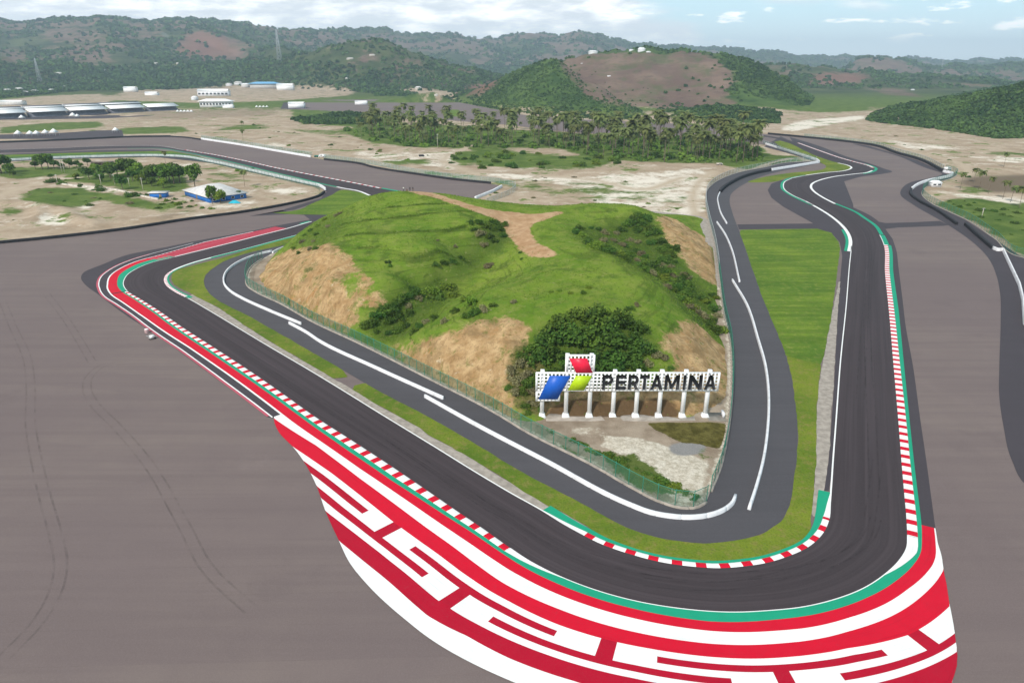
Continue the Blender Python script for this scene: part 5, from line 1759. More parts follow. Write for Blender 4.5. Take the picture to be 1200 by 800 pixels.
L_THICK = 'dark green bush in the thicket on the slope right behind the sign'
for u, v, r_ in [(640, 400, 3.0), (655, 385, 3.2), (676, 378, 3.4), (700, 378, 3.6), (724, 380, 3.4), (744, 388, 3.0), (648, 420, 3.2), (670, 402, 3.8), (695, 402, 4.0), (720, 404, 3.8), (742, 408, 3.0), (668, 428, 3.2), (690, 425, 3.6), (715, 428, 3.6),
                (738, 428, 3.0), (755, 412, 2.4), (630, 425, 2.6), (652, 445, 2.8), (700, 445, 2.8), (728, 446, 2.6), (662, 392, 3.2), (712, 392, 3.6), (685, 440, 2.8), (750, 440, 2.2), (634, 445, 2.2)]:
    shrub(on_hill(u, v), r_, 'dark' if random.random() < .75 else 'bush', L_THICK, 'thicket behind the sign', hs=1.0)
for u, v, r_ in [(612, 430, 1.8), (605, 448, 1.6), (618, 455, 1.9), (628, 462, 1.7), (604, 462, 1.3), (760, 430, 1.6), (768, 418, 1.5), (622, 412, 1.8), (640, 468, 1.4), (615, 476, 1.2), (600, 436, 1.3), (610, 420, 1.4), (616, 440, 1.5), (622, 448, 1.4), (612, 462, 1.2), (624, 474, 1.1), (632, 450, 1.5), (596, 455, 1.0), (620, 484, .9), (634, 480, 1.0), (780, 420, 1.2), (776, 440, 1.2), (786, 432, .9)]:
    shrub(on_hill(u, v), r_, 'dry' if random.random() < .4 else 'bush', 'sparse brownish bush at the ragged edge of the thicket by the sign', 'sparse bushes round the thicket')
for u, v, r_, kd in [(508, 345, 2.6, 'lime'), (525, 338, 2.4, 'lime'), (515, 352, 2.0, 'bush'), (552, 358, 2.3, 'lime'), (545, 352, 1.8, 'lime'), (532, 348, 2.0, 'lime'), (494, 346, 2.0, 'lime')]:
    shrub(on_hill(u, v), r_, kd, 'bright yellow-green spreading shrub half way up the gully of the hill', 'bright shrubs in the gully')
for u, v, r_, kd in [(484, 342, 1.8, 'dark'), (478, 350, 1.6, 'dark'), (490, 352, 1.5, 'dry'), (470, 356, 2.0, 'bush'), (462, 362, 2.0, 'dark'), (452, 366, 2.2, 'bush'), (444, 372, 2.2, 'dark'), (436, 380, 1.8, 'dark'), (428, 384, 1.5, 'bush'),
                    (455, 378, 1.9, 'bush'), (468, 374, 1.7, 'dark'), (476, 384, 1.6, 'dark'), (466, 390, 1.5, 'bush'), (484, 390, 1.4, 'bush'), (492, 384, 1.4, 'dark'), (500, 378, 1.3, 'dry'), (440, 390, 1.2, 'bush'), (510, 374, 1.3, 'dark'),
                    (522, 378, 1.2, 'dry'), (534, 366, 1.3, 'bush'), (556, 368, 1.6, 'dark'), (568, 364, 1.4, 'dry'), (578, 360, 1.2, 'bush'), (545, 372, 1.2, 'bush'), (455, 392, 1.3, 'dark'), (480, 370, 1.6, 'bush'), (478, 362, 1.4, 'dry')]:
    shrub(on_hill(u, v), r_, kd, 'dark shrub in the lower gully between the two tan cliffs', 'shrubs in the lower gully')
for u, v, r_, kd in [(562, 262, 2.0, 'dark'), (570, 268, 2.2, 'bush'), (578, 262, 2.0, 'dark'), (585, 270, 2.0, 'dark'), (572, 278, 2.0, 'bush'), (562, 276, 1.8, 'dry'), (590, 278, 1.6, 'dark'), (556, 270, 1.7, 'bush'), (580, 284, 1.5, 'dark'),
                    (567, 288, 1.5, 'dry'), (592, 264, 1.5, 'bush'), (552, 262, 1.5, 'dark'), (540, 304, 1.3, 'dark'), (530, 308, 1.4, 'bush'), (520, 310, 1.3, 'dark'), (510, 312, 1.2, 'bush')]:
    shrub(on_hill(u, v), r_, kd, 'dark bush at the head of the gully beside the dirt clearing', 'bushes at the head of the gully')
for u, v, r_, kd in [(571, 314, 1.5, 'dry'), (576, 311, 1.2, 'dry'), (455, 308, 1.0, 'dark'), (458, 312, .9, 'bush'), (602, 355, .9, 'dry'), (534, 290, .9, 'dry'), (512, 282, .7, 'dry'), (655, 341, .9, 'lime'), (645, 343, .8, 'lime'), (668, 344, .9, 'lime'), (690, 338, .9, 'lime'),
                    (683, 344, .9, 'bush'), (738, 362, 1.2, 'bush'), (747, 358, .9, 'dry'), (612, 304, .7, 'bush'), (610, 297, .9, 'bush')]:
    shrub(on_hill(u, v), r_, kd, 'single small shrub standing alone on the open grass of the hill', 'lone shrubs on the hilltop grass')
face = [(678, 276), (690, 282), (700, 287), (712, 294), (724, 299), (736, 304), (748, 310), (758, 316), (768, 322), (778, 328), (786, 336), (793, 343), (800, 350), (808, 357), (815, 364), (822, 372), (830, 381), (838, 390),
        (770, 312), (782, 318), (792, 326), (800, 334), (808, 342), (816, 350), (824, 358), (832, 366), (838, 376), (842, 386), (790, 312), (776, 305), (804, 322), (834, 350)]
for u, v in face:
    for q_ in range(2):
        uu, vv = u + random.uniform(-5, 5), v + random.uniform(-4, 4)
        shrub(on_hill(uu, vv), random.uniform(1.2, 2.2), random.choice(['dark', 'bush', 'dark', 'bush', 'lime', 'dry']), 'shrub in the belt running down the east face towards the fence', 'shrub belt on the east face')
for u, v in [(742, 258), (750, 255), (758, 260), (752, 266), (762, 270), (770, 276), (776, 284), (784, 290), (792, 296), (786, 300), (774, 294), (765, 284), (756, 274), (744, 268), (735, 262), (730, 270), (790, 306), (780, 302)]:
    shrub(on_hill(u + random.uniform(-3, 3), v + random.uniform(-3, 3)), random.uniform(1.5, 2.5), random.choice(['dark', 'bush', 'bush']), 'dense green shrub on the shoulder above the bare brown cutting', 'shrubs above the brown cutting')
for u, v in [(705, 284), (712, 276), (720, 282), (728, 286), (736, 290), (744, 294), (752, 298), (738, 282), (746, 286), (700, 272), (690, 270), (680, 268), (724, 274), (758, 302)]:
    shrub(on_hill(u + random.uniform(-3, 3), v + random.uniform(-2, 2)), random.uniform(1.2, 1.9), random.choice(['dry', 'dry', 'dark']), 'leafless brown scrub in the hollow between the two eastern ridges', 'dry scrub in the hollow')
for u, v in [(352, 284), (358, 276), (364, 270), (372, 264), (382, 258), (366, 282), (374, 276), (360, 292), (350, 296), (392, 252), (385, 268), (345, 292), (370, 292), (398, 250)]:
    shrub(on_hill(u + random.uniform(-3, 3), v + random.uniform(-2, 2)), random.uniform(.8, 1.5), random.choice(['bush', 'dry', 'bush', 'lime']), 'scrubby bush on the western end of the hill above the cliff', 'scrub on the western end')
for i in range(38):
    s_ = i / 37.0
    u, v = 640 + s_ * 175, 508 + s_ * 82
    p = at(u + random.uniform(-3, 3), v - random.uniform(3, 8))
    shrub((p[0], p[1], .15), random.uniform(.6, 1.0) * (1.5 if 14 < i < 20 or 26 < i < 34 else 1), random.choice(['bush', 'lime', 'bush']), 'low leafy bush just inside the fence in front of the sign', 'low bushes inside the fence', hs=.75)
# grass standing on the slopes, rougher along the old terrace lines
n_ = 52000
px_, py_ = rng.uniform(gx[0], gx[-1], n_ * 4), rng.uniform(gy[0], gy[-1], n_ * 4)
hz_ = hill_z(px_, py_)
jx, jy = ((px_ - gx[0]) / .8).astype(int), ((py_ - gy[0]) / .8).astype(int)
dens = (.16 + 1.0 * tall[jy, jx] + .35 * dark[jy, jx] + .25 * np.clip(fbm(px_, py_, 7, 3, 90) * 4, 0, 1)) * np.clip(1 - soil[jy, jx] * .93 - path[jy, jx], 0, 1) * (hz_ > .35)
kp = rng.uniform(0, 1, n_ * 4) < dens
px_, py_, hz_, tl = px_[kp][:n_], py_[kp][:n_], hz_[kp][:n_], tall[jy, jx][kp][:n_]
nb = 4
n_ = len(px_)
bx = np.repeat(px_, nb) + rng.normal(size=n_ * nb) * .18
by = np.repeat(py_, nb) + rng.normal(size=n_ * nb) * .18
bz = np.repeat(hz_, nb) - .05
bh = (.16 + .22 * rng.random(n_ * nb)) * (1 + 1.1 * np.repeat(tl, nb))
th = rng.uniform(0, 6.28, n_ * nb)
ln = rng.uniform(.05, .3, n_ * nb)
dx, dy = np.cos(th), np.sin(th)
wd = .05 + .06 * rng.random(n_ * nb)
V = np.stack([np.c_[bx - dy * wd, by + dx * wd, bz], np.c_[bx + dy * wd, by - dx * wd, bz], np.c_[bx + dx * ln, by + dy * ln, bz + bh]], 1).reshape(-1, 3)
gt = np.repeat(np.clip(rng.normal(.5, .2, n_ * nb) - .35 * np.repeat(tl, nb), 0, 1), 3)
M['blade'] = leafy('grass_blades', (.085, .155, .015), (.20, .28, .036), .2)
stuff('grass', mesh('grass', V, np.arange(len(V)).reshape(-1, 3), M['blade'], attrs=dict(tint=gt)), 'tufted green grass standing over the slopes of the hill', 'grass')


# ---- palms
def palm_parts(seed, h, fr, nf):
    r = np.random.default_rng(seed)
    lean = r.uniform(-.08, .08, 2) * h
    t = np.linspace(0, 1, 7)
    pth = np.c_[lean[0] * t**2, lean[1] * t**2, t * h]
    trunk = MB().tube(pth, .24 - .10 * t, 7).me('trunk', M['trunk'])
    V, F, T = [], [], []
    top = pth[-1]
    for i in range(nf):
        a = 6.283 * i / nf * 2.618 + r.uniform(-.3, .3)
        el = r.uniform(-.35, 1.15)
        ln_ = fr * r.uniform(.8, 1.1)
        ns = 6
        dirh = np.array([math.cos(a), math.sin(a), 0])
        side = np.array([-math.sin(a), math.cos(a), 0])
        p, ang = top.copy(), el
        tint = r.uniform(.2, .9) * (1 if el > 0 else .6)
        rows = []
        for sgm in range(ns + 1):
            w = fr * .20 * math.sin(min(1, (sgm + .7) / ns) * math.pi * .93) + .04
            jag = r.uniform(.75, 1.2)
            rows.append((p - side * w * jag + np.array([0, 0, -.45 * w]), p.copy(), p + side * w * jag + np.array([0, 0, -.45 * w])))
            p = p + (dirh * math.cos(ang) + np.array([0, 0, math.sin(ang)])) * ln_ / ns
            ang -= r.uniform(.24, .38)
        o0 = len(V)
        for q3 in rows:
            V += list(q3)
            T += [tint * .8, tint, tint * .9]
        for sgm in range(ns):
            b0 = o0 + 3 * sgm
            F += [[b0, b0 + 3, b0 + 4, b0 + 1], [b0 + 1, b0 + 4, b0 + 5, b0 + 2]]
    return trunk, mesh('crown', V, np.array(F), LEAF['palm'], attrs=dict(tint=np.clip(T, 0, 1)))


palm_kinds = [palm_parts(300 + i, hh, fr, nf) for i, (hh, fr, nf) in enumerate([(18.5, 6.4, 28), (21.5, 6.8, 30), (15.5, 6.0, 26), (20, 7.0, 28)])]
palm_roots = []
for i, (tm, cm) in enumerate(palm_kinds):
    t = thing('palm_tree', 'x', 'palm tree')
    link('trunk', tm, t)
    link('crown', cm, t)
    palm_roots.append([t, False])


def palm(x, y, z, s, label, group):
    e = random.choice(palm_roots)
    if not e[1]:
        e[1] = True
        t = e[0]
        t.location, t.rotation_euler, t.scale = (x, y, z), (0, 0, random.uniform(0, 6.28)), (s, s, s)
        t['label'], t['group'] = label, group
        return t
    return dup(e[0], (x, y, z), random.uniform(0, 6.28), s, label, group)


gp = W(GROVE)
cnt = 0
tries = 0
spots = []
west_n = 0
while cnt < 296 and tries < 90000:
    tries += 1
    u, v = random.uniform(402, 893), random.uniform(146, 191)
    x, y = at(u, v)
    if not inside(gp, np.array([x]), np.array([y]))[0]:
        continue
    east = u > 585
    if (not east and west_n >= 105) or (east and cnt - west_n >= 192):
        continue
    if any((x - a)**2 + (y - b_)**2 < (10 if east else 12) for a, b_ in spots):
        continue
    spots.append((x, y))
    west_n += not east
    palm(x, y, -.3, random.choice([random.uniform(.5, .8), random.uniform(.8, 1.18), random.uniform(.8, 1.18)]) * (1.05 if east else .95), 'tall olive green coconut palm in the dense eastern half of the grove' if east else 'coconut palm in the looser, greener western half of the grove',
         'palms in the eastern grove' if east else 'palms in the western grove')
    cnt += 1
for u, v, s in [(1125, 222, .42), (1147, 222, .5), (1158, 227, .4), (1175, 233, .5), (1184, 237, .5), (1194, 244, .5), (1176, 196, .45), (1141, 214, .4)]:
    p = at(u, v)
    palm(p[0], p[1], -.3, s, 'small dark palm on the bare ground beyond the eastern fence', 'small palms east of the circuit')
for u, v, s in [(284, 152, .55), (285, 164, .6), (287, 219, .5), (194, 191, .5)]:
    p = at(u, v)
    palm(p[0], p[1], -.3, s, 'lone palm standing on open dirt in the western part of the site', 'lone palms on the western dirt')
for e in palm_roots:
    if not e[1]:
        palm(*at(880, 186), -.3, .8, 'x', 'y')


# ---- broadleaf trees of the infield
def tree_kind(seed, h, rad, n, mat_):
    r = np.random.default_rng(seed)
    mb = MB()
    t = np.linspace(0, 1, 5)
    mb.tube(np.c_[.12 * t * r.normal(), .12 * t * r.normal(), t * h * .5], h * .028 * (1.3 - .6 * t), 7)
    lobes = []
    for i in range(6):
        a = i * 1.05 + r.uniform(-.3, .3)
        q = rad * r.uniform(.3, .62)
        z = h * r.uniform(.5, .82)
        lobes.append((q * math.cos(a), q * math.sin(a), z, rad * r.uniform(.34, .52), rad * r.uniform(.34, .52), h * r.uniform(.13, .2)))
        mb.tube([(0, 0, h * .36), (q * .5 * math.cos(a), q * .5 * math.sin(a), z * .8), (q * math.cos(a), q * math.sin(a), z)], [h * .018, h * .012, h * .005], 5)
    V, F, tt = leaf_cloud(r, lobes, n, rad * .15)
    return mb.me('trunk', M['trunk']), mesh('crown', V, F, mat_, attrs=dict(tint=tt))


tree_k = [tree_kind(500, 6, 3.2, 900, LEAF['dark']), tree_kind(501, 7.5, 4.0, 1000, LEAF['bush']), tree_kind(502, 5, 3.0, 800, LEAF['lime'])]
tree_r = []
for tm, cm in tree_k:
    t = thing('broadleaf_tree', 'x', 'tree')
    link('trunk', tm, t)
    link('crown', cm, t)
    tree_r.append([t, False])


def tree(u, v, hpx, kind, label, group=None, wide=1.0, p=None):
    p = at(u, v, -.3) if p is None else p
    depth = p[1] * CP + H * SP
    hm = hpx * depth / 800 / .96
    base_h = (6, 7.5, 5)[kind]
    s = hm / (base_h * .98)
    e = tree_r[kind]
    sc3 = (s * wide, s * wide, s)
    z = -.35 if len(p) < 3 else p[2]
    if not e[1]:
        e[1] = True
        t = e[0]
        t.location, t.scale = (p[0], p[1], z), sc3
        t['label'] = label
        if group:
            t['group'] = group
        return t
    return dup(e[0], (p[0], p[1], z), random.uniform(0, 6.28), sc3, label, group)


tree(229, 221, 28, 1, 'tall bare-stemmed tree with a round crown behind the white-roofed blue house', wide=.62)
tree(249, 239.5, 22, 1, 'bright leafy tree in front of the near corner of the blue house', wide=.6)
tree(259, 239, 16, 2, 'smaller leafy tree against the front wall of the blue house', wide=.9)
tree(280, 233, 10, 0, 'small dark red-brown tree at the eastern end of the blue house')
tree(105, 211, 15, 0, 'round dark tree west of the dense infield clump', wide=.9)
tree(144, 223, 18, 0, 'rounded dark tree standing forward of the infield clump', wide=.8)
for u, v, h_, kd in [(130, 210, 18, 1), (138, 207, 18, 0), (150, 208, 22, 1), (160, 208, 18, 2), (170, 210, 15, 0), (180, 214, 19, 1), (188, 215, 22, 0), (196, 216, 22, 1), (204, 216, 22, 0), (211, 215, 19, 0), (172, 215, 15, 1), (156, 213, 14, 0), (122, 208, 14, 0), (199, 212, 20, 1)]:
    tree(u, v, h_, kd, 'leafy tree in the dense green clump of the infield', 'trees in the infield clump', wide=1.0)
for u, v, h_, kd in [(2, 204, 26, 0), (12, 206, 14, 1), (-8, 205, 24, 0), (16, 208, 9, 1)]:
    tree(u, v, h_, kd, 'dark tree at the western border of the infield', 'trees at the western border', wide=.9)
for u, v, h_, kd in [(42, 199, 10, 0), (50, 199, 18, 1), (57, 198, 16, 0), (64, 199, 13, 0), (72, 199, 9, 0), (82, 198, 12, 1), (90, 197, 9, 0), (103, 195, 10, 0), (95, 198, 7, 1)]:
    tree(u, v, h_, kd, 'tree in the thin row between the infield dirt track and the upper straight', 'trees in the thin row', wide=.9)
for u, v in [(60, 214), (66, 213), (72, 216), (95, 219), (118, 224), (150, 231), (158, 229), (165, 230), (172, 229)]:
    p = at(u, v)
    shrub((p[0], p[1], -.3), random.uniform(1.6, 3.0), random.choice(['dark', 'bush']), 'dark bush along the pale ditch of the infield', 'bushes along the ditch', name='bush')
for u, v in [(188, 233), (195, 236), (202, 238), (210, 240), (218, 238), (224, 236), (230, 241), (238, 244), (198, 242), (212, 244), (222, 243), (190, 240), (322, 233), (186, 244), (205, 234), (248, 245)]:
    p = at(u, v)
    shrub((p[0], p[1], -.3), random.uniform(1.0, 2.2), random.choice(['bush', 'lime', 'bush']), 'light green bush south-west of the blue house', 'bushes by the blue house', name='bush')
for i in range(34):
    u, v = random.uniform(18, 300), random.uniform(196, 246)
    p = at(u, v)
    if v > 250 - u * .06 or (205 < u < 295 and 204 < v < 242):
        continue
    shrub((p[0], p[1], -.35), random.uniform(.9, 2.8), random.choice(['bush', 'dark', 'lime', 'dry']), 'stray bush on the dirt between the tyre wall and the upper straight', 'stray bushes of the infield', name='bush', hs=.8)
for u, v, h_, kd in [(112, 204, 12, 2), (118, 214, 12, 1), (165, 217, 12, 2), (178, 219, 11, 1), (192, 221, 12, 2), (150, 200, 12, 1), (190, 205, 13, 2), (128, 201, 11, 2), (98, 206, 9, 1), (90, 211, 8, 2)]:
    tree(u, v, h_, kd, 'leafy tree in the dense green clump of the infield', 'trees in the infield clump', wide=.95)
for u, v in [(20, 236), (35, 228), (48, 232), (60, 226), (75, 236), (88, 228), (70, 242), (110, 232), (30, 242), (100, 236), (8, 252), (16, 258), (45, 222)]:
    p = at(u, v)
    shrub((p[0], p[1], -.3), random.uniform(.9, 2.0), random.choice(['bush', 'dark', 'dry']), 'low scrub bush on the weedy ground of the western infield', 'scrub of the western infield', hs=.7, name='bush')
for i in range(40):
    u, v = random.choice([(random.uniform(560, 830), random.uniform(205, 245)), (random.uniform(545, 760), random.uniform(228, 244))])
    if v > 238 and u < 680:
        continue
    p = at(u, v)
    if inside(outline, np.array([p[0]]), np.array([p[1]]))[0] or inside(ISLE, np.array([p[0]]), np.array([p[1]]))[0]:
        continue
    shrub((p[0], p[1], -.35), random.uniform(.7, 1.9), random.choice(['bush', 'bush', 'dry', 'lime']), 'low shrub scattered over the pale sand beyond the hill', 'shrubs on the pale sand', hs=.7, name='bush')
for i in range(60):
    u, v = random.uniform(230, 560), random.uniform(146, 200)
    p = at(u, v)
    if inside(outline, np.array([p[0]]), np.array([p[1]]))[0] or v > 160 + (u - 230) * .14 or inside(gp, np.array([p[0]]), np.array([p[1]]))[0]:
        continue
    shrub((p[0], p[1], -.35), random.uniform(.9, 2.6), random.choice(['bush', 'dark', 'dry', 'lime']), 'lone bush on the open dirt between the upper run-off and the paddock', 'bushes on the paddock dirt', name='bush', hs=.8)
for i in range(60):
    u, v = random.uniform(530, 725), random.uniform(174, 199)
    p = at(u, v)
    z = land_z(p[0], p[1])
    if np.interp(u, [530, 560, 640, 725], [196, 198, 199, 192]) < v or np.interp(u, [530, 560, 640, 725], [180, 174, 181, 188]) > v:
        continue
    shrub((p[0], p[1], z), random.uniform(1.6, 4.2), random.choice(['bush', 'dark', 'lime', 'bush']), 'green bush in the scrub field in front of the palm grove', 'bushes of the scrub field', hs=.8, name='bush')
for u, v in [(1118, 240), (1125, 243), (1135, 241), (1146, 247), (1152, 246), (1158, 247), (1140, 249), (1166, 248), (1175, 252), (1184, 254), (1176, 246), (1192, 250), (1130, 236), (1112, 236), (1150, 255), (1170, 258), (1190, 262), (1198, 270), (1185, 275), (1142, 238)]:
    p = at(u, v)
    shrub((p[0], p[1], -.3), random.uniform(1.1, 2.2), random.choice(['bush', 'dark', 'bush']), 'dark bush in the bright green scrub behind the eastern fence', 'bushes behind the eastern fence', hs=.8, name='bush')
for u, v in [(1010, 162), (1045, 166), (1060, 170), (1080, 176), (1100, 182), (1112, 188), (1140, 180), (1165, 188), (1188, 196), (1120, 212), (1135, 208), (1050, 160)]:
    p = at(u, v)
    shrub((p[0], p[1], -.3), random.uniform(.9, 2.0), random.choice(['bush', 'dry', 'dark']), 'lone shrub on the bare field below the eastern green hill', 'shrubs on the eastern field', hs=.8, name='bush')


# ---- masses of foliage nobody could count: under the palms, on the hills
def clumps(pts, rad, n, size, seed, hs=.9):
    r = np.random.default_rng(seed)
    k_ = len(pts)
    c = np.repeat(pts, n, axis=0)
    rr = np.repeat(rad, n)
    d = r.normal(size=(k_ * n, 3))
    d /= np.linalg.norm(d, axis=1)[:, None]
    d[:, 2] = np.abs(d[:, 2]) * hs
    c = c + d * (rr * r.uniform(.5, 1.05, k_ * n))[:, None]
    nrm = d * 1.0 + r.normal(size=d.shape) * .45 + np.array([0, 0, .3])
    nrm /= np.linalg.norm(nrm, axis=1)[:, None]
    a = np.cross(nrm, r.normal(size=d.shape))
    a /= np.linalg.norm(a, axis=1)[:, None] + 1e-9
    b_ = np.cross(nrm, a)
    s = (rr * size * r.uniform(.6, 1.3, k_ * n))[:, None]
    V = np.stack([c - a * s - b_ * s * .5, c + a * s * .2 - b_ * s, c + a * s + b_ * s * .3, c - a * s * .2 + b_ * s], 1).reshape(-1, 3)
    t = np.repeat(np.clip(r.normal(.45, .22, k_) + 1.3 * fbm(pts[:, 0], pts[:, 1], 55, 3, 400), 0, 1), n) + r.normal(size=k_ * n) * .14
    return V, np.arange(4 * k_ * n).reshape(-1, 4), np.repeat(np.clip(t, 0, 1), 4)


q = []
while len(q) < 520:
    u, v = random.uniform(402, 893), random.uniform(146, 191)
    x, y = at(u, v)
    if inside(gp, np.array([x]), np.array([y]))[0]:
        if u > 585 and random.random() < .15:
            continue
        q.append((x, y, .4))
q = np.array(q)
V, F, t = clumps(q, rng.uniform(1.4, 4.0, len(q)), 60, .30, 41)
stuff('undergrowth', mesh('undergrowth', V, F, LEAF['bush'], attrs=dict(tint=t)), 'dense green undergrowth between the trunks of the palm grove', 'undergrowth')

pu, pv_y = rng.uniform(-60, 1260, 260000), np.exp(rng.uniform(math.log(690), math.log(8200), 260000))
fx_ = (pu - 600) / 800 * (pv_y * CP + H * SP)
fz = land_z(fx_, pv_y)
su, sv = sight(fx_, pv_y, fz)
den = np.clip(.38 + 2.2 * fbm(fx_, pv_y, 160, 4, 200), 0, 1)
on_hills = fz > 4


def inpx(polys):
    r = np.zeros(len(su))
    for p in polys:
        amt, pp = (p[0], p[1:]) if isinstance(p[0], (int, float)) else (1.0, p)
        r = np.maximum(r, amt * inside(np.array(pp, float), su, sv))
    return r


wood = inpx([(1.0, (-60, 110), (-60, 66), (40, 78), (150, 80), (260, 76), (330, 70), (380, 74), (430, 80), (520, 78), (560, 90), (555, 104), (480, 106), (470, 113), (445, 111), (420, 108), (380, 106), (280, 100), (200, 106), (100, 106), (0, 116)),
             (1.0, (1015, 142), (1022, 133), (1060, 125), (1200, 96), (1262, 84), (1262, 172), (1200, 168), (1100, 152)), (.9, (430, 116), (450, 108), (490, 98), (530, 86), (560, 78), (620, 60), (680, 90), (740, 122), (740, 134), (640, 136), (560, 126)),
             (1.0, (650, 132), (665, 116), (700, 114), (745, 124), (757, 136), (740, 140), (690, 140)), (1.0, (768, 132), (772, 124), (830, 126), (900, 128), (917, 134), (912, 145), (840, 144), (790, 138)),
             (.8, (845, 62), (900, 88), (940, 100), (930, 118), (890, 110), (850, 80)), (1.0, (447, 112), (447, 100), (470, 98), (472, 110)), (.6, (340, 140), (440, 128), (440, 146), (360, 146))])
bar_ = inpx([tuple(p) for p in [(655, 74, 0)][:0]])
bare_pt = np.zeros(len(su))
ri = np.clip(np.searchsorted(ROW_W, pv_y + 150) - 1, 0, nr - 2)
rj = np.clip(np.searchsorted(FU, fx_ / (pv_y + 150)) - 1, 0, nc_ - 2)
bare_pt = bare[ri, rj]
clr_pt = cleared[ri, rj]
prob = np.maximum(wood * (.55 + .45 * den), on_hills * den * .55) * (1 - .93 * bare_pt) * (1 - clr_pt)
prob *= ((pv_y > 1150) | (wood > 0) | on_hills)
prob[inside(outline, fx_, pv_y)] = 0
kp = rng.random(len(su)) < prob
fx_, fy_, fz, dd = fx_[kp], pv_y[kp], fz[kp], pv_y[kp]
print('forest clumps', kp.sum())
near = dd < 1500
rad = rng.uniform(2.2, 5.2, len(dd)) * np.clip(dd / 1500, .75, 3.4)
small = (fx_ > -150) & (fx_ < 260) & (dd > 1000) & (dd < 1500)
rad[small] *= .62
for nm, sl_, n_, seed in (('shrubbery', near, 40, 51), ('forest', ~near, 20, 52)):
    P3 = np.c_[fx_, fy_, fz - .4 + rad * .25][sl_]
    V, F, t = clumps(P3, rad[sl_], n_, .36 if nm == 'shrubbery' else .5, seed)
    stuff(nm, mesh(nm, V, F, LEAF['forest'], attrs=dict(tint=t)), {'shrubbery': 'dense shrubs and small trees covering the nearer green hills', 'forest': 'far woodland covering the hills below the horizon'}[nm], 'woodland')
# ------------------------------------------------------------------ buildings, tents, vehicles, poles, people
def on_land(u, v):
    d = ray(u, v)
    t = np.concatenate([np.arange(150, 1200, 2.0), np.geomspace(1200, 9000, 1500)])
    x, y, z = d[0] * t, d[1] * t, H + d[2] * t
    hit = np.where(z <= land_z(x, y))[0]
    i = hit[0] if len(hit) else len(t) - 1
    return np.array([x[i], y[i], z[i]])


def mpp(p):
    """metres per photograph pixel at a point"""
    return (p[1] * CP - (p[2] - H if len(p) > 2 else -H) * SP) / 800.0


def hip_roof(mb, w, d, z, rise, over=.6, m=0, ridge=.4):
    w2, d2 = w / 2 + over, d / 2 + over
    r = w / 2 * ridge
    V = [(-w2, -d2, z), (w2, -d2, z), (w2, d2, z), (-w2, d2, z), (-r, 0, z + rise), (r, 0, z + rise), (-w2, -d2, z - .15), (w2, -d2, z - .15), (w2, d2, z - .15), (-w2, d2, z - .15)]
    return mb.add(V, [[0, 1, 5, 4], [1, 2, 5], [2, 3, 4, 5], [3, 0, 4], [6, 7, 1, 0], [7, 8, 2, 1], [8, 9, 3, 2], [9, 6, 0, 3], [9, 8, 7, 6]], m)


# the blue house of the infield
a_, b_2, c_2 = at(217, 229), at(246, 238), at(288, 232)
uu_ = (b_2 - a_) / np.linalg.norm(b_2 - a_)
pp_ = np.array([-uu_[1], uu_[0]])
c_2 = b_2 + pp_ * abs(np.dot(c_2 - b_2, pp_))
rz = math.atan2(*(c_2 - b_2)[::-1])
w_h, d_h = np.linalg.norm(c_2 - b_2), np.linalg.norm(a_ - b_2)
dirx, diry = (c_2 - b_2) / w_h, np.array([-(c_2 - b_2)[1], (c_2 - b_2)[0]]) / w_h
cen = b_2 + dirx * w_h / 2 + diry * d_h / 2
hs_ = thing('house', 'blue walled house with a pale hipped roof among trees in the infield', 'house', (cen[0], cen[1], -.3), rz)
MB().box((0, 0, 1.6), (w_h, d_h, 3.2)).build('wall', M['bluewall'], hs_)
hip_roof(MB(), w_h, d_h, 3.2, 4.2, 1.0, ridge=.3).build('roof', M['roofgrey'], hs_)
for i in range(4):
    x = -w_h / 2 + w_h * (i + .5) / 4
    wf_ = MB().box((x, -d_h / 2 - .04, 1.7), (1.7, .12, 1.3)).build('window', M['steelwhite'], hs_)
    MB().box((x, -d_h / 2 - .12, 1.7), (1.4, .06, 1.0)).build('pane', M['glass'], wf_)
MB().box((-w_h / 2 - .05, 0, 1.2), (.14, 1.4, 2.3)).build('door', M['timber'], hs_)
sh_p = at(187, 231)
sd_ = thing('shed', 'small low shed with a white flat roof beside the pale ditch', 'shed', (sh_p[0], sh_p[1], -.3), .1)
MB().box((0, 0, 1.4), (8.0, 5.0, 2.8)).build('wall', M['bluewall'], sd_)
MB().box((0, 0, 2.95), (9.4, 6.2, .28)).build('roof', M['roofgrey'], sd_)
MB().box((1.5, -2.53, 1.1), (1.2, .12, 2.1)).build('door', M['timber'], sd_)
tp = at(275, 238)
r_ = np.random.default_rng(5)
mb = MB()
V, F = [], []
for i in range(7):
    for j in range(5):
        x, y = (i - 3) * 1.0, (j - 2) * .9
        V.append((x, y, max(.05, 2.0 * math.cos(x * .45) * math.cos(y * .7) + .15 * r_.normal())))
for i in range(6):
    for j in range(4):
        F.append([i * 5 + j, (i + 1) * 5 + j, (i + 1) * 5 + j + 1, i * 5 + j + 1])
tag(link('tarpaulin', mesh('tarpaulin', V, F, M['cyan']), None, (tp[0], tp[1], -.3)), 'turquoise tarpaulin heap beside the blue house', 'tarpaulin')
mb = MB().box((0, 0, 1.2), (16, 5, 2.4)).box((0, 0, 2.6), (17.5, 6.4, .3))
p = at(118, 194)
t = thing('open_shelter', 'long low brown shelter in the dirt behind the infield clump', 'shelter', (p[0], p[1], -.3))
MB().box((0, 0, 2.9), (17, 6.4, .25)).build('roof', M['timber'], t)
for x in (-7.5, -2.5, 2.5, 7.5):
    MB().box((x, -2.6, 1.4), (.22, .22, 2.8)).build('post', M['timber'], t)
MB().box((0, 2.6, 1.4), (16, .2, 2.6)).build('back_wall', M['timber'], t)

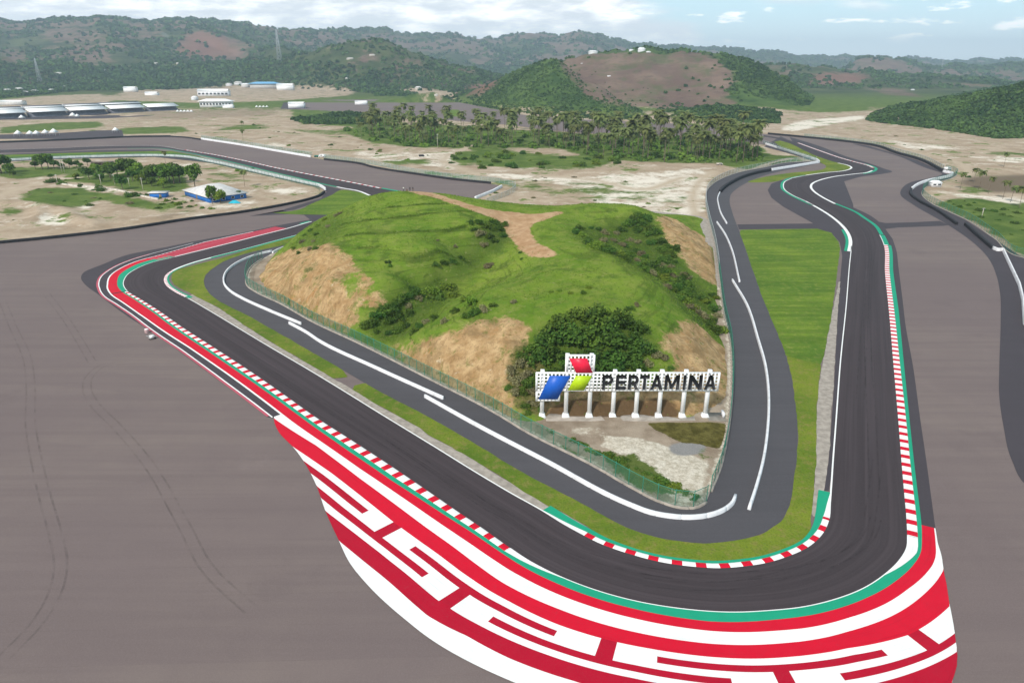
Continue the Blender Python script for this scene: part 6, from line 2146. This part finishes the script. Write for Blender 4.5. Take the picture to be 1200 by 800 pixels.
# grandstands on the main straight
g0, g1 = at(0, 139.5), at(208, 129.5)
gd = (g1 - g0) / np.linalg.norm(g1 - g0)
grz = math.atan2(gd[1], gd[0])


def grandstand(u0, u1, label, back=0.0, rowshift=0.0, hgt=1.0, first=None):
    c0, c1 = at(u0, 139.5 - u0 * 10 / 208 - rowshift), at(u1, 139.5 - u1 * 10 / 208 - rowshift)
    w = np.linalg.norm(c1 - c0)
    c = (c0 + c1) / 2
    t = thing('grandstand', label, 'grandstand', (c[0], c[1], 0), grz, 'grandstands on the main straight')
    mb = MB()
    pts = []
    for i in range(9):                      # barrel-shaped membrane roof
        a = i / 8
        pts.append((-3 + 17 * a, (7.0 + 4.0 * a) * hgt))
    V = [(x, y, z) for y, z in pts for x in (-w / 2 + .6, w / 2 - .6)] + [(x, y, z - .35) for y, z in pts for x in (-w / 2 + .6, w / 2 - .6)]
    F = []
    for i in range(8):
        F += [[2 * i, 2 * i + 1, 2 * i + 3, 2 * i + 2], [18 + 2 * i + 2, 18 + 2 * i + 3, 18 + 2 * i + 1, 18 + 2 * i], [2 * i, 2 * i + 2, 18 + 2 * i + 2, 18 + 2 * i], [2 * i + 1, 18 + 2 * i + 1, 18 + 2 * i + 3, 2 * i + 3]]
    F += [[0, 18, 19, 1], [16, 17, 35, 34]]
    mb.add(V, F).build('roof', M['roofwhite'], t)
    st = MB()
    for i in range(6):
        st.box((0, -1 + i * 2.0, .5 + .55 * i), (w - 1.5, 2.0, 1.0 + 1.1 * i))
    st.build('seating_tier', M['darkseat'], t)
    for x in np.linspace(-w / 2 + 1, w / 2 - 1, 6):
        MB().tube([(x, 12.5, 0), (x, 12.5, 10.0 * hgt)], .3, 6).build('post', M['galv'], t)
    return t


for u0, u1, lb in [(-14, 33, 'white roofed grandstand cut by the left border, in the front row'), (35, 81, 'second white roofed grandstand of the front row from the left'), (82, 127, 'third white roofed grandstand of the front row from the left'),
                   (129, 171, 'fourth white roofed grandstand of the front row from the left'), (173, 210, 'white roofed grandstand at the right end of the front row')]:
    grandstand(u0, u1, lb)
for u0, u1, lb in [(-14, 27, 'low pale roofed stand at the left border behind the front row'), (30, 75, 'low pale roofed stand behind the second front grandstand'), (78, 118, 'low pale roofed stand behind the third front grandstand'), (120, 164, 'low pale roofed stand behind the fourth front grandstand')]:
    grandstand(u0, u1, lb, rowshift=8.5, hgt=.55)


def building(u, v, wpx, hpx, label, roof='roofwhite', wall='roofgrey', depth=14, name='building', rz=0.0, barrel=False, p=None, windows=0, group=None, cat='building', sunk=0.0):
    p = (on_land(u, v) if v < 112 else np.array([*at(u, v), 0.0])) if p is None else p
    k_ = mpp(p)
    w, h = wpx * k_, hpx * k_
    t = thing(name, label, cat, (p[0], p[1] + depth / 2, p[2] - sunk), rz, group)
    MB().box((0, 0, h * .36), (w, depth, h * .72 + sunk)).build('wall', M[wall], t)
    if barrel:
        mb = MB()
        V = []
        n = 9
        for i in range(n):
            a = math.pi * i / (n - 1)
            V += [(-w / 2 - .3, -depth / 2 * 1.04 * math.cos(a), h * .72 + h * .28 * math.sin(a)), (w / 2 + .3, -depth / 2 * 1.04 * math.cos(a), h * .72 + h * .28 * math.sin(a))]
        F = [[2 * i, 2 * i + 1, 2 * i + 3, 2 * i + 2] for i in range(n - 1)] + [[2 * i for i in range(n)][::-1], [2 * i + 1 for i in range(n)], [0, 2 * n - 2, 2 * n - 1, 1]]
        mb.add(V, F).build('roof', M[roof], t)
    else:
        hip_roof(MB(), w, depth, h * .72, h * .28, .05 * w, ridge=.6).build('roof', M[roof], t)
    for i in range(windows):
        MB().box((-w / 2 + w * (i + .5) / windows, -depth / 2 - .05, h * .42), (w / windows * .6, .12, h * .2)).build('window', M['glass'], t)
    return t


building(250, 114, 36, 9, 'long white barrel-roofed hall right of the grandstands', barrel=True, wall='wallwhite', windows=8)
building(253, 126.5, 37, 10, 'pale two-storey block with dark windows in front of the white hall', roof='roofwhite', wall='wallwhite', windows=10, depth=10)
building(310, 104, 34, 7.5, 'long light blue roofed shed at the foot of the far wood', roof='roofblue', wall='roofgrey', depth=18)
building(334, 106, 19, 7.5, 'white domed tent beside the blue roofed shed', barrel=True, wall='roofwhite', name='domed_tent', cat='tent', depth=16)
building(347, 127, 18, 7, 'white domed tent next to the green scrub', barrel=True, wall='roofwhite', name='domed_tent', cat='tent', depth=12)
building(152, 108, 14, 6, 'white boxy tent alone on the tan dirt below the wood', barrel=True, wall='roofwhite', name='domed_tent', cat='tent')
building(177, 113, 14, 5, 'low white tent alone on the tan dirt, further right', barrel=True, wall='roofwhite', name='domed_tent', cat='tent')
building(267, 127.5, 12, 4.5, 'small white tent in front of the pale two-storey block', barrel=True, wall='roofwhite', name='domed_tent', cat='tent', depth=7)
building(12, 124, 28, 6, 'white roofed block at the left border behind the grandstands', barrel=True, wall='roofgrey')
building(227, 119, 5, 6, 'tiny white cabin between the grandstands and the white hall', wall='wallwhite')
building(423, 123, 14, 4.5, 'white tent on the grey paddock beside the far palms', barrel=True, wall='roofwhite', name='domed_tent', cat='tent', depth=8)
building(287, 103, 8, 5, 'greyish hut at the edge of the far wood', wall='roofgrey')
building(1097.5, 219.5, 11, 7.5, 'small white cabin in the eastern recess of the run-off', wall='wallwhite', roof='roofwhite', depth=4, windows=2, cat='cabin', name='cabin')


def pyramid_tent():
    mb = MB()
    mb.add([(-3, -3, 2.6), (3, -3, 2.6), (3, 3, 2.6), (-3, 3, 2.6), (0, 0, 6.2)], [[0, 1, 4], [1, 2, 4], [2, 3, 4], [3, 0, 4], [3, 2, 1, 0]])
    cp_ = mb.me('canopy', M['roofwhite'])
    lg = MB().box((0, 0, 1.3), (.16, .16, 2.6)).me('leg', M['galv'])
    t = thing('pyramid_tent', 'x', 'tent')
    link('canopy', cp_, t)
    for x in (-2.8, 2.8):
        for y in (-2.8, 2.8):
            link('leg', lg, t, (x, y, 0))
    return t


pt = pyramid_tent()
first = True
for u, v, s, lb, gr in [(22, 160, 1, None, 1), (36, 160, .95, None, 1), (43.5, 159.8, .95, None, 1), (54, 159, 1, None, 1), (64, 159, 1.15, None, 1), (26, 140.5, 1, 'small white tent below the second front grandstand', 0), (86, 138.5, 1.2, 'white tent pair, left one, below the third front grandstand', 0),
                        (91, 138.5, .9, 'white tent pair, right one, below the third front grandstand', 0), (136, 155.5, .9, 'white tent alone at the end of the grey terrace', 0)] + \
        [(208.5 + 4 * i, 132.5, .75, None, 2) for i in range(5)] + [(301 + 4 * i, 127, .75, None, 3) for i in range(4)]:
    p = at(u, v)
    if gr:
        lb = [None, 'white pointed tent in the row of five on the grey terrace', 'white pointed tent in the tight row at the end of the grandstands', 'white pointed tent in the row of four on the grey paddock'][gr]
    gname = [None, 'five tents on the grey terrace', 'tents at the end of the grandstands', 'four tents on the paddock'][gr]
    if first:
        pt.location, pt['label'], first = (p[0], p[1], 0), lb, False
        pt['group'] = gname
    else:
        o = dup(pt, (p[0], p[1], 0), 0, s, lb)
        if gname:
            o['group'] = gname
        elif 'group' in o:
            del o['group']

# scattered houses on the far hills
for u, v, w, h_, lb in [(695, 63, 10, 4.5, 'long white villa on the crest of the bare brown hill'), (752, 61, 8, 6, 'taller white villa on the crest of the bare brown hill, further right'), (760, 62, 5, 3, 'small pale hut beside the taller villa'),
                        (740, 60, 5, 3, 'small pale hut just left of the taller villa'), (682, 75, 4, 2.5, 'tiny white house high on the bare brown slope'), (714, 90, 4, 2.5, 'tiny white house half way down the bare brown slope'), (182, 76, 11, 4, 'white roofed house among the far trees'),
                        (192, 62, 9, 4, 'white house high in the far wood'), (208, 76, 5, 4, 'small white house right of the far white roof'), (68, 88, 13, 5, 'grey roofed house in the dark western wood'), (121, 83, 5, 3, 'tiny pale house in the western wood'), (130, 62, 8, 3, 'pale house below the yellowish far slope'),
                        (436, 66, 12, 4, 'white building on the bare crest of the wooded hill'), (410, 70, 14, 4, 'long low white building on the bare crest of the wooded hill'), (572, 76, 7, 3, 'pale house behind the shoulder of the conical green hill'), (585, 65, 6, 4, 'pale hut near the top of the conical green hill'),
                        (490, 106, 13, 7, 'pale houses at the orange cutting below the conical hill'), (511, 113, 7, 5, 'white hut on the orange cutting'), (406, 94, 4, 5, 'white post-like hut by the green scrub'), (50, 103, 10, 4, 'pale shed at the foot of the dark western wood'), (75, 103, 7, 4, 'second pale shed at the foot of the dark western wood'),
                        (1160, 85, 5, 2, 'tiny white house on the far eastern hills'), (1148, 83, 4, 2, 'second tiny white house on the far eastern hills'), (1070, 106, 6, 3, 'small white house on the green far plain')]:
    p = on_land(u, v)
    w = w * (1.0 if 690 < u < 770 else .55)
    h_ = h_ * (1.0 if 690 < u < 770 else .75)
    building(u, v, w, h_, lb, roof='roofgrey' if u < 660 else 'roofwhite', wall='stone' if u < 660 else 'wallwhite', depth=max(6, w * mpp(p) * .6), p=p, name='house', cat='house', sunk=2.0)
for i, (u, v) in enumerate([(8, 108), (14, 109), (22, 107), (29, 110), (268 // 1, 101), (60, 108), (40, 109), (279, 100)]):
    p = on_land(u, v)
    building(u, v, random.uniform(5, 9), random.uniform(3, 4.5), 'small grey-roofed village house at the edge of the western wood', roof='roofgrey', wall='wallwhite', depth=7, p=p, name='house', cat='house', sunk=1.0, group='village houses by the wood')


def lattice_tower(u, v, hpx, label, p=None):
    p = on_land(u, v)
    h = hpx * mpp(p)
    t = thing('lattice_tower', label, 'tower', (p[0], p[1], p[2] - 1))
    mb = MB()
    b_w, t_w = h * .07, h * .012
    cs = [(-1, -1), (1, -1), (1, 1), (-1, 1)]
    nn = 9
    for x, y in cs:
        mb.tube([(x * b_w, y * b_w, 0), (x * t_w, y * t_w, h)], h * .006, 4)
    for i in range(nn):
        z0_, z1_ = h * i / nn, h * (i + 1) / nn
        w0, w1 = b_w + (t_w - b_w) * i / nn, b_w + (t_w - b_w) * (i + 1) / nn
        for k_ in range(4):
            (x0, y0), (x1, y1) = cs[k_], cs[(k_ + 1) % 4]
            mb.tube([(x0 * w0, y0 * w0, z0_), (x1 * w1, y1 * w1, z1_)], h * .004, 4)
            mb.tube([(x0 * w1, y0 * w1, z1_), (x1 * w1, y1 * w1, z1_)], h * .004, 4)
    mb.build('mast', M['galv'], t)
    MB().tube([(0, 0, h), (0, 0, h * 1.06)], h * .004, 4).build('antenna', M['galv'], t)
    return t


lattice_tower(328, 73, 35, 'tall lattice mast rising above the wood between the two western hills')
lattice_tower(47, 96, 26, 'lattice mast in front of the dark western wood')
lattice_tower(1103, 82, 12, 'distant lattice mast on the hazy eastern hills')


def pole(u, v, hpx, label, arm=True):
    p = at(u, v, -.3)
    h = hpx * mpp(np.array([p[0], p[1], 0])) / .95
    t = thing('utility_pole', label, 'pole', (p[0], p[1], -.35))
    MB().tube([(0, 0, 0), (0, 0, h)], [.17, .11], 8).build('shaft', M['stone'], t)
    if arm:
        MB().box((0, 0, h * .93), (1.8, .12, .14)).build('crossarm', M['galv'], t)
    return t


pole(7, 203, 17, 'pale pole beside the trees at the western border')
pole(73, 203, 14, 'left pole of the close pair by the thin tree row')
pole(76, 203, 14, 'right pole of the close pair by the thin tree row')
pole(68, 217, 12, 'pale pole at the near end of the pale ditch wall')
pole(119, 218, 13, 'pole in front of the infield clump by the ditch')
pole(135, 217, 12, 'thin pole left of the rounded forward tree')
pole(152, 219, 10, 'thin pole right of the rounded forward tree')
pole(168, 224, 15, 'pole between the infield clump and the shed')
pole(1150, 256, 12, 'thin pole in the scrub behind the eastern fence')
pole(322, 214, 9, 'short pole by the infield fence of the upper straight')
pole(513, 174, 16, 'pole in front of the western half of the grove')
# low pale wall of the ditch
barrier('ditch_wall', curve([(70, 216), (95, 219), (120, 221), (145, 225), (165, 230), (185, 234)], 1.0), 'low broken pale wall along the infield ditch', 'wall', thick=.8, h=1.2, mat_='stone', z0=-.4)


def vehicle(u, v, rz, size, mat_, label, cat, cabin_mat=None, dark='glass', name='van'):
    p = at(u, v)
    L_, W_, Hh = size
    t = thing(name, label, cat, (p[0], p[1], -.15), rz)
    bx = [(-L_ / 2, .45), (L_ / 2, .45), (L_ / 2, .95), (L_ * .46, 1.1), (L_ * .34, Hh), (-L_ * .48, Hh), (-L_ / 2, Hh * .8)]
    V = [(x, -W_ / 2, z) for x, z in bx] + [(x, W_ / 2, z) for x, z in bx]
    n = len(bx)
    MB().add(V, [list(range(n)), [n + i for i in range(n)][::-1]] + [[i, n + i, n + (i + 1) % n, (i + 1) % n] for i in range(n)]).build('body', M[mat_], t)
    MB().box((L_ * .385, 0, (1.15 + Hh) / 2), (.06, W_ * .86, (Hh - 1.1) * .8)).build('windscreen', M['glass'], t).rotation_euler = (0, 0, 0)
    for s_ in (-1, 1):
        MB().box((L_ * .1, s_ * (W_ / 2 + .01), Hh * .75), (L_ * .42, .04, Hh * .25)).build('side_window', M['glass'], t)
        for x in (-L_ * .3, L_ * .32):
            MB().tube([(x, s_ * (W_ / 2 - .22), .38), (x, s_ * (W_ / 2 + .02), .38)], .38, 12).build('wheel', M['rubber'], t)
    return t


vehicle(377.5, 184.5, math.pi * .98, (5.2, 2.1, 2.4), 'steelwhite', 'white van parked by the gap between the two upper barriers', 'van')
vehicle(371, 184.2, math.pi * .98, (3.4, 1.7, 1.5), 'postgreen', 'small dark green car next to the white van by the upper barrier', 'car', name='car')
vehicle(1110, 199.5, .3, (5.0, 2.0, 2.2), 'steelwhite', 'white van behind the fence in the eastern recess', 'van')
vehicle(494, 183.5, .2, (4.2, 1.8, 1.6), 'black', 'dark car on the sandy road below the western grove', 'car', name='car')
vehicle(466, 138, .1, (6, 2.4, 2.6), 'steelwhite', 'white van on the grey far run-off above the western grove', 'van')
vehicle(843, 193.5, .1, (4.4, 1.8, 1.6), 'stone', 'pale car parked at the foot of the eastern grove', 'car', name='car')


# small white cart left at the edge of the painted line
p = at(178.5, 397.5)
t = thing('paint_cart', 'small white cart with a dark wheel beside the painted outer line of the first corner', 'cart', (p[0], p[1], .03), .9)
MB().box((0, 0, .75), (1.3, .8, .7), 0, 0, .85).build('tank', M['steelwhite'], t)
MB().tube([(-.6, -.3, .9), (-1.15, -.3, 1.25), (-1.15, .3, 1.25), (-.6, .3, .9)], .05, 6).build('handle', M['galv'], t)
for x, y in ((.55, -.42), (.55, .42), (-.45, 0)):
    MB().tube([(x, y - .06, .28), (x, y + .06, .28)], .28, 12).build('wheel', M['rubber'], t)
p = at(172.5, 390)
t = thing('paint_drum', 'pale pinkish drum standing on the thin red line of the first corner', 'drum', (p[0], p[1], .03))
MB().tube([(0, 0, .0), (0, 0, .05), (0, 0, .5), (0, 0, .55), (0, 0, 1.0), (0, 0, 1.05)], [.52, .55, .55, .58, .55, .5], 16).build('body', M['pinkdrum'] if 'pinkdrum' in M else plain('pink_drum', (.55, .38, .38), .6), t)
MB().tube([(0, 0, 1.05), (0, 0, 1.1)], [.5, .46], 16).build('lid', M['steelwhite'], t)


# people resting on the top of the hill
def person(u, v, cloth, legs, label, rz, sit=False):
    me_ = bpy.data.meshes.new('person')
    if sit:
        J = dict(pel=(0, 0, .14), chest=(0, -.08, .52), neck=(0, -.06, .68), head=(0, -.03, .84), ls=(.19, -.08, .60), le=(.27, .08, .38), lh=(.16, .30, .36), rs=(-.19, -.08, .60), re=(-.27, .08, .38), rh=(-.16, .30, .36),
                 lk=(.16, .38, .42), lf=(.15, .62, .06), lt=(.15, .78, .05), rk=(-.16, .38, .42), rf=(-.15, .62, .06), rt=(-.15, .78, .05), lhip=(.10, .03, .14), rhip=(-.10, .03, .14))
    else:
        J = dict(pel=(0, 0, .95), chest=(0, 0, 1.30), neck=(0, 0, 1.50), head=(0, .02, 1.66), ls=(.20, 0, 1.42), le=(.27, -.02, 1.13), lh=(.27, .08, .86), rs=(-.20, 0, 1.42), re=(-.28, -.02, 1.13), rh=(-.24, .10, .88),
                 lk=(.11, .03, .50), lf=(.12, -.02, .07), lt=(.12, .15, .04), rk=(-.11, .02, .50), rf=(-.12, -.04, .07), rt=(-.12, .13, .04), lhip=(.10, 0, .90), rhip=(-.10, 0, .90))
    names = list(J)
    E_ = [('pel', 'chest'), ('chest', 'neck'), ('neck', 'head'), ('chest', 'ls'), ('ls', 'le'), ('le', 'lh'), ('chest', 'rs'), ('rs', 're'), ('re', 'rh'), ('pel', 'lhip'), ('lhip', 'lk'), ('lk', 'lf'), ('lf', 'lt'), ('pel', 'rhip'), ('rhip', 'rk'), ('rk', 'rf'), ('rf', 'rt')]
    R_ = dict(pel=.15, chest=.16, neck=.06, head=.115, ls=.075, rs=.075, le=.05, re=.05, lh=.045, rh=.045, lhip=.10, rhip=.10, lk=.07, rk=.07, lf=.05, rf=.05, lt=.04, rt=.04)
    me_.from_pydata([J[n_] for n_ in names], [(names.index(a), names.index(b)) for a, b in E_], [])
    tmp = bpy.data.objects.new('person', me_)
    C.objects.link(tmp)
    md = tmp.modifiers.new('skin', 'SKIN')
    for i, n_ in enumerate(names):
        me_.skin_vertices[0].data[i].radius = (R_[n_], R_[n_] * .85)
    me_.skin_vertices[0].data[0].use_root = True
    tmp.modifiers.new('sub', 'SUBSURF').levels = 1
    bpy.context.view_layer.update()
    out = bpy.data.meshes.new_from_object(tmp.evaluated_get(bpy.context.evaluated_depsgraph_get()))
    bpy.data.objects.remove(tmp)
    out.materials.clear()
    for mm in (M['skin'], M[cloth], M[legs]):
        out.materials.append(mm)
    hz = J['pel'][2]
    for pl in out.polygons:
        c_ = pl.center
        if c_.z > J['neck'][2] - .02:
            pl.material_index = 0
        elif (c_ - Vector(J['lh'])).length < .12 or (c_ - Vector(J['rh'])).length < .12:
            pl.material_index = 0
        elif (c_.z > hz + .06 and (not sit or c_.y < .25)):
            pl.material_index = 1
        else:
            pl.material_index = 2
        pl.use_smooth = True
    q = on_hill(u, v)
    while q[2] < 6 and v < 240:             # step down onto the crest
        v += .25
        q = on_hill(u, v)
    o = link('person', out, None, (q[0], q[1], q[2] - .02))
    o.rotation_euler = (0, 0, rz)
    hv = MB()
    hd = np.array(J['head']) + np.array([0, -.025, .035])
    V, F = [], []
    for i in range(5):
        for j in range(8):
            a, e = 6.283 * j / 8, 1.57 * i / 4.2
            V.append(hd + .135 * np.array([math.cos(a) * math.cos(e), math.sin(a) * math.cos(e), math.sin(e)]))
    for i in range(4):
        for j in range(8):
            F.append([i * 8 + j, i * 8 + (j + 1) % 8, (i + 1) * 8 + (j + 1) % 8, (i + 1) * 8 + j])
    hv.add(V, F).build('hair', M['black'], o, True)
    return tag(o, label, 'person')


person(473, 221.5, 'cloth_white', 'cloth_dark', 'person in a white top standing at the left end of the hilltop path', 2.6)
person(480.5, 221.5, 'cloth_dark', 'cloth_dark', 'person in dark clothes standing on the hilltop path between the others', 3.4)
person(484, 221, 'cloth_dark', 'cloth_brown', 'person in dark top and brown trousers at the right end of the hilltop group', 3.0)
person(477, 222.3, 'cloth_brown', 'cloth_brown', 'person in brown clothes sitting on the bare hilltop', 3.2, sit=True)

# thin smoke far off on the western hills
m, nt, b = new_mat('smoke')
nt.nodes.remove(b)
k = N(nt)
pvn = k.node('ShaderNodeVolumePrincipled', {'Color': (.85, .87, .9, 1), 'Density': .006})
nt.links.new(pvn.outputs[0], [n for n in nt.nodes if n.type == 'OUTPUT_MATERIAL'][0].inputs['Volume'])
p = on_land(199, 46)
V, F = [], []
s_ = mpp(p)
for i in range(9):
    for j in range(10):
        a = 6.283 * j / 10
        f = i / 8
        rr_ = s_ * (1.2 + 3.2 * math.sin(f * 2.6)) * (1 + .25 * math.sin(3 * a + 5 * f))
        V.append((-f * 9 * s_ + rr_ * math.cos(a), rr_ * math.sin(a), f * 8 * s_))
for i in range(8):
    for j in range(10):
        F.append([i * 10 + j, i * 10 + (j + 1) % 10, (i + 1) * 10 + (j + 1) % 10, (i + 1) * 10 + j])
F += [list(range(10))[::-1], list(range(80, 90))]
o = stuff('smoke', mesh('smoke', V, F, m), 'thin pale smoke rising from the western hills', 'smoke')
o.location = p

# ------------------------------------------------------------------ the air itself
HAZE = 1.15e-4
m, nt, b = new_mat('haze')
nt.nodes.remove(b)
k = N(nt)
pvn = k.node('ShaderNodeVolumePrincipled', {'Color': (.66, .83, 1.0, 1), 'Density': HAZE, 'Anisotropy': .1})
nt.links.new(pvn.outputs[0], [n for n in nt.nodes if n.type == 'OUTPUT_MATERIAL'][0].inputs['Volume'])
zt = float(max(TZ.max(), H) + 40)
zb = float(TZ.min() - 1)
XX = float(np.abs(TX).max()) + 20
hz = MB().box((0, (TY.max() + TY.min()) / 2, (zt + zb) / 2), (2 * XX, TY.max() - TY.min() + 20, zt - zb)).build('haze', m)
hz['kind'] = 'stuff'
hz['label'], hz['category'] = 'pale blue haze in the air over the whole landscape', 'haze'
bpy.context.view_layer.update()
